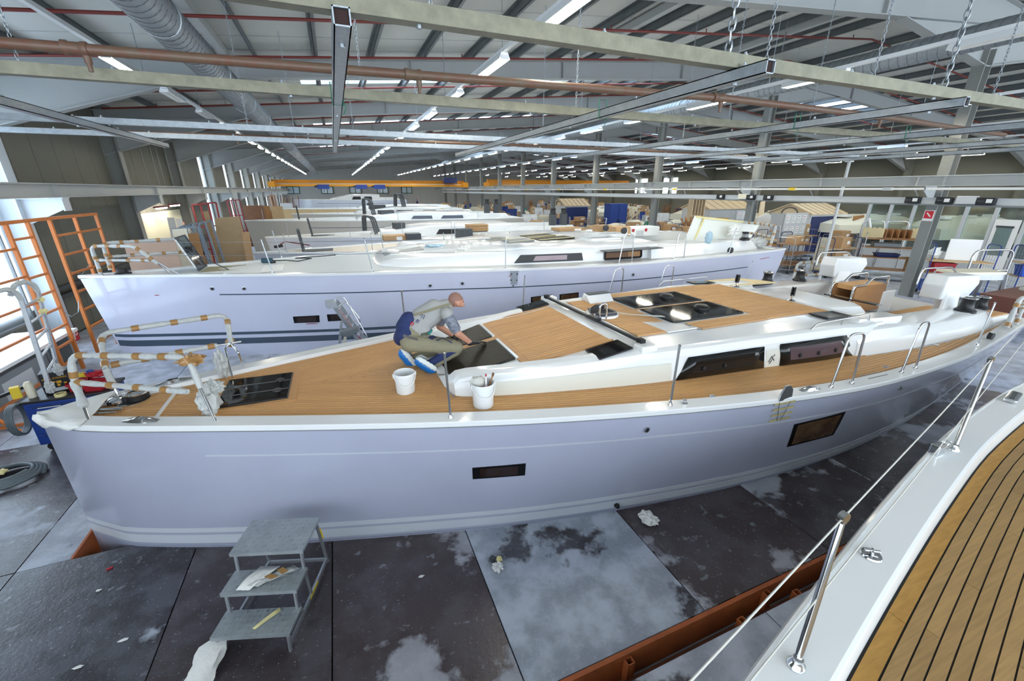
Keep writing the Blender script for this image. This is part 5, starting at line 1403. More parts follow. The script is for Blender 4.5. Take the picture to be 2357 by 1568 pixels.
# ================================================================== things in the foreground
# ---- three step aluminium stool
P0 = Vector((-1.385, 3.045, 0)); e1 = Vector((.947, -.321, 0)); e2 = Vector((.321, .947, 0)); UP = Vector((0, 0, 1))
def SP(a, b_, z): return P0 + e1*a + e2*b_ + UP*z
st = thing('step_stool', 'three step aluminium stool with checker plate treads beside the grey hull', 'step stool', P0)
W_ = .625
def tread(b0, b1, z):
    o = MB().prism([SP(0, b0, z-.005), SP(W_, b0, z-.005), SP(W_, b1, z-.005), SP(0, b1, z-.005)], UP*.005)
    o.bar(SP(0, b0+.003, z-.018), SP(W_, b0+.003, z-.018), .005, .032); o.bar(SP(0, b1-.003, z-.015), SP(W_, b1-.003, z-.015), .005, .026)
    o.bar(SP(.003, b0, z-.015), SP(.003, b1, z-.015), .005, .026); o.bar(SP(W_-.003, b0, z-.015), SP(W_-.003, b1, z-.015), .005, .026)
    o = o.build('tread', 'checker_plate', st)
    lug = MB(); nx = 15; ny = max(4, int((b1-b0)/.045))
    for i in range(nx):
        for j in range(ny):
            c = SP((i+.5)/nx*W_, b0 + (j+.5)/ny*(b1-b0), z+.0015); s_ = 1 if (i+j) % 2 else -1
            d = (e1*.6 + e2*.8*s_).normalized(); n_ = Vector((-d.y, d.x, 0))
            for q in (-.006, .006):
                lug.bar(c + n_*q - d*.011, c + n_*q + d*.011, .0045, .003)
    tag(lug.build('checker_lugs', 'alu', o), kind='stuff')
tread(0, .235, .21); tread(.218, .45, .42); tread(.434, .825, .63)
for a in (.03, W_-.03):
    for b0, z in ((.03, .20), (.245, .41), (.465, .62)):
        MB().tube(arc_pts([SP(a, b0+.16, z-.012), SP(a, b0, z-.012), SP(a, b0-.02, z-.2 if z < .3 else z-.21)], .05, 5), .016, 10).build('leg', 'alu', st, smooth=50)
    MB().tube(arc_pts([SP(a, .6, .61), SP(a, .80, .61), SP(a, .87, .02)], .06, 5), .016, 10).build('leg', 'alu', st, smooth=50)
    MB().bar(SP(a, .02, .06), SP(a, .87, .06), .02, .04).build('side_rail', 'alu', st)
    MB().tube([SP(a, .45, .4), SP(a, .47, .07)], .014, 8).build('leg', 'alu', st, smooth=50)
    MB().tube([SP(a, .26, .2), SP(a, .28, .07)], .014, 8).build('leg', 'alu', st, smooth=50)
MB().bar(SP(0.03, .85, .07), SP(W_-.03, .85, .07), .02, .03).build('cross_bar', 'alu', st)
MB().bar(SP(W_-.018, .42, .066), SP(W_-.018, .60, .066), .004, .026).build('warning_sticker', 'yellow', st)
MB().bar(SP(W_-.012, .815, .50), SP(W_-.012, .835, .36), .004, .016).build('warning_sticker', 'yellow', st)
# wrap scraps on the middle tread
def scrap(name, label, cat, corners, m, lift=.03, n=8, seed=0, th=.004):
    rnd = random.Random(seed); a, b_, c, d = [Vector(p) for p in corners]; g = []
    for i in range(n+1):
        r = []
        for j in range(5):
            p = a.lerp(b_, i/n).lerp(d.lerp(c, i/n), j/4); p.z += lift*(.4+.6*math.sin(PI*j/4))*rnd.uniform(.4, 1); r.append(p)
        g.append(r)
    return tag(MB().sheet(g).build(name, m, smooth=50, solid=th), label, cat)
scrap('fleece_scrap', 'white fleece rag lying on the middle tread of the stool', 'rag', (SP(.12, .24, .425), SP(.24, .235, .425), SP(.40, .44, .45), SP(.22, .46, .44)), 'paper', .03, seed=1)
for k, (q, lab) in enumerate((((SP(.2, .27, .43), SP(.3, .26, .43), SP(.5, .36, .43), SP(.46, .41, .43)), 'wrap strip with brown tape, nearer edge of the middle tread'), ((SP(.3, .34, .43), SP(.36, .30, .43), SP(.58, .40, .45), SP(.52, .44, .45)), 'rolled wrap with brown tape at the back of the middle tread'))):
    o = scrap('wrap_scrap', lab, 'wrap', q, 'bubble_wrap', .035, seed=2+k)
    m_ = [Vector(v) for v in q]; c1 = m_[1].lerp(m_[2], .45); c2 = m_[0].lerp(m_[3], .45); d = (m_[2]-m_[1]).normalized()*.05
    MB().prism([c1+UP*.03, c1+d+UP*.035, c2+d+UP*.035, c2+UP*.03], UP*.006).build('tape_band', 'brown_tape', o)
scrap('tape_strip', 'strip of yellow masking tape on the lowest tread', 'tape', (SP(.30, .06, .212), SP(.33, .05, .212), SP(.47, .2, .214), SP(.45, .22, .23)), 'masking', .008, seed=5, th=.001)
rg = PZ(505, 1555, 0); fs = SP(.03, 0, 0)
g = [[Vector((fs.x - .02 + .10*math.cos(a)*(1+.25*math.sin(5*a+i)) - .05*i*.35, fs.y - .02 - .10*i*.35 + .08*math.sin(a), .13*(1-i/5)+.012)) for a in [2*PI*j/12 for j in range(12)]] for i in range(6)]
tag(MB().rings(g).build('fleece_scrap', 'paper', smooth=60), 'stained white fleece bundled round the front foot of the stool', 'rag')
# litter on the floor
p = PZ(1490, 1200); crum = crumple(p+Vector((0, 0, .05)), (.085, .10, .05), 0, '', 51, .45)
tag(crum.build('paper_rag', 'paper'), 'crumpled white paper rag on the dark floor board by the hull', 'rag')
p = PZ(1147, 1305); o = thing('litter_heap', 'small heap of crumpled tape and paper on the floor', 'litter', (p.x, p.y, 0))
crumple(p+Vector((-.01, -.02, .03)), (.05, .05, .025), 0, '', 52, .6).build('paper_piece', 'white', o); crumple(p+Vector((.03, .06, .03)), (.03, .03, .02), 0, '', 53, .6).build('tape_piece', 'masking', o); crumple(p+Vector((-.03, .08, .03)), (.03, .04, .025), 0, '', 54, .6).build('dark_piece', 'dark_grey', o)
for k, (px, py, lab) in enumerate(((283, 1475, 'thin white paper shred on the dark floor left of the stool'), (180, 1537, 'small pale scrap on the floor near the lower left corner'), (970, 1328, 'white paint flake on the floor right of the stool'), (228, 1360, 'pale paper bit on the dark floor below the bow'))):
    p = PZ(px, py); tag(crumple(p+Vector((0, 0, .006)), (.035 - .005*k, .012, .005), 0, '', 60+k, .5).build('paper_shred', 'white'), lab, 'litter')
tag(MB().box(PZ(253, 1310)+Vector((0, 0, .008)), (.05, .02, .014), .4).build('plastic_cap', 'red', bevel=.003), 'tiny red plastic cap on the floor below the bow', 'cap')
# ---- grey hose coil
p = Vector((-4.45, 6.66, 0)); b = MB(); pts = []
for i in range(120):
    a = i*.21; r = .30 - .0009*i; pts.append(p + Vector((r*math.cos(a)*1.15, r*math.sin(a), .035+.02*(i*.21/(2*PI)))))
hc = thing('hose_coil', 'coiled grey hose lying on the floor at the left edge', 'hose', p)
MB().tube(pts, .028, 8).build('hose', 'grey_hose', hc, smooth=60)
crumple(p+Vector((-.05, 0, .14)), (.07, .05, .03), 0, '', 71, .5).build('tape_wrap', 'masking', hc)
# ---- blue tool trolley behind the bow
tt = thing('tool_trolley', 'blue tool chest on wheels behind the nearest bow', 'tool chest', (-3.95, 7.55, 0))
MB().boxz(-4.4, -3.45, 7.3, 7.8, .12, .78).build('chest_body', 'blue', tt, bevel=.01)
for k in range(4):
    d = MB().boxz(-4.36, -3.49, 7.28, 7.31, .16+.15*k, .29+.15*k).build('drawer', 'blue', tt, bevel=.008)
    MB().boxz(-4.3, -3.55, 7.265, 7.285, .265+.15*k, .28+.15*k).build('drawer_pull', 'blue_dark', d)
MB().boxz(-4.42, -3.43, 7.28, 7.82, .78, .82).build('chest_top', 'black_plastic', tt, bevel=.01)
MB().boxz(-4.25, -4.0, 7.272, 7.28, .70, .73).build('name_strip', 'white', tt)
for x in (-4.3, -3.55):
    for y in (7.36, 7.74): MB().lathe([(.02, -.02), (.06, -.02), (.06, .02), (.02, .02)], (x, y, .06), 12, 'y').build('wheel', 'rubber', tt)
bx_ = thing('black_case', 'black box with yellow lettering standing on the blue tool chest', 'box', (-4.1, 7.6, .82), rz=0)
MB().box((-4.1, 7.6, .98), (.30, .22, .32), .3).build('case_body', 'black_plastic', bx_, bevel=.012)
fm = frame_M(Vector((-4.1, 7.6, .98)) + Vector((.115*math.sin(.3), -.115*math.cos(.3), .07)), (math.cos(.3), math.sin(.3), 0), (0, 0, 1))
text_part('case_lettering', 'MEGA STRONG', .036, fm, 'ink_yellow', bx_)
fm2 = fm.copy(); fm2.translation = fm2.translation + Vector((0, 0, -.07))
b = MB()
for (u, v, w_, h_) in ((-.08, .0, .05, .03), (-.02, .015, .03, .02), (.03, .005, .05, .04), (.09, -.02, .03, .02), (-.06, -.035, .02, .03), (.02, -.04, .03, .03)):
    b.box(fm2 @ Vector((u, v, .001)), (w_, .003, h_), .3)
b.build('case_print', 'ink_yellow', bx_)
MB().box(fm2 @ Vector((0, -.10, .002)), (.26, .004, .05), .3).build('case_label', 'light_grey', bx_)
tag(MB().lathe([(.045, 0), (.065, 0), (.065, .04), (.045, .04)], (-4.0, 7.36, .82), 18, cap0=False, cap1=False).build('tape_roll', 'masking'), 'roll of masking tape on the blue tool chest', 'tape roll')
tag(MB().lathe([(.045, 0), (.05, .02), (.05, .2), (.03, .24)], (-4.34, 7.45, .82), 14).build('spray_bottle', 'cream', smooth=40), 'pale cylindrical bottle at the left end of the blue tool chest', 'bottle')
bt = thing('spray_can', 'dark spray bottle with a grey cap at the right end of the blue tool chest', 'bottle', (-3.52, 7.6, .82))
MB().lathe([(.045, 0), (.045, .16), (.03, .18)], (-3.52, 7.6, .82), 14).build('bottle_body', 'mid_grey', bt, smooth=40); MB().lathe([(.046, .14), (.046, .2), (.03, .21)], (-3.52, 7.6, .82), 14).build('bottle_cap', 'dark_grey', bt, smooth=40)
def open_bin(name, label, c, s, m, rz=0, cat='bin'):
    M3 = Matrix.Rotation(rz, 3, 'Z'); c = Vector(c); t = .012
    o = thing(name, label, cat, c)
    def Q(x, y, z): return c + M3 @ Vector((x, y, z))
    hx, hy, h = s[0]/2, s[1]/2, s[2]; k = .86
    out = [[Q(-hx*k, -hy*k, 0), Q(hx*k, -hy*k, 0), Q(hx*k, hy*k, 0), Q(-hx*k, hy*k, 0)], [Q(-hx, -hy, h), Q(hx, -hy, h), Q(hx, hy, h), Q(-hx, hy, h)], [Q(-hx+t, -hy+t, h), Q(hx-t, -hy+t, h), Q(hx-t, hy-t, h), Q(-hx+t, hy-t, h)], [Q(-hx*k+t, -hy*k+t, t), Q(hx*k-t, -hy*k+t, t), Q(hx*k-t, hy*k-t, t), Q(-hx*k+t, hy*k-t, t)]]
    MB().rings(out).build('bin_body', m, o)
    r = MB()
    for a, b_ in (((-hx, -hy), (hx, -hy)), ((hx, -hy), (hx, hy)), ((hx, hy), (-hx, hy)), ((-hx, hy), (-hx, -hy))): r.bar(Q(a[0], a[1], h-.015), Q(b_[0], b_[1], h-.015), .03, .03)
    r.build('rim', m, o)
    for sx in (-1, 1): MB().bar(Q(sx*(hx+.004), -hy*.4, h*.75), Q(sx*(hx+.004), hy*.4, h*.75), .012, .03).build('handle', m, o)
    return o
open_bin('storage_bin', 'left red plastic bin on the blue tool chest', (-3.85, 7.55, .82), (.24, .2, .13), 'red', .3)
open_bin('storage_bin', 'right red plastic bin on the blue tool chest', (-3.62, 7.45, .82), (.24, .2, .13), 'red', -.2)
b = crumple((-3.66, 7.62, 1.0), (.14, .07, .05), 0, '', 75, .4); tag(b.build('glove_heap', 'red'), 'heap of red gloves above the red bins', 'gloves')
b = crumple((-3.80, 7.66, .99), (.12, .05, .035), 0, '', 76, .4); tag(b.build('strap_heap', 'yellow'), 'yellow strap lying over the red bins', 'strap')
b = crumple((-3.72, 7.62, 1.04), (.05, .04, .035), 0, '', 77, .4); tag(b.build('blue_glove', 'blue'), 'blue glove on the red glove heap', 'glove')
# cable reel at its left
cr_ = thing('cable_reel', 'grey cable coil hanging at the left end of the blue tool chest', 'cable', (-4.55, 7.35, .5))
for k in range(5): MB().tube([(-4.5-.015*k, 7.35+.17*math.cos(a), .55+.22*math.sin(a)) for a in [2*PI*j/16 for j in range(16)]], .018, 6, closed=True).build('cable_turn', 'grey_hose', cr_, smooth=60)
MB().bar((-4.75, 7.2, .9), (-4.4, 7.5, .98), .04, .04).build('tool_handle', 'black_plastic', cr_); MB().box((-4.45, 7.38, .95), (.09, .09, .16), .4).build('tool_grip', 'yellow', cr_)
# ---- aluminium ladder with wrapped hooks
ld = thing('hook_ladder', 'aluminium ladder with taped and wrapped top hooks by the window', 'ladder', (-4.0, 7.3, 1.0))
LT = [PX(48, 690, -4.0), PX(112, 885, -4.0)]; LR = [PX(88, 672, -4.0), PX(132, 845, -4.0)]
for (a, b_), sd in ((LT, 81), (LR, 82)):
    MB().bar(a, b_, .025, .05).build('rail', 'alu', ld)
    hk = [a, a+Vector((0, -.03, .1)), a+Vector((-.02, -.12, .17)), a+Vector((-.05, -.3, .17)), a+Vector((-.06, -.42, .05))]
    wrapped('hook_wrap', hk, .03, ld, sd, False)
    crumple(b_+Vector((0, 0, -.04)), (.05, .05, .09), 0, '', sd, .3).build('foot_wrap', 'bubble_wrap', ld)
for k in range(5):
    t = (k+.4)/5; MB().tube([LT[0].lerp(LT[1], t), LR[0].lerp(LR[1], t)], .016, 8).build('rung', 'alu', ld, smooth=50)
for t in (.1, .25): crumple(LR[0].lerp(LR[1], t), (.04, .04, .04), 0, '', 83, .4).build('tape_tuft', 'masking', ld)
tag(MB().boxz(-4.3, -3.8, 7.0, 7.4, .84, .98).build('cardboard_box', 'cardboard', bevel=.004), 'small cardboard box under the feet of the hook ladder', 'box') if False else None
# ---- orange scaffold frame
sf = thing('scaffold_frame', 'tall orange tubular frame with ladder rungs along the left wall', 'frame', (-5.45, 11, 0))
XO = -5.45
for y in (8.3, 10.4, 11.0, 11.7, 12.64, 13.6): MB().boxz(XO-.028, XO+.028, y-.028, y+.028, .0, 3.03).build('post', 'orange_paint', sf)
MB().boxz(XO-.035, XO+.035, 8.25, 13.63, 3.02, 3.08).build('top_rail', 'orange_paint', sf)
for (ya, yb, zs_) in ((8.3, 10.4, (.25, 1.1, 1.6, 2.1, 2.6)), (10.4, 11.0, (.3, .65, 1.0, 1.35, 1.7, 2.05, 2.4, 2.75)), (11.7, 12.64, (.3, .7, 1.1, 1.5, 1.9, 2.3, 2.7)), (12.64, 13.6, (.7, 1.1, 1.5, 1.9, 2.3, 2.7))):
    for z in zs_: MB().boxz(XO-.02, XO+.02, ya, yb, z-.02, z+.02).build('rung', 'orange_paint', sf)
MB().bar((XO, 8.3, .35), (XO+.5, 8.0, .05), .04, .04).build('brace', 'orange_paint', sf)
MB().bar((XO, 8.3, .05), (XO+.9, 8.45, .03), .05, .04).build('foot', 'orange_paint', sf)
MB().tube([(XO, 11.0, 1.3), (XO+.02, 11.2, 1.1), (XO+.02, 11.5, 1.12), (XO, 11.7, 1.35)], .008, 5).build('chain', 'galv', sf)
MB().tube([(XO, 11.7, 2.0), (XO+.02, 12.1, 1.82), (XO, 12.6, 1.98)], .008, 5).build('chain', 'galv', sf)
# fire hose sign on the white column
c = PX(172, 771, XL+.425)
sg_ = thing('fire_sign', 'red square sign with white figure on the white wall column', 'sign', (c.x, c.y, c.z-.12))
MB().boxz(c.x-.005, c.x+.005, c.y-.16, c.y+.16, c.z-.16, c.z+.16).build('sign_board', 'sign_red', sg_)
b = MB(); b.boxz(c.x+.005, c.x+.008, c.y-.1, c.y-.02, c.z-.11, c.z+.02); b.tube([(c.x+.007, c.y+.05+.05*math.cos(a), c.z+.03+.05*math.sin(a)) for a in [2*PI*j/12 for j in range(12)]], .012, 5, closed=True); b.bar((c.x+.007, c.y+.03, c.z-.02), (c.x+.007, c.y-.06, c.z+.1), .004, .03)
b.build('sign_symbol', 'white', sg_)
# bench and red cabinet under the window
bn = thing('window_bench', 'white topped bench with boxes under the left window', 'bench', (-6.1, 9, 0))
MB().boxz(-6.6, -5.55, 8.4, 11.5, .72, .78).build('bench_top', 'white', bn)
for y in (8.46, 10.6, 11.4): MB().boxz(-6.5, -5.7, y-.04, y+.04, 0, .72).build('bench_leg', 'mid_grey', bn)
rc = thing('red_cabinet', 'dark red steel cabinet at the left edge under the window', 'cabinet', (-5.8, 7.6, 0))
MB().boxz(-5.95, -5.62, 6.85, 8.3, 0, .70).build('cabinet_body', 'red_dark', rc, bevel=.01)
for k in range(2):
    d = MB().boxz(-5.62, -5.605, 6.95+.7*k, 7.6+.7*k, .1, .66).build('cabinet_door', 'red_dark', rc, bevel=.006)
    MB().boxz(-5.605, -5.59, 7.2+.7*k, 7.34+.7*k, .48, .56).build('handle', 'black_plastic', d)
bx2 = thing('grey_locker', 'grey box with white print under the left window', 'box', (-5.85, 9.6, 0))
MB().boxz(-6.1, -5.62, 8.7, 10.4, 0, .62).build('locker_body', 'mid_grey', bx2, bevel=.01); MB().boxz(-5.62, -5.614, 9.1, 9.9, .12, .5).build('locker_label', 'light_grey', bx2)
for k, (px, py, s_) in enumerate(((122, 850, .22), (78, 795, .12), (5, 845, .12))):
    c = PX(px, py, -6.3); o = thing('exit_sign', 'small green escape route sign by the left window, %s' % ('largest, on the bench wall', 'upper one', 'leftmost')[k], 'sign', (c.x, c.y, c.z))
    MB().boxz(c.x-.005, c.x+.005, c.y-s_, c.y+s_, c.z-s_*.5, c.z+s_*.5).build('sign_board', 'green', o); MB().boxz(c.x+.005, c.x+.008, c.y-s_*.5, c.y-s_*.1, c.z-s_*.35, c.z+s_*.3).build('sign_figure', 'white', o)
# vertical pipes in front of the window
for k, (y, r) in enumerate(((10.6, .05), (8.7, .035))):
    o = thing('wall_pipe', ('thicker' if k == 0 else 'thinner') + ' grey standpipe in front of the left window', 'pipe', (-6.5, y, 0)); MB().tube([(-6.5, y, .0), (-6.5, y, 3.4)], r, 10).build('pipe', 'mid_grey', o, smooth=50)
    MB().lathe([(r+.03, 0), (r+.03, .06)], (-6.5, y, 1.3), 10).build('valve', 'dark_grey', o)
# ================================================================== people
from mathutils.bvhtree import BVHTree
def capsule(b, p0, p1, r0, r1, n=14):
    p0, p1 = Vector(p0), Vector(p1); d = p1-p0; L = d.length
    if L < 1e-5: b.sphere(p0, r0, n, 8); return
    d /= L; pts = []; rr = []
    for k in range(5): a = PI/2*(1-k/4); pts.append(p0 - d*r0*math.sin(a)); rr.append(max(r0*math.cos(a), .001))
    for k in range(5): a = PI/2*k/4; pts.append(p1 + d*r1*math.sin(a)); rr.append(max(r1*math.cos(a), .001))
    b.tube(pts, rr, n)
def seg_dist(p, a, c, ra, rc):
    d = c-a; L = d.length_squared; t = 0 if L < 1e-9 else max(0, min(1, (p-a).dot(d)/L)); return (p-(a+d*t)).length - lerp(ra, rc, t)
def fused(name, segs, parent, voxel=.012, smooth=5, extra=None):
    """one continuous skin over tapered limbs; every face takes the cloth of the nearest limb"""
    b = MB()
    for s in segs: capsule(b, s[0], s[1], s[2], s[3])
    off = OFF[parent.name]
    me = bpy.data.meshes.new('raw'); me.from_pydata([tuple(p-off) for p in b.v], [], b.f)
    o = bpy.data.objects.new('raw', me); COL.objects.link(o)
    m = o.modifiers.new('r', 'REMESH'); m.mode = 'VOXEL'; m.voxel_size = voxel
    if smooth: m = o.modifiers.new('s', 'SMOOTH'); m.iterations = smooth; m.factor = .5
    dg = bpy.context.evaluated_depsgraph_get()
    me2 = bpy.data.meshes.new_from_object(o.evaluated_get(dg)); bpy.data.objects.remove(o)
    me2.name = name; names = []
    for s in segs:
        if s[4] not in names: names.append(s[4])
    if extra:
        for q in extra[1]:
            if q not in names: names.append(q)
    me2.materials.clear()
    for q in names: me2.materials.append(MATS[q])
    S_ = [(Vector(s[0])-off, Vector(s[1])-off, s[2], s[3], s[4]) for s in segs]
    for f in me2.polygons:
        c = f.center; k = min(S_, key=lambda s: seg_dist(c, s[0], s[1], s[2], s[3]))[4]
        if extra: k = extra[0](c+off, k)
        f.material_index = names.index(k); f.use_smooth = True
    r = bpy.data.objects.new(name, me2); COL.objects.link(r); r.parent = parent; OFF[r.name] = off.copy()
    return r
# ---- the worker crouching on the foredeck
wk = thing('person', 'worker in grey shirt and khaki trousers crouching on the teak foredeck, black gloves', 'person', (.85, 5.1, 1.38))
J = lambda px, py, Y: PY(px, py, Y)
pel = J(940, 776, 5.15); bel = J(958, 752, 5.15); chs = J(995, 722, 5.15); nkb = J(1026, 706, 5.14); hd = J(1049, 692, 5.10)
shR = J(1028, 722, 4.98); elR = J(1054, 768, 4.90); wrR = J(1083, 790, 4.98); shL = J(1022, 708, 5.33); elL = J(1012, 752, 5.42); wrL = J(1044, 774, 5.34)
hpR = J(942, 790, 5.03); knR = J(1052, 800, 4.93); anR = J(980, 845, 4.95); hpL = J(945, 782, 5.28); knL = J(1042, 795, 5.38); anL = J(945, 826, 5.3)
fwd = (hd - nkb).normalized()
headc = hd
SH = 'shirt_grey'
segs = [(pel, bel, .135, .13, 'khaki'), (bel, chs, .135, .155, SH), (chs, nkb, .15, .10, SH), (shL, shR, .085, .085, SH),
        (J(930, 768, 5.1), J(925, 778, 5.2), .11, .11, 'navy'), (J(928, 752, 5.15), J(940, 735, 5.15), .095, .10, 'navy'),
        (J(968, 728, 5.15), J(998, 708, 5.15), .12, .11, SH), (J(975, 760, 5.1), J(968, 770, 5.15), .1, .1, SH),
        (nkb, headc.lerp(nkb, .35), .06, .058, 'skin'),
        (headc + Vector((-.005, 0, .02)), headc + fwd*.02 + Vector((.0, 0, -.01)), .092, .085, 'skin'), (headc + fwd*.035 + Vector((.02, -.01, -.055)), headc + fwd*.04 + Vector((.03, -.01, -.065)), .055, .048, 'skin'),
        (headc + Vector((.085, -.03, -.045)), headc + Vector((.10, -.035, -.06)), .014, .013, 'skin'),
        (headc + Vector((.0, -.088, -.02)), headc + Vector((.012, -.092, -.045)), .020, .014, 'skin'), (headc + Vector((.0, .088, -.02)), headc + Vector((.012, .09, -.045)), .020, .014, 'skin'),
        (shR, shR.lerp(elR, .75), .075, .072, 'camo'), (shR.lerp(elR, .8), elR, .052, .05, 'skin'), (elR, wrR, .048, .034, 'skin'),
        (shL, shL.lerp(elL, .7), .075, .07, 'camo'), (shL.lerp(elL, .75), elL, .052, .05, 'skin'), (elL, wrL, .048, .034, 'skin'),
        (hpR, knR, .115, .082, 'khaki'), (knR + Vector((-.03, 0, -.02)), anR + Vector((.03, 0, .03)), .066, .05, 'navy'), (knR + Vector((-.01, 0, -.05)), anR + Vector((.06, -.0, -.015)), .062, .045, 'khaki'),
        (hpL, knL, .115, .082, 'khaki'), (knL, anL, .072, .05, 'khaki'),
        (J(965, 797, 5.02), J(1000, 803, 4.99), .07, .06, 'navy'),
        (anR, J(992, 858, 4.93), .045, .05, 'shoe'), (anL, J(952, 846, 5.28), .045, .05, 'shoe')]
def headtone(c, k):
    if k == 'skin' and (c-headc).length < .13:
        q = c - headc
        if q.z > .015 or q.x < -.03: return 'stubble'
    return k
body = fused('body', segs, wk, .011, 4, (headtone, ['stubble']))
# eyes under the brow and a mouth
for y in (-.032, .032): MB().sphere(headc + fwd*.045 + Vector((.045, y-.01, -.03)), .009, 8, 6).build('eye', 'dark_grey', wk)
bt_ = BVHTree.FromPolygons([v.co + OFF[wk.name] for v in body.data.vertices], [list(p.vertices) for p in body.data.polygons])
def on_body(px, py, lift=.006):
    r = ray(px, py).normalized(); h = bt_.ray_cast(O, r)
    return (h[0] + h[1]*lift, h[1]) if h[0] is not None else (None, None)
def surf_strip(name, pts, w, m, parent=wk, n=14, lift=.007):
    P = []
    for i in range(n+1):
        t = i/n*(len(pts)-1); k = min(int(t), len(pts)-2); u = t-k
        c, nn = on_body(lerp(pts[k][0], pts[k+1][0], u), lerp(pts[k][1], pts[k+1][1], u), lift)
        if c is not None: P.append((c, nn))
    if len(P) < 3: return
    rs = []
    for i, (c, nn) in enumerate(P):
        d = (P[min(i+1, len(P)-1)][0] - P[max(i-1, 0)][0]).normalized(); s_ = nn.cross(d).normalized()
        rs.append([c - s_*w/2 - nn*.008, c - s_*w/2, c + s_*w/2, c + s_*w/2 - nn*.008])
    MB().rings(rs).build(name, m, parent, smooth=50)
surf_strip('shoulder_strap', [(951, 726), (985, 716), (1015, 706), (1040, 699)], .034, 'khaki')
surf_strip('belt', [(928, 772), (945, 778), (962, 782)], .03, mat('belt', (96, 92, 90), .7))
surf_strip('trouser_seam', [(1005, 785), (1020, 778), (1040, 790)], .012, 'navy')
surf_strip('hip_pocket', [(990, 780), (1000, 775), (1008, 770)], .06, 'navy', n=6)
surf_strip('tool_pouch', [(968, 772), (985, 768), (1000, 757)], .05, mat('pouch', (88, 92, 74), .8), n=6)
surf_strip('pocket_cloth', [(985, 768), (992, 760)], .03, 'teal', n=4, lift=.02)
for a, b_, w_, m in (((966, 727), (972, 724), .006, 'navy'), ((969, 733), (974, 724), .006, 'navy'), ((974, 735), (978, 725), .006, 'navy'), ((957, 742), (962, 736), .008, 'navy'), ((960, 736), (966, 738), .008, 'navy'), ((964, 740), (960, 744), .008, 'navy'), ((944, 747), (948, 741), .01, 'red'), ((948, 741), (953, 745), .01, 'red'), ((953, 745), (947, 751), .01, 'red')):
    surf_strip('shirt_print', [a, b_], w_, m, n=4)
# gloved hands
def glove(w0, tip, up, side, parent, thumb=1):
    w0, tip = Vector(w0), Vector(tip); d = (tip-w0).normalized(); s_ = side
    L = (tip-w0).length; pc = w0 + d*L*.42
    sg = [(w0 - d*.02, w0 + d*.02, .036, .034, 'glove'), (w0 + d*.02 - s_*.012, pc - s_*.022, .026, .020, 'glove'), (w0 + d*.02 + s_*.012, pc + s_*.022, .026, .020, 'glove')]
    for k, (o_, ln) in enumerate(((-.032, .8), (-.011, .97), (.011, 1.0), (.031, .9))):
        a = pc + s_*o_; m_ = pc.lerp(tip, ln*.5) + s_*o_*1.15 + up*.012; e = w0 + d*L*(.42+.58*ln) + s_*o_*1.25 - up*.004
        sg += [(a, m_, .0115, .0105, 'glove'), (m_, e, .0105, .0085, 'glove')]
    a = w0 + d*L*.16 + s_*.03*thumb; m_ = a + d*.035 + s_*.03*thumb; e = m_ + d*.035 + s_*.004*thumb
    sg += [(a, m_, .015, .012, 'glove'), (m_, e, .012, .0095, 'glove')]
    return fused('glove', sg, parent, .0045, 3)
hz = top(1.75)+.05
tipR = PZ(1117, 787, hz); dR = (tipR - wrR).normalized()
glove(wrR, tipR, UP, Vector((-dR.y, dR.x, 0)).normalized(), wk, 1)
tipL = PZ(1066, 782, hz+.04); dL = (tipL - wrL).normalized()
glove(wrL, tipL, UP, Vector((-dL.y, dL.x, 0)).normalized(), wk, -1)
# shoe covers: blue soles with a whitish gathered top
def cover(heel, toe, parent, seed):
    heel, toe = Vector(heel), Vector(toe); d = (toe-heel); L = d.length; d /= L; rnd = random.Random(seed); s_ = Vector((-d.y, d.x, 0)).normalized(); u = d.cross(s_)*-1
    if u.z < 0: u = -u
    for nm, m, a0, a1 in (('shoe_cover', 'blue_cover', -1.75, 1.75), ('cover_top', 'film', 1.7, 2.5)):
        g = []
        for i in range(15):
            t = i/14; rr = .062*math.sqrt(max(0, 1-(2*t-1)**4))+.006; c = heel.lerp(toe, t) ; row = []
            for j in range(9):
                a = lerp(a0, a1, j/8)
                if nm == 'cover_top':
                    pass
                k = 1 + (.10*math.sin(i*2.7+j) if nm == 'cover_top' else .04*rnd.uniform(-1, 1))
                row.append(c + (s_*math.sin(a) - u*math.cos(a)*1.25)*rr*k + u*.03)
            g.append(row)
            if nm == 'cover_top':
                g[-1] = row
        MB().sheet(g).build(nm, m, parent, smooth=60, solid=.003)
        if nm == 'cover_top':
            g2 = [[Vector(q) - 2*s_*((q-heel).dot(s_)) for q in r] for r in g]
            MB().sheet(g2).build(nm, m, parent, smooth=60, solid=.003)
dk = lambda px, py, z: PZ(px, py, z)
cover(J(953, 828, 4.98), J(1003, 859, 4.90), wk, 3)
cover(J(917, 806, 5.32), J(955, 850, 5.26), wk, 4)
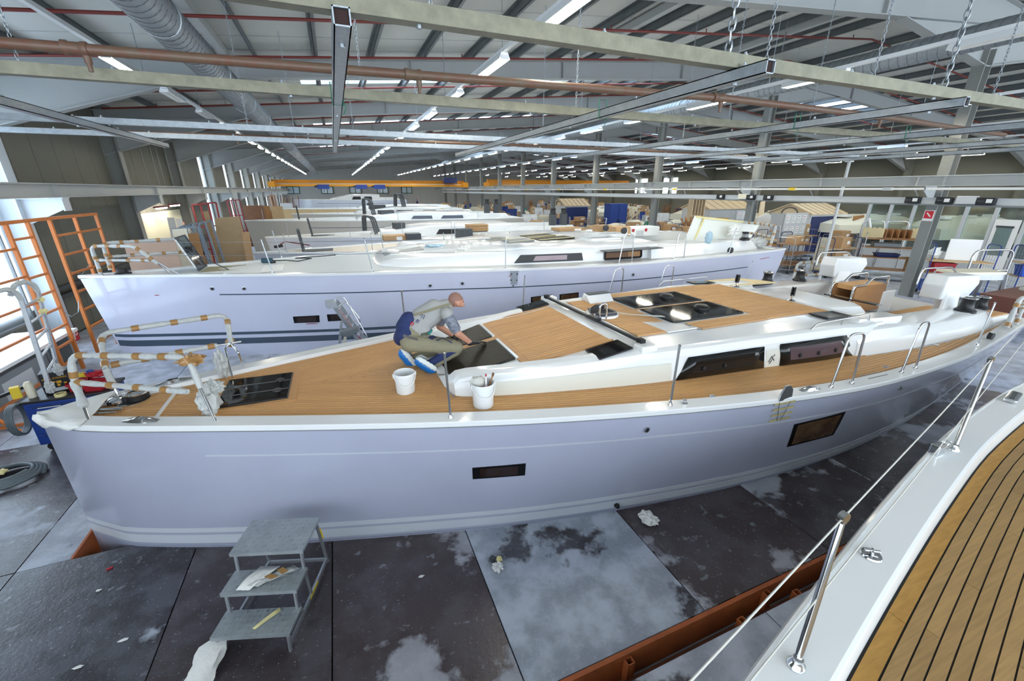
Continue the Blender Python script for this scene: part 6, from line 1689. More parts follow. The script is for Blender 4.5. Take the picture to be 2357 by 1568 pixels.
# ---- buckets on the deck
def bucket(c, label, h=.245, r=.115):
    o = thing('bucket', label, 'bucket', c); x, y, z = c
    MB().lathe([(r*.88, 0), (r*.9, .005), (r*.99, h*.86), (r*1.05, h*.87), (r*1.06, h*.97), (r*1.02, h), (r*.97, h*.98), (r*.86, .02), (.001, .018)], c, 28, cap1=False).build('bucket_body', 'white_plastic', o, smooth=35)
    tube_part('handle', [(x + r*1.06*math.cos(a), y - .02 + r*1.06*math.sin(a) if False else y - r*1.07*abs(math.sin(a)), z + h*.88 - .10*abs(math.sin(a))) for a in [PI + PI*k/14 for k in range(15)]], .005, 'white', o, 6)
    for s_ in (-1, 1): MB().box((x + s_*r*1.06, y, z+h*.88), (.02, .03, .04)).build('handle_lug', 'white_plastic', o)
    return o
b1 = POP(931, 903, lambda X: dz1(X)+.009); b1c = (b1.x+.02, b1.y+.02, dz1(b1.x)+.009); bucket(b1c, 'empty white bucket on the foredeck beside the worker')
b2 = POP(1112, 938, lambda X: dz1(X)+.009); b2c = (b2.x+.02, b2.y+.05, dz1(b2.x)+.009); bucket(b2c, 'white bucket holding a sponge cloth and brush, on the side deck', .28, .122)
x, y, z = b2c
tag(crumple((x-.05, y+.03, z+.27), (.085, .05, .075), 0, '', 91, .2).build('sponge_cloth', mat('cloth_grey', (204, 202, 194), .9, bump=.4, bscale=20), smooth=60), 'grey white sponge cloth stuffed in the bucket on the side deck', 'cloth')
sb = thing('sealant_tube', 'white sealant tube with a red nozzle and band in the bucket', 'tube', (x+.03, y-.02, z+.1))
MB().lathe([(.022, .06), (.022, .20), (.012, .23), (.008, .33), (.004, .35)], (x+.03, y-.02, z+.02), 12).build('tube_body', 'white', sb, smooth=40); MB().lathe([(.0235, .18), (.0235, .215)], (x+.03, y-.02, z+.02), 12).build('tube_band', 'red', sb, smooth=40); MB().lathe([(.009, .33), (.009, .355)], (x+.03, y-.02, z+.02), 10).build('tube_cap', 'red', sb)
pb_ = thing('paint_brush', 'small brush with a wooden handle leaning out of the bucket', 'brush', (x+.06, y, z+.1))
tube_part('brush_handle', [(x+.03, y+.0, z+.1), (x+.125, y+.02, z+.34)], .009, 'wood_brown', pb_); MB().bar((x+.118, y+.02, z+.32), (x+.13, y+.02, z+.355), .03, .014).build('bristles', 'wood_dark', pb_)
# ---- people farther away
PEOPLE = []
def standing(head_px, label, shirt, legs, hairm='hair', face=-PI/2, zh=1.66, seed=0, arms='down', lean=0, extra=None, base=0.0):
    hp = PZ(head_px[0], head_px[1], zh+base); x, y = hp.x, hp.y; PEOPLE.append((x, y)); c, s = math.cos(face), math.sin(face)
    def Q(f, l, z): return Vector((x + f*c - l*s, y + f*s + l*c, z+base))
    k = zh/1.66; p = thing('person', label, 'person', (x, y, base))
    hd_ = Q(lean, 0, zh)
    A = {'down': ((.02, .30, 1.08), (.1, .30, .84)), 'work': ((.08, .30, 1.12), (.38, .16, 1.06))}[arms]
    sg = [(Q(0, 0, .92*k), Q(lean*.4, 0, 1.18*k), .14, .14, shirt), (Q(lean*.5, 0, 1.2*k), Q(lean*.8, 0, 1.38*k), .15, .12, shirt), (Q(lean*.8, .17, 1.40*k), Q(lean*.8, -.17, 1.40*k), .075, .075, shirt),
          (Q(lean*.85, 0, 1.42*k), Q(lean, 0, 1.56*k), .055, .055, 'skin'), (hd_+Vector((0, 0, .03)), hd_, .088, .088, 'skin'), (Q(lean+.03, 0, zh-.07), Q(lean+.045, 0, zh-.08), .058, .055, 'skin'), (Q(lean+.09, 0, zh-.015), Q(lean+.1, 0, zh-.03), .016, .014, 'skin'),
          (Q(lean, .088, zh), Q(lean, .09, zh-.03), .02, .014, 'skin'), (Q(lean, -.088, zh), Q(lean, -.09, zh-.03), .02, .014, 'skin')]
    for sd in (1, -1):
        sh_ = Q(lean*.8, .19*sd, 1.40*k); el = Q(A[0][0]+lean*.7, A[0][1]*sd, A[0][2]*k); wr = Q(A[1][0]+lean*.7, A[1][1]*sd, A[1][2]*k)
        sg += [(sh_, sh_.lerp(el, .7), .066, .06, shirt), (sh_.lerp(el, .7), el, .048, .046, 'skin'), (el, wr, .044, .033, 'skin'), (wr, wr + (wr-el).normalized()*.09, .038, .026, 'skin')]
        for q in range(4):
            d = (wr-el).normalized(); l_ = Q(0, 1, 0) - Q(0, 0, 0); sg.append((wr + d*.08 + l_*(-.024+.016*q), wr + d*(.15-.01*abs(q-1.5)) + l_*(-.028+.019*q), .011, .009, 'skin'))
        sg += [(Q(0, .09*sd, .9*k), Q(.02, .10*sd, .48*k), .095, .068, legs), (Q(.02, .10*sd, .48*k), Q(-.02, .10*sd, .1), .062, .045, legs), (Q(-.02, .1*sd, .06), Q(.14, .11*sd, .04), .05, .042, 'shoe')]
    def tone(cc, kk):
        if kk == 'skin' and (cc-hd_).length < .16:
            q = cc-hd_; f = q.x*c + q.y*s
            if q.z > .05 or (f < -.01 and q.z > -.05): return hairm
        return kk
    bd = fused('body', sg, p, .02, 3, (tone, [hairm]))
    for sd in (1, -1): MB().sphere(Q(lean+.083, .03*sd, zh+.01), .012, 6, 5).build('eye', 'dark_grey', p)
    if extra == 'glasses':
        for sd in (1, -1): MB().tube([Q(lean+.1, .034*sd + .026*math.cos(a), zh+.01+.02*math.sin(a)) for a in [2*PI*j/8 for j in range(8)]], .004, 4, closed=True).build('glasses', 'black_plastic', p)
    return p
standing((1493, 503), 'man in a green shirt seen from behind beyond the lavender yacht', 'green', 'navy', face=PI/2-.3, seed=1)
standing((1505, 507), 'dark haired man in black facing the green shirted man', 'black_plastic', 'navy', face=-PI/2-.4, seed=2)
standing((1964, 508), 'man with glasses in black beside the blue shed', 'black_plastic', 'navy', face=-PI/2, seed=3, extra='glasses')
standing((1568, 487), 'worker in a white shirt among the far carts', 'white', 'navy', face=-PI/2+.6, seed=4)
standing((1381, 502), 'worker in grey bending among the trolleys behind the brown boxes', 'dark_grey', 'navy', 'mid_grey', face=0, lean=.25, zh=1.5, arms='work', seed=5)
standing((851, 462), 'silhouetted worker standing on a far white yacht', 'black_plastic', 'navy', face=-PI/2, base=1.0, seed=6)
tag(MB().boxz(PZ(960, 459, 2.41).x-.6, PZ(960, 459, 2.41).x+.6, PZ(960, 459, 2.41).y-.5, PZ(960, 459, 2.41).y+.5, 0, .745).build('work_platform', 'mid_grey', bevel=.02), 'low grey platform under the distant worker near the end wall', 'platform')
standing((960, 459), 'distant worker in dark clothes near the far end wall', 'navy', 'navy', face=PI, seed=7, base=.75)
tag(MB().boxz(PZ(438, 515, 2.17).x-.5, PZ(438, 515, 2.17).x+.5, PZ(438, 515, 2.17).y-.4, PZ(438, 515, 2.17).y+.4, 0, .715).build('work_platform', 'wood_brown', bevel=.02), 'brown platform under the worker in the lit wall corner', 'platform')
standing((438, 515), 'worker bent over a bench in the lit corner of the left wall', 'mid_grey', 'navy', face=-PI/2-.8, lean=.3, zh=1.45, arms='work', seed=8, base=.72)
standing((2337, 540), 'dark clothed worker leaning over a cart at the right edge', 'black_plastic', 'navy', face=PI, lean=.3, zh=1.35, arms='work', seed=9)
# ================================================================== workshop furniture
def at_rect(px0, py0, px1, py1, Y):
    """world X and z ranges of a measured rectangle standing at distance Y"""
    a = PY(px0, py1, Y); c = PY(px1, py0, Y); return a.x, c.x, a.z, c.z
def lid_box(name, label, x, y, z, s, m, cat='box', rz=0, tape=True, group=None):
    o = thing(name, label, cat, (x, y, z), group)
    MB().box((x, y, z+s[2]/2), s, rz).build('box_body', m, o, bevel=.006)
    if tape:
        R = Matrix.Rotation(rz, 3, 'Z'); c = Vector((x, y, z))
        MB().box(c + Vector((0, 0, s[2]+.001)), (s[0]*1.002, .05, .004), rz).build('tape_strip', 'brown_tape', o)
        MB().box(c + R @ Vector((0, -s[1]/2-.002, s[2]*.55)), (s[0]*.3, .004, s[2]*.25), rz).build('box_label', 'white', o)
    return o
def wire_trolley(label, x, y, rz, L=1.5, D=.75, h=1.75, col='blue', shelves=(.25, .8, 1.3), wire=True, shelf_m='plywood', group=None, hoop='galv'):
    o = thing('roll_cart', label, 'cart', (x, y, 0), group); R = Matrix.Rotation(rz, 3, 'Z')
    def Q(a, b_, z): return Vector((x, y, 0)) + R @ Vector((a, b_, z))
    for a in (-L/2+.1, L/2-.1):
        for b_ in (-D/2+.1, D/2-.1):
            w_ = MB().lathe([(.03, -.025), (.085, -.025), (.085, .025), (.03, .025)], Q(a, b_, .085), 12, M=Matrix.Rotation(rz, 3, 'Z') @ Matrix.Rotation(PI/2, 3, 'X')).build('wheel', 'rubber', o)
            MB().bar(Q(a, b_, .08), Q(a, b_, .19), .05, .05).build('caster_fork', 'galv', w_)
    MB().box(Q(0, 0, .205), (L, D, .04), rz).build('cart_base', col, o)
    for a in (-L/2+.02, L/2-.02):
        MB().tube(arc_pts([Q(a, -D/2+.03, .2), Q(a, -D/2+.03, h), Q(a, D/2-.03, h), Q(a, D/2-.03, .2)], .12, 4), .017, 6).build('end_frame', col, o, smooth=50)
        if wire:
            b = MB()
            for k in range(1, 7): z = lerp(.25, h-.05, k/7); b.bar(Q(a, -D/2+.03, z), Q(a, D/2-.03, z), .007, .007)
            for k in range(1, 5): bb = lerp(-D/2+.03, D/2-.03, k/5); b.bar(Q(a, bb, .22), Q(a, bb, h-.02), .007, .007)
            tag(b.build('wire_grid', 'galv', o), kind='stuff')
    for z in shelves: MB().box(Q(0, 0, z), (L-.04, D-.04, .025), rz).build('shelf', shelf_m, o)
    return o, Q
def copy_thing(src, loc, rz, label): return dup(src, loc, rz, label)
# ---- carts close behind the near stern
c1, Q1 = wire_trolley('blue roll cart carrying a red crate and a white board, right of centre aisle', 20.0, 7.6, -.80, 1.7, .8, 1.85, 'blue', (.82, 1.25))
p = Q1(-.35, 0, .84); open_bin('storage_crate', 'red plastic crate on the blue roll cart', p, (.6, .42, .34), 'red', -.8, 'crate')
p = Q1(.1, .1, 1.27); tag(MB().box(p+Vector((0, 0, .36)), (.85, .05, .72), -.8).build('white_board', 'white', bevel=.004), 'white board standing on the blue roll cart with the red crate', 'board')
p = Q1(-.6, -.05, .24); open_bin('storage_crate', 'dark blue crate on the base of the roll cart', p, (.42, .36, .3), 'blue_bright', -.8, 'crate')
p = Q1(-.55, .25, 1.27); tag(crumple(p+Vector((0, 0, .2)), (.25, .15, .18), 0, '', 301, .35).build('film_heap', 'film', smooth=60), 'heap of clear film on the upper shelf of the blue roll cart', 'film')
c2, Q2 = wire_trolley('blue roll cart with a bright blue crate at the right edge', 21.6, 6.0, -.80, 1.5, .8, 1.85, 'blue', (.85, 1.3))
p = Q2(-.35, -.05, .865); open_bin('storage_crate', 'bright blue plastic crate on the cart at the right edge', p, (.62, .45, .36), 'blue_bright', -.8, 'crate')
p = Q2(.2, 0, 1.32)
for k, (a, dz_) in enumerate(((0, 1.0), (.3, .85), (.55, 1.1))): tag(MB().box(p + Vector((a*.7, .1*k-.1, dz_/2)), (.5, .03, dz_), -.8+.25*k).build('plywood_board', 'plywood'), 'plywood board standing on the right edge cart, %s from the left' % ORD[k], 'board')
c3, Q3 = wire_trolley('tall wire cart with wooden shelves behind the steering console', 21.2, 10.2, -.85, 2.0, .8, 1.95, 'steel', (.45, .95, 1.35, 1.7), shelf_m='wood_brown')
og = thing('drawer_organiser', 'brown cardboard divider box on top of the wooden shelf cart', 'organiser', Q3(-.1, 0, 1.72))
for k in range(6): MB().box(Q3(-.55+.2*k, 0, 1.90), (.02, .45, .34), -.85).build('divider', 'wood_brown', og)
MB().box(Q3(-.05, .22, 1.9), (1.05, .02, .34), -.85).build('back_panel', 'wood_brown', og); MB().box(Q3(-.05, 0, 1.735), (1.05, .45, .02), -.85).build('bottom_panel', 'wood_brown', og)
for k, a in enumerate((-.8, .85)):
    b = MB(); pts = [Q3(a-.35, -.3+.3*k, 1.75), Q3(a+.35, -.3+.3*k, 1.75)]
    poly = [pts[0], pts[1]] + [pts[1].lerp(pts[0], j/8) + Vector((0, 0, .42 - .06*(j % 2))) for j in range(9)]
    tag(b.prism(poly, Vector((.03, .03, 0))).build('comb_board', mat('comb', (190, 176, 136), .7)), 'notched tan board at the %s of the wooden shelf cart' % ('left end' if k == 0 else 'right end'), 'board')
p = Q3(.78, -.3, .47); lid_box('cardboard_box', 'brown cardboard box on the lower shelf of the wooden shelf cart', p.x, p.y, p.z, (.45, .42, .55), 'cardboard', rz=-.85, tape=False)
p = Q3(-.1, 0, .965); open_bin('storage_crate', 'flat dark blue crate in the wooden shelf cart', p, (.8, .5, .14), 'blue_dark', -.85, 'crate')
p = Q3(-.2, 0, 1.365); tag(MB().box(p+Vector((0, 0, .09)), (.9, .5, .16), -.85).build('grey_case', 'grey_plastic', bevel=.02), 'flat grey case on the second shelf of the wooden shelf cart', 'case')
tag(MB().tube(arc_pts([Q3(-.95, -.2, 1.75), Q3(-.9, -.2, 2.1), Q3(-1.05, -.2, 2.5)], .3, 6), .045, 10).build('white_pipe', 'white', smooth=50), 'curved white pipe leaning on the wooden shelf cart', 'pipe')
for k, (a, b_) in enumerate(((-.6, .7), (.25, .9))):
    tag(MB().tube(arc_pts([Q3(a-.4, b_, .3), Q3(a-.4, b_, 2.35), Q3(a+.35, b_, 2.35), Q3(a+.35, b_, .3)], .18, 5), .022, 8).build('cart_hoop', 'chrome', smooth=50), 'steel hoop frame standing behind the wooden shelf cart, %s' % ('left one' if k == 0 else 'right one'), 'frame')
# silver hoop truck in front
tk_ = thing('platform_truck', 'silver platform truck with a tall hoop handle at the right', 'cart', (19.0, 6.3, 0))
hp0, hp1 = PY(2220, 640, 6.2), PY(2310, 640, 5.8)
MB().tube(arc_pts([Vector((hp0.x, hp0.y, .25)), Vector((hp0.x, hp0.y, 1.95)), Vector((hp1.x, hp1.y, 1.95)), Vector((hp1.x, hp1.y, .25))], .25, 6), .028, 10).build('hoop_handle', 'chrome', tk_, smooth=50)
MB().tube([Vector((hp0.x, hp0.y, 1.35)), Vector((hp1.x, hp1.y, 1.35))], .025, 8).build('cross_bar', 'chrome', tk_, smooth=50)
MB().prism([Vector((hp0.x, hp0.y, .22)), Vector((hp1.x, hp1.y, .22)), Vector((hp1.x+.6, hp1.y+.5, .22)), Vector((hp0.x+.6, hp0.y+.5, .22))], (0, 0, .05)).build('platform', 'alu', tk_)
for v in (hp0, hp1, hp0+Vector((.5, .4, 0)), hp1+Vector((.5, .4, 0))): MB().lathe([(.03, -.02), (.1, -.02), (.1, .02), (.03, .02)], (v.x, v.y, .1), 12, 'x').build('wheel', 'rubber', tk_)
# aluminium work platform
wp = thing('work_platform', 'aluminium work platform with a pale top behind the near console', 'platform', (16.6, 5.1, 0))
a, c = PY(2195, 632, 5.6), PY(2310, 648, 5.1)
MB().prism([Vector((a.x, a.y, 1.5)), Vector((c.x, c.y, 1.5)), Vector((c.x+.3, c.y+.5, 1.5)), Vector((a.x+.3, a.y+.5, 1.5))], (0, 0, .06)).build('platform_top', 'cream', wp)
MB().prism([Vector((a.x+.02, a.y, 1.35)), Vector((c.x, c.y, 1.35)), Vector((c.x, c.y, 1.5)), Vector((a.x+.02, a.y, 1.5))], (.03, .04, 0)).build('platform_apron', 'alu', wp)
for v, d in ((a, (-.15, .1)), (c, (.15, -.1)), (a+Vector((.3, .5, 0)), (-.1, .3)), (c+Vector((.3, .5, 0)), (.25, .2))):
    MB().bar((v.x, v.y, 1.5), (v.x+d[0], v.y+d[1], .0), .07, .05).build('leg', 'alu', wp)
MB().bar((a.x-.06, a.y+.05, .9), (c.x+.06, c.y-.05, .9), .04, .05).build('cross_bar', 'alu', wp)
# brown lettered panel behind the stern
bpn = thing('lettered_box', 'long brown box with white lettering and a blue base at the right edge', 'box', (15.4, 4.2, 0))
a, c = PY(2275, 690, 4.6), PY(2357, 700, 4.15)
MB().boxz(15.0, 19.5, 4.35, 5.05, .42, 1.12).build('box_body', mat('brown_panel', (112, 66, 52), .6, var=.15, scale=3), bpn, bevel=.01)
MB().boxz(15.0, 19.5, 4.34, 5.05, .32, .42).build('box_base', 'blue', bpn)
for x in (15.2, 19.3): MB().boxz(x-.05, x+.05, 4.4, 5.0, 0, .32).build('box_leg', 'dark_grey', bpn)
text_part('box_lettering', 'Spiegel', .30, frame_M((15.55, 4.335, .80), (1, 0, 0), (0, 0, 1)), 'white', bpn)
# vertical grey pole carrying the tube grid
gp = thing('support_pole', 'slim grey pole rising to the tube grid behind the stern', 'pole', (18.4, 11, 0))
MB().tube([(18.4, 11, 0), (18.4, 11, 4.62)], .055, 12).build('pole_tube', 'light_grey', gp, smooth=50); MB().boxz(18.25, 18.55, 10.85, 11.15, 0, .015).build('base_plate', 'light_grey', gp); MB().boxz(18.3, 18.5, 10.9, 11.1, 4.6, 4.64).build('head_plate', 'light_grey', gp)
# fire extinguisher sign on the middle column
c = PX(2126, 496, XC-.18)
fs_ = thing('fire_sign', 'red fire extinguisher sign on the nearest middle column', 'sign', (c.x, 7.05, c.z-.15))
MB().boxz(XC-.18, XC-.17, 6.93, 7.17, c.z-.15, c.z+.15).build('sign_board', 'white', fs_); MB().boxz(XC-.185, XC-.18, 6.95, 7.15, c.z-.08, c.z+.13).build('sign_face', 'sign_red', fs_); MB().bar((XC-.188, 7.0, c.z-.03), (XC-.188, 7.1, c.z+.08), .005, .03).build('sign_symbol', 'white', fs_)
# ---- timber shed with blue doors
def shed(label, x, y, w_, d, h, blue=True):
    o = thing('tool_shed', label, 'shed', (x, y, 0))
    MB().boxz(x-w_/2, x+w_/2, y-d/2, y+d/2, 0, h).build('shed_wall', 'light_grey', o)
    MB().prism([(x-w_/2-.1, y-d/2-.1, h), (x+w_/2+.1, y-d/2-.1, h), (x+w_/2+.1, y, h+.55), (x-w_/2-.1, y, h+.55)], (0, 0, .05)).build('roof_slope', 'wood_light', o)
    MB().prism([(x-w_/2-.1, y+d/2+.1, h), (x+w_/2+.1, y+d/2+.1, h), (x+w_/2+.1, y, h+.55), (x-w_/2-.1, y, h+.55)], (0, 0, .05)).build('roof_slope', 'wood_light', o)
    for k in range(7):
        xx = lerp(x-w_/2-.05, x+w_/2+.05, k/6)
        MB().bar((xx, y-d/2-.1, h+.055), (xx, y, h+.605), .12, .01).build('roof_batten', 'plywood', o)
    MB().prism([(x-w_/2, y-d/2, h), (x-w_/2, y+d/2, h), (x-w_/2, y, h+.55)], (.03, 0, 0)).build('gable', 'wood_light', o)
    MB().tube([(x-w_/2-.02, y-.5*math.cos(a), h+.02+.35*math.sin(a)) for a in [PI*j/10 for j in range(11)]], .03, 6).build('gable_arch', 'dark_grey', o)
    n = 2
    for k in range(n):
        dd = MB().boxz(lerp(x-w_/2+.08, x+w_/2-.08, k/n)+.01, lerp(x-w_/2+.08, x+w_/2-.08, (k+1)/n)-.01, y-d/2-.03, y-d/2, .05, h-.1).build('shed_door', 'blue_dark' if blue else 'light_grey', o)
        MB().boxz(lerp(x-w_/2+.08, x+w_/2-.08, (k+.9-.8*k)/n)-.04, lerp(x-w_/2+.08, x+w_/2-.08, (k+.9-.8*k)/n)+.04, y-d/2-.06, y-d/2-.03, h*.45, h*.52).build('door_latch', 'black_plastic', dd)
    return o
sp = PZ(1850, 590); shed('timber shed with wide dark blue doors and a striped plywood roof', 26.6, 17.6, 3.0, 2.6, 2.25)
shed('grey timber shed with a plywood roof left of the blue doored shed', 25.4, 23.2, 4.2, 2.4, 2.35, False)
shed('small distant shed with blue doors behind the far carts', 19.3, 33.5, 2.4, 2.0, 2.3)
# notice boards
def notice(label, px0, py0, px1, py1, Y, seed):
    xa, xb, za, zb_ = at_rect(px0, py0, px1, py1, Y); rnd = random.Random(seed)
    o = thing('notice_board', label, 'notice board', ((xa+xb)/2, Y, 0))
    MB().boxz(xa, xb, Y, Y+.05, max(za, .6), zb_).build('board_panel', 'light_grey', o)
    for x in (xa+.08, xb-.08): MB().boxz(x-.03, x+.03, Y+.05, Y+.11, 0, zb_-.05).build('board_leg', 'mid_grey', o)
    n = max(3, int((xb-xa)/.34))
    for k in range(n):
        for j in range(2):
            x = lerp(xa+.1, xb-.36, k/(n-1)); z = zb_-.45-.5*j
            s = MB().boxz(x, x+.24, Y-.006, Y, z, z+.34).build('paper_sheet', 'white', o)
            MB().boxz(x+.02, x+.18, Y-.008, Y-.006, z+.27, z+.295).build('print_line', 'ink_red' if (k+j) % 3 == 0 else 'print_grey', s)
            for q in range(3): MB().boxz(x+.02, x+.2, Y-.008, Y-.006, z+.06+.06*q, z+.075+.06*q).build('print_line', 'print_grey', s)
notice('grey notice board with papers beside the blue shed', 1795, 490, 1862, 560, 14.0, 1)
notice('grey notice board with papers left of the sheds', 1690, 484, 1738, 525, 19.0, 2)
# big pale boards
def board(name, label, cat, px, Y, th, m):
    P = [PY(q[0], q[1], Y) for q in px]; lo = sum(sorted(p.z for p in P)[:2])/2
    for i, p in enumerate(P):           # the hidden lower edge stands on the floor
        if p.z < lo+.25: j = i-1 if P[i-1].z > lo+.25 else (i+1) % len(P); q = P[j]; P[i] = Vector((q.x + (p.x-q.x)*1.0, Y, 0.0))
    return tag(MB().prism(P, (0, th, 0)).build(name, m), label, cat)
board('pale_board', 'pale board leaning beside the notice board', 'board', [(1735, 560), (1752, 465), (1762, 462), (1752, 560)], 17.2, .05, 'wood_light')
board('whiteboard', 'white panel with a blurred red edge between the notice boards', 'panel', [(1738, 560), (1745, 500), (1765, 492), (1775, 496), (1770, 560)], 15.6, .05, 'white')
board('pale_board', 'large cream board leaning on the carts below the shed', 'board', [(1872, 590), (1890, 546), (1945, 550), (1930, 592)], 12.6, .05, 'cream')
board('plywood_board', 'reddish plywood board standing by the shed corner', 'board', [(1957, 560), (1966, 498), (1990, 495), (1985, 560)], 15.2, .04, 'wood_brown')
# ---- glazed office
go = thing('glazed_office', 'glass walled office with aluminium posts beyond the right carts', 'office', (26, 9.5, 0))
GX = 24.6
ys = [13.2, 12.3, 11.4, 10.5, 9.6, 8.7, 7.8, 6.9, 6.0, 5.1]
for y in ys: MB().boxz(GX-.06, GX+.06, y-.06, y+.06, 0, 3.1).build('post', 'light_grey', go)
for z in (.05, 1.0, 3.05): MB().boxz(GX-.05, GX+.05, ys[-1], ys[0], z-.05, z+.05).build('rail', 'light_grey', go)
for k in range(len(ys)-1):
    MB().boxz(GX-.01, GX+.01, ys[k+1]+.06, ys[k]-.06, 1.05, 3.0).build('pane', 'clear_glass', go); MB().boxz(GX-.02, GX+.02, ys[k+1]+.06, ys[k]-.06, .1, .95).build('lower_panel', 'light_grey', go)
dr = MB().boxz(GX-.09, GX-.05, 7.9, 8.62, .1, 2.5).build('office_door', 'white', go); MB().boxz(GX-.1, GX-.09, 8.05, 8.5, 1.1, 2.2).build('door_pane', 'clear_glass', dr); MB().boxz(GX-.11, GX-.1, 8.02, 8.53, 2.18, 2.26).build('door_frame', 'dark_grey', dr)
tag(MB().boxz(GX-.1, GX-.06, 7.2, 7.6, 2.1, 2.5).build('wood_plaque', 'wood_dark'), 'small brown plaque on the glass office', 'plaque')
# white mouldings stored in the right bay
def mould(label, x, y, L, w_, h, m='cream', z=.8):
    o = thing('boat_mould', label, 'mould', (x, y, 0)); rs = []
    for k in range(9):
        t = k/8; s = math.sin(PI*min(1, .12+.8*t))**.6; X = x - L/2 + L*t
        rs.append([(X, y-w_/2*s, z), (X, y-w_/2*s*.95, z+h*.5), (X, y-w_/2*s*.6, z+h*s), (X, y+w_/2*s*.6, z+h*s), (X, y+w_/2*s*.95, z+h*.5), (X, y+w_/2*s, z)])
    MB().rings(rs).build('mould_shell', m, o, smooth=40)
    for k in (.2, .5, .8):
        X = x-L/2+L*k; MB().boxz(X-.05, X+.05, y-w_*.35, y+w_*.35, 0, z+.1).build('cradle', 'mid_grey', o)
        MB().boxz(X-.3, X+.3, y-.25, y+.25, z+h*.9, z+h*1.04).build('mould_hatch', 'white', o, bevel=.02)
for k, (x, y, L, w_, h) in enumerate(((30, 16, 8, 3, .9), (31, 12, 8, 3, 1.0), (32, 8.5, 7, 2.6, .8), (31, 21, 9, 3, .9), (30, 26, 8, 3, 1.0), (33, 31, 8, 3, 1.0), (28, 38, 8, 3, 1.0))):
    mould('cream boat moulding in the right bay, %s from the camera' % ORD[k], x, y, L, w_, h, z=1.3 if k < 4 else 1.0)
# ---- pigeonhole cabinet, blue cabinet and others behind the second yacht
def pigeon(label, px0, py0, px1, py1, Y, nx, nz, m='wood_light'):
    xa, xb, za, zb_ = at_rect(px0, py0, px1, py1, Y); za = 0; o = thing('pigeonhole_shelf', label, 'shelf', ((xa+xb)/2, Y, 0))
    MB().boxz(xa, xb, Y+.38, Y+.4, za, zb_).build('back_panel', 'wood_dark', o)
    for k in range(nx+1): x = lerp(xa, xb, k/nx); MB().boxz(x-.02, x+.02, Y, Y+.4, za, zb_).build('divider', m, o)
    for k in range(nz+1): z = lerp(za, zb_, k/nz); MB().boxz(xa, xb, Y, Y+.4, z-.02, z+.02).build('shelf', m, o)
    return o
pigeon('tan pigeonhole shelf standing among the far carts', 1592, 458, 1625, 498, 21, 4, 3)
xa, xb, za, zb_ = at_rect(1812, 459, 1836, 486, 20); o = thing('blue_cabinet', 'tall blue cabinet behind the far carts', 'cabinet', (20.6, 28, 0))
MB().boxz(19.6, 21.2, 28, 28.8, 0, 2.6).build('cabinet_body', 'blue', o, bevel=.01)
for k in range(2): d = MB().boxz(19.63+.79*k, 20.39+.79*k, 27.97, 28, .05, 2.55).build('cabinet_door', 'blue', o, bevel=.01); MB().boxz(20.3+.16*k, 20.34+.16*k, 27.94, 27.97, 1.2, 1.45).build('handle', 'black_plastic', d)
# ---- things standing on the far yachts
def deck_box(label, d, px0, py0, px1, py1, Y, depth, m='cardboard', name='cardboard_box', cat='box', n=1):
    xa, xb, za, zb_ = at_rect(px0, py0, px1, py1, Y)
    for k in range(n):
        z = lerp(za, zb_, k/n); o = thing(name, label + ('' if n == 1 else ', %s of the stack' % ('bottom' if k == 0 else 'top' if k == n-1 else 'middle')), cat, ((xa+xb)/2, Y, z))
        MB().boxz(xa, xb, Y, Y+depth, z, lerp(za, zb_, (k+1)/n)-.01).build('box_body', m, o, bevel=.008)
        if cat == 'box': MB().boxz(lerp(xa, xb, .55), lerp(xa, xb, .8), Y-.004, Y, lerp(z, zb_, .1/n), z+(zb_-za)/n*.75).build('box_label', 'white', o) if n == 1 else MB().boxz(xa, xb, Y-.004, Y, z+.02, z+.05).build('tape_strip', 'brown_tape', o)
deck_box('flat cardboard box on the third row yacht', 0, 1080, 516, 1124, 533, 16.6, .6, n=3)
deck_box('long cardboard box on the foredeck of the third row yacht', 0, 884, 541, 936, 556, 15.9, .6, name='cardboard_box')
deck_box('cardboard box with white labels on the stern of the second row yacht', 0, 1417, 521, 1452, 544, 12.4, .55)
deck_box('small cardboard box behind the labelled box on the second row', 0, 1379, 518, 1408, 536, 14.5, .5)
deck_box('brown boxes on the roof of the sixth row yacht', 0, 990, 481, 1024, 487, 35, 1, n=2)
deck_box('dark grey case on the foredeck of the third row yacht', 0, 937, 537, 969, 553, 15.6, .5, 'dark_grey', 'equipment_case', 'case')
deck_box('cardboard tray on the stern of the third row yacht', 0, 1288, 524, 1350, 533, 17.8, .9)
# white machine housing with red dots
xa, xb, za, zb_ = at_rect(1452, 521, 1520, 546, 12.6); o = thing('machine_housing', 'white machine housing with red dots on the stern of the lavender yacht', 'machine', ((xa+xb)/2, 12.6, za))
MB().boxz(xa, xb, 12.6, 13.2, za, zb_).build('housing', 'white', o, bevel=.05); MB().boxz(lerp(xa, xb, .18), lerp(xa, xb, .42), 12.59, 12.6, za+.02, zb_-.12).build('front_panel', 'light_grey', o)
for f in (.06, .5): MB().lathe([(.06, 0), (.06, .012)], (lerp(xa, xb, f), 12.6, lerp(za, zb_, .68)), 12, M=Matrix.Rotation(PI/2, 3, 'X')).build('red_dot', 'red', o)
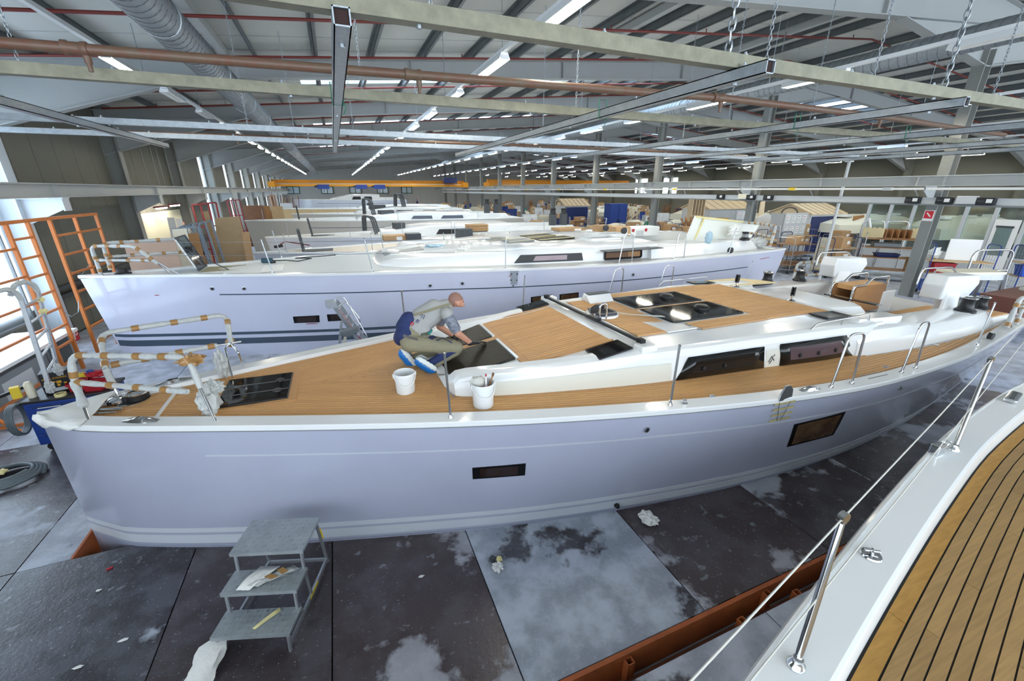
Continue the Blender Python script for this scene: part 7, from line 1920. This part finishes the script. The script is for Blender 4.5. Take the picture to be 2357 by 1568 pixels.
# crumpled blue cloth and tools on the lavender yacht
tag(crumple(PZ(1002, 570, 2.12), (.28, .2, .1), 0, '', 401, .5).build('blue_cloth', 'blue_cloth'), 'crumpled pale blue cloth on the coachroof of the lavender yacht', 'cloth')
for k, (px, py) in enumerate(((1092, 563), (1120, 555), (1070, 572))): tag(crumple(PZ(px, py, 2.2), (.16, .12, .08), 0, '', 410+k, .5).build('paper_rag', 'paper'), 'white rag on the masked hatches of the lavender yacht, %s' % ('middle one', 'right one', 'left one')[k], 'rag')
ps = thing('power_sander', 'teal power tool with black cable on the foredeck of the lavender yacht', 'power tool', PZ(615, 607, 1.87))
c = PZ(615, 607, 1.87); MB().bar(c+Vector((-.12, 0, .08)), c+Vector((.14, .05, .07)), .11, .12).build('tool_body', mat('tool_teal', (30, 70, 88), .4), ps, bevel=.03); MB().lathe([(.07, 0), (.07, .06)], c+Vector((.12, .05, -.02)), 12).build('tool_base', 'black_plastic', ps)
MB().tube([c+Vector(v) for v in ((.1, .05, .06), (.4, .2, .03), (.7, -.1, .03), (1.0, .3, .03), (.6, .5, .03), (1.6, .7, .03))], .012, 6).build('cable', 'cable_black', ps, smooth=60)
tag(MB().prism([PZ(600, 628, 1.86), PZ(650, 622, 1.86), PZ(655, 610, 1.86), PZ(610, 612, 1.86)], (0, 0, .02)).build('paper_sheet', 'paper'), 'white paper under the power tool on the lavender yacht', 'paper')
wg = thing('windlass_tools', 'black air tool with a red hose on the bow of the third row yacht', 'power tool', PZ(640, 572, 1.55)); c = PZ(638, 570, 1.6)
MB().bar(c+Vector((-.1, 0, .03)), c+Vector((.2, 0, .06)), .1, .1).build('tool_body', 'black_plastic', wg, bevel=.02); MB().tube([c+Vector(v) for v in ((.1, 0, .1), (.3, 0, .2), (.7, 0, .12), (1.1, 0, .03))], .02, 6).build('hose', 'red_dark', wg, smooth=60)
# ---- boarding ladder between the yachts
bl = thing('boarding_ladder', 'aluminium boarding ladder with handrail between the two nearest yachts', 'ladder', (0, 8.3, 0))
T0, T1 = PY(757, 690, 8.6), PY(780, 700, 8.6); 
a0, a1 = PY(770, 705, 8.5), PY(832, 792, 8.3); d = (a1-a0); a2 = a0 + d*1.9; w_ = Vector((.05, .42, 0))
for q in (Vector((0, 0, 0)), w_): MB().bar(a0+q, a2+q, .03, .09).build('rail', 'alu', bl)
for k in range(8): MB().bar(a0.lerp(a2, (k+.5)/8), a0.lerp(a2, (k+.5)/8)+w_, .08, .02).build('step', 'alu', bl)
MB().bar(a0.lerp(a1, .12)+Vector((.02, -.02, .03)), a0.lerp(a1, .75)+Vector((.02, -.02, .03)), .006, .04).build('red_stripe', mat('pale_red', (206, 130, 120), .5), bl)
MB().bar(a0.lerp(a1, .8)+Vector((.02, -.02, .03)), a2+Vector((.02, -.02, .03)), .006, .04).build('red_stripe', 'red', bl)
MB().bar(a0.lerp(a1, .62)+Vector((.02, -.025, .03)), a0.lerp(a1, .76)+Vector((.02, -.025, .03)), .006, .05).build('blue_badge', 'blue', bl)
MB().box(a0+Vector((-.06, 0, .05)), (.17, .24, .12), .2).build('top_platform', 'alu', bl)
MB().tube(arc_pts([a0+Vector((0, 0, .05)), a0+Vector((.05, 0, .16)), a0+Vector((.2, 0, .16)), a1+Vector((.14, 0, .1)), a1+Vector((.05, 0, -.1))], .12, 5), .016, 8).build('handrail', 'chrome', bl, smooth=50)
MB().tube(arc_pts([a0+Vector((.05, -.02, -.03)), a0+Vector((.2, -.02, .1)), a0.lerp(a1, .5)+Vector((.25, -.02, .1)), a0.lerp(a1, .65)+Vector((.1, 0, 0))], .12, 5), .014, 8).build('handrail', 'chrome', bl, smooth=50)
c = PY(802, 765, 8.2); MB().prism([c+Vector((-.18, 0, -.05)), c+Vector((.0, 0, -.12)), c+Vector((.16, 0, -.03)), c+Vector((.2, 0, .1)), c+Vector((-.02, 0, .06)), c+Vector((-.15, 0, .04))], (0, .1, 0)).build('grey_foot', 'grey_plastic', bl, bevel=.03)
MB().bar(PY(786, 740, 8.4), PY(781, 800, 8.4), .04, .05).build('support_leg', 'alu', bl); MB().bar(PY(796, 770, 8.4), PY(790, 800, 8.4), .05, .05).build('support_leg', 'cream', bl)
# ---- timber, boards and frames by the left wall
lamp_y = 21.5
for k, (px, py) in enumerate(((372, 479), (403, 473))):
    c = PX(px, py, XL+.55); o = thing('hanging_lamp', 'hanging fluorescent lamp in the lit wall corner, %s' % ('left one' if k == 0 else 'right one'), 'lamp', (c.x, c.y, c.z))
    MB().boxz(c.x-.08, c.x+.08, c.y-.6, c.y+.6, c.z+.02, c.z+.07).build('lamp_housing', 'red_dark', o); MB().tube([(c.x, c.y-.55, c.z), (c.x, c.y+.55, c.z)], .03, 8).build('tube', 'tube', o)
    for q in (-.5, .5): MB().tube([(c.x, c.y+q, c.z+.07), (c.x, c.y+q, zt(c.x))], .006, 4).build('suspension_wire', 'galv', o)
lc = PX(395, 500, XL+.06)
tag(MB().boxz(XL+.01, XL+.05, 20.2, 24.8, 0, 2.75).build('wall_board', 'room_cream'), 'cream lining boards of the lit wall corner', 'panel')
wb = thing('work_bench', 'dark work bench with tools in the lit wall corner', 'bench', (XL+.6, 21.5, 0)); MB().boxz(XL+.15, XL+.95, 19.9, 24, .92, .98).build('bench_top', 'dark_grey', wb)
for y in (20, 21.9, 23.9): MB().boxz(XL+.2, XL+.9, y-.04, y+.04, 0, .92).build('bench_leg', 'dark_grey', wb)
for k, (px0, py0, px1, py1) in enumerate(((384, 501, 403, 527), (405, 504, 420, 530))): board('whiteboard', 'white panel standing in the lit corner, %s' % ('left one' if k == 0 else 'right one'), 'panel', [(px0, py1), (px0, py0), (px1-2, py0), (px1, py1)], 19.5+.3*k, .04, 'white')
tag(MB().lathe([(.09, 0), (.1, .12), (.03, .2), (.03, .3)], (XL+.5, PX(357, 514, XL+.5).y, .98), 10).build('orange_bottle', 'orange_paint', smooth=50), 'orange bottle on the bench in the lit corner', 'bottle')
def rack(label, px, Y, m, n=3, mid=True):     # open red steel frame with panes
    P = [PY(q[0], q[1], Y) for q in px]; P[0].z = 0; P[3].z = 0; o = thing('steel_rack', label, 'frame', ((P[0].x+P[3].x)/2, Y, 0))
    bl_, tl, tr_, br = P
    for k in range(n+1): MB().bar(bl_.lerp(br, k/n), tl.lerp(tr_, k/n), .06, .06).build('upright', m, o)
    MB().bar(tl, tr_, .06, .06).build('top_bar', m, o)
    for t in (.35, .68): MB().bar(bl_.lerp(tl, t), br.lerp(tr_, t), .05, .05).build('cross_bar', m, o)
rack('dark red steel frame standing before the left wall, nearer one', [(468, 560), (442, 472), (497, 466), (512, 545)], 23, 'red_dark')
rack('dark red steel frame standing before the left wall, farther one', [(538, 510), (522, 462), (551, 460), (566, 508)], 33, 'red_dark')
rack('orange steel frame by the far left windows', [(626, 470), (618, 452), (632, 450), (640, 470)], 48, 'orange_paint')
bds = [('wide brown plywood board leaning beyond the lavender bow', [(492, 598), (494, 502), (550, 498), (580, 596)], 17.5, 'plywood'), ('narrow brown board left of the wide plywood board', [(488, 555), (467, 487), (478, 486), (500, 552)], 18.5, 'plywood'),
       ('small plywood offcut on top of the wide board', [(496, 502), (505, 488), (516, 487), (520, 500)], 17.8, 'mdf'), ('cardboard sheet behind the wide plywood board', [(558, 585), (556, 535), (573, 534), (577, 590)], 17.2, 'cardboard'),
       ('large flesh coloured panel behind the lavender bow', [(300, 625), (283, 557), (400, 548), (420, 622)], 13.6, 'mdf'), ('tall pale panel right of the flesh coloured panel', [(410, 608), (395, 528), (428, 526), (442, 605)], 14.6, 'cream'),
       ('brown panel among the grey frames', [(438, 600), (422, 540), (455, 536), (470, 598)], 15.2, 'wood_brown')]
for nm, px, Y, m in bds: board('plywood_board', nm, 'board', px, Y, .04, m)
for k in range(6):
    x0 = 385 + 15*k; Yk = 15.6 + .35*k
    P = [PY(q[0], q[1], Yk) for q in ((x0+45, 605-3*k), (x0+12, 528-3*k), (x0+70 if k == 0 else x0+26, 522-3*k), (x0+100 if k == 0 else x0+58, 600-3*k))]
    P[0].z = 0; P[3].z = 0
    o = thing('door_frame', 'blue grey metal frame leaning in the stack behind the lavender bow, %s from the left' % ORD[k], 'frame', ((P[0].x+P[3].x)/2, Yk, 0), 'leaning grey frames')
    for a, b_ in ((P[0], P[1]), (P[1], P[2]), (P[2], P[3])): MB().bar(a, b_, .05, .05).build('frame_bar', mat('frame_blue', (138, 154, 172), .45), o)
# wooden stock farther along
for k, (px0, py0, px1, py1, Y, m, nm) in enumerate(((562, 473, 606, 490, 33, 'wood_dark', 'dark wood sheet'), (590, 484, 626, 505, 34.5, 'wood_brown', 'brown cupboard carcass'), (628, 475, 650, 503, 31, 'plywood', 'tall plywood sheet'), (606, 474, 620, 500, 34, 'wood_brown', 'narrow brown sheet'), (648, 468, 672, 478, 46, 'light_grey', 'pale stack'))):
    xa, xb, za, zb_ = at_rect(px0, py0, px1, py1, Y); o = thing('wood_stock', nm + ' stored by the far left wall', 'board', ((xa+xb)/2, Y, 0)); MB().boxz(xa, xb, Y, Y+.08 if 'sheet' in nm else Y+.5, 0, zb_).build('sheet', m, o)
    if 'carcass' in nm:
        for q in range(2): MB().boxz(lerp(xa, xb, q/2)+.08, lerp(xa, xb, (q+1)/2)-.08, Y-.01, Y, .3, zb_-.15).build('opening', 'wood_dark', o)
for k in range(10):
    px = 645 + 4.5*k; p = PY(px, 480, 56); m = ('red_dark', 'wood_brown', 'plywood')[k % 3]
    tag(MB().bar((p.x, 56, 0), (p.x+.25, 56.3, 3.0-.12*(k % 4)), .09, .05).build('timber_plank', m), 'upright timber plank by the far left wall, %s from the left' % ORD[k], 'plank', 'upright planks at the far wall')
# ---- aisle of carts, boxes and benches beyond the sterns
rnd = random.Random(21)
protoA, _ = wire_trolley('a', 0, -60, 0, 1.4, .75, 1.7, 'blue_dark', (.3, .8, 1.25)); protoB, _ = wire_trolley('b', 0, -62, 0, 1.5, .8, 1.5, 'blue', (.3, .9), shelf_m='light_grey'); protoC, _ = wire_trolley('c', 0, -64, 0, 1.6, .8, 1.6, 'steel', (.4, .85, 1.3), shelf_m='wood_brown')
def proto_box(s, m):
    o = thing('cardboard_box', 'x', 'box', (0, -70, 0)); MB().box((0, -70, s[2]/2), s).build('box_body', m, o, bevel=.01); MB().box((0, -70, s[2]+.002), (s[0], .06, .005)).build('tape_strip', 'brown_tape', o); MB().box((s[0]*.2, -70-s[1]/2-.003, s[2]*.5), (s[0]*.3, .005, s[2]*.3)).build('box_label', 'white', o); return o
def proto_rack(m):
    o = thing('lath_rack', 'x', 'rack', (0, -75, 0)); r2 = random.Random(3)
    for x in (-.7, .7): MB().boxz(x-.04, x+.04, -75.3, -74.7, 0, 1.2).build('rack_post', 'mid_grey', o)
    MB().boxz(-.75, .75, -75.3, -74.7, .9, .95).build('rack_shelf', 'plywood', o)
    for k in range(14): MB().bar((r2.uniform(-.7, .7), -75+r2.uniform(-.25, .25), .95), (r2.uniform(-.8, .8), -75+r2.uniform(-.25, .25), 1.9+r2.uniform(-.2, .2)), .07, .03).build('lath', m, o)
    return o
def proto_bench():
    o = thing('work_bench', 'x', 'bench', (0, -80, 0)); MB().boxz(-1.1, 1.1, -80.45, -79.55, .86, .92).build('bench_top', 'wood_light', o)
    for x in (-1, 1):
        for y in (-80.4, -79.6): MB().boxz(x-.04, x+.04, y-.04, y+.04, 0, .86).build('bench_leg', 'mid_grey', o)
    crumple((-.5, -80, 1.05), (.4, .25, .12), 0, '', 500, .4).build('parts_heap', 'cream', o); MB().box((.4, -80, 1.08), (.5, .4, .3), .3).build('tool_case', 'teal', o, bevel=.02); MB().box((.85, -80.1, 1.0), (.25, .3, .16)).build('small_bin', 'red', o)
    return o
def proto_cab(m, m2):
    o = thing('parts_cabinet', 'x', 'cabinet', (0, -85, 0)); MB().boxz(-.6, .6, -85.3, -84.7, 0, 1.7).build('cabinet_body', m, o, bevel=.01)
    for k in range(2):
        d = MB().boxz(-.57+.58*k, -.01+.58*k, -85.32, -85.3, .1, 1.65).build('cabinet_door', m2, o, bevel=.006); MB().boxz(-.08+.1*k, -.05+.1*k, -85.35, -85.32, .8, 1.0).build('handle', 'black_plastic', d)
    return o
def proto_mould():
    o = thing('deck_moulding', 'x', 'moulding', (0, -90, 0)); crumple((0, -90, 1.0), (1.0, .5, .45), 0, '', 510, .12).build('moulding_shell', 'cream', o, smooth=60)
    for x in (-.6, .6): MB().boxz(x-.05, x+.05, -90.3, -89.7, 0, .7).build('trestle', 'wood_brown', o)
    return o
PB = [proto_box((.6, .5, .45), 'cardboard'), proto_box((.8, .5, .3), 'cardboard'), proto_box((.45, .4, .6), 'plywood')]
PROT = {'blue wire trolley': protoA, 'low blue trolley': protoB, 'steel shelf trolley': protoC, 'rack of wooden laths': proto_rack('wood_light'), 'rack of brown laths': proto_rack('wood_brown'), 'loaded work bench': proto_bench(), 'grey parts cabinet': proto_cab('light_grey', 'white'), 'dark blue parts cabinet': proto_cab('blue_dark', 'blue'), 'cream deck moulding': proto_mould()}
kinds = list(PROT)
rows = [(12.8, 19.4, 24, 4), (15.0, 15.0, 23.5, 6), (17.4, 14.6, 23.5, 6), (19.6, 14.2, 31, 10), (22.0, 13.6, 30, 11), (24.4, 13.2, 31, 12), (27, 13.0, 32, 12), (29.8, 12.8, 33, 13), (33, 12.6, 35, 14), (36.5, 12.4, 36, 15), (40.5, 12.4, 36, 15), (45, 12.2, 37, 15), (50, 12.0, 37, 15), (56, 12, 37, 15), (63, 11, 37, 14)]
OCC = [(d['H'].x1-6.6, d['H'].yc, 7.4, 2.9) for d in (Y3, Y4, Y5, Y6, Y7, Y8)] + [(7.5, 11.5, 7.5, 3.4), (24.6, 9.2, 1.0, 4.5)] + [(px_, py_, 1.6, 1.3) for px_, py_ in PEOPLE] + [(30, 16, 5.2, 2.6), (31, 21, 5.6, 2.6), (30, 26, 5, 2.6), (33, 31, 5, 2.6), (28, 38, 5, 2.6)]
for r, (Y, xa, xb, n) in enumerate(rows):
    seen = {}
    for k in range(n):
        for tr in range(6):
            x = lerp(xa, xb, k/(n-1)) + rnd.uniform(-.2, .2)*(1+2*tr); y = Y + rnd.uniform(-.5, .5)*(1+tr)
            if abs(x-XC) < .9: x += 1.4 if x > XC else -1.3
            bad = any(abs(x-sx) < sw and abs(y-sy) < sd for sx, sy, sw, sd in ((26.6, 17.6, 2.7, 2.4), (25.4, 23.2, 3.3, 2.3), (19.3, 33.5, 2.2, 2), (20.4, 28.4, 1.8, 1.4), (18.4, 11, 1, 1)) + tuple(OCC))
            if not bad: break
        if bad: continue
        OCC.append((x, y, 1.7, 1.5))
        kd = rnd.choice(kinds if r > 2 else kinds[:3]); j = seen.get(kd, 0); seen[kd] = j+1
        lab = '%s, %s of its kind from the left in the %s aisle row' % (kd, ORD[j], ORD[r])
        rz = rnd.choice((0, PI/2, .2, -.3)) + rnd.uniform(-.1, .1)
        src = PROT[kd]
        dup(src, (x, y, 0), rz, lab)
        if kd in ('blue wire trolley', 'low blue trolley', 'steel shelf trolley') :
            for q in range(rnd.choice((1, 2, 2))):
                zz = {'blue wire trolley': (.8126, 1.2626), 'low blue trolley': (.9126, .3126), 'steel shelf trolley': (1.3126, .8626)}[kd][q]
                dup(PB[rnd.randrange(3)], (x, y, zz), rz + rnd.uniform(-.2, .2), 'box, %s shelf of the %s, %s of its kind, %s aisle row' % ('upper' if (q == 0) == (kd != 'blue wire trolley') else 'lower', kd, ORD[j], ORD[r]))
        elif kd.endswith('cabinet') and rnd.random() < .7:
            dup(PB[rnd.randrange(3)], (x, y, 1.705), rnd.uniform(-.3, .3), 'box on the %s, %s of its kind, %s aisle row' % (kd, ORD[j], ORD[r]))
def kill(root):
    for c in list(root.children):
        for g in list(c.children): bpy.data.objects.remove(g)
        bpy.data.objects.remove(c)
    bpy.data.objects.remove(root)
for s in list(PROT.values()) + PB: kill(s)
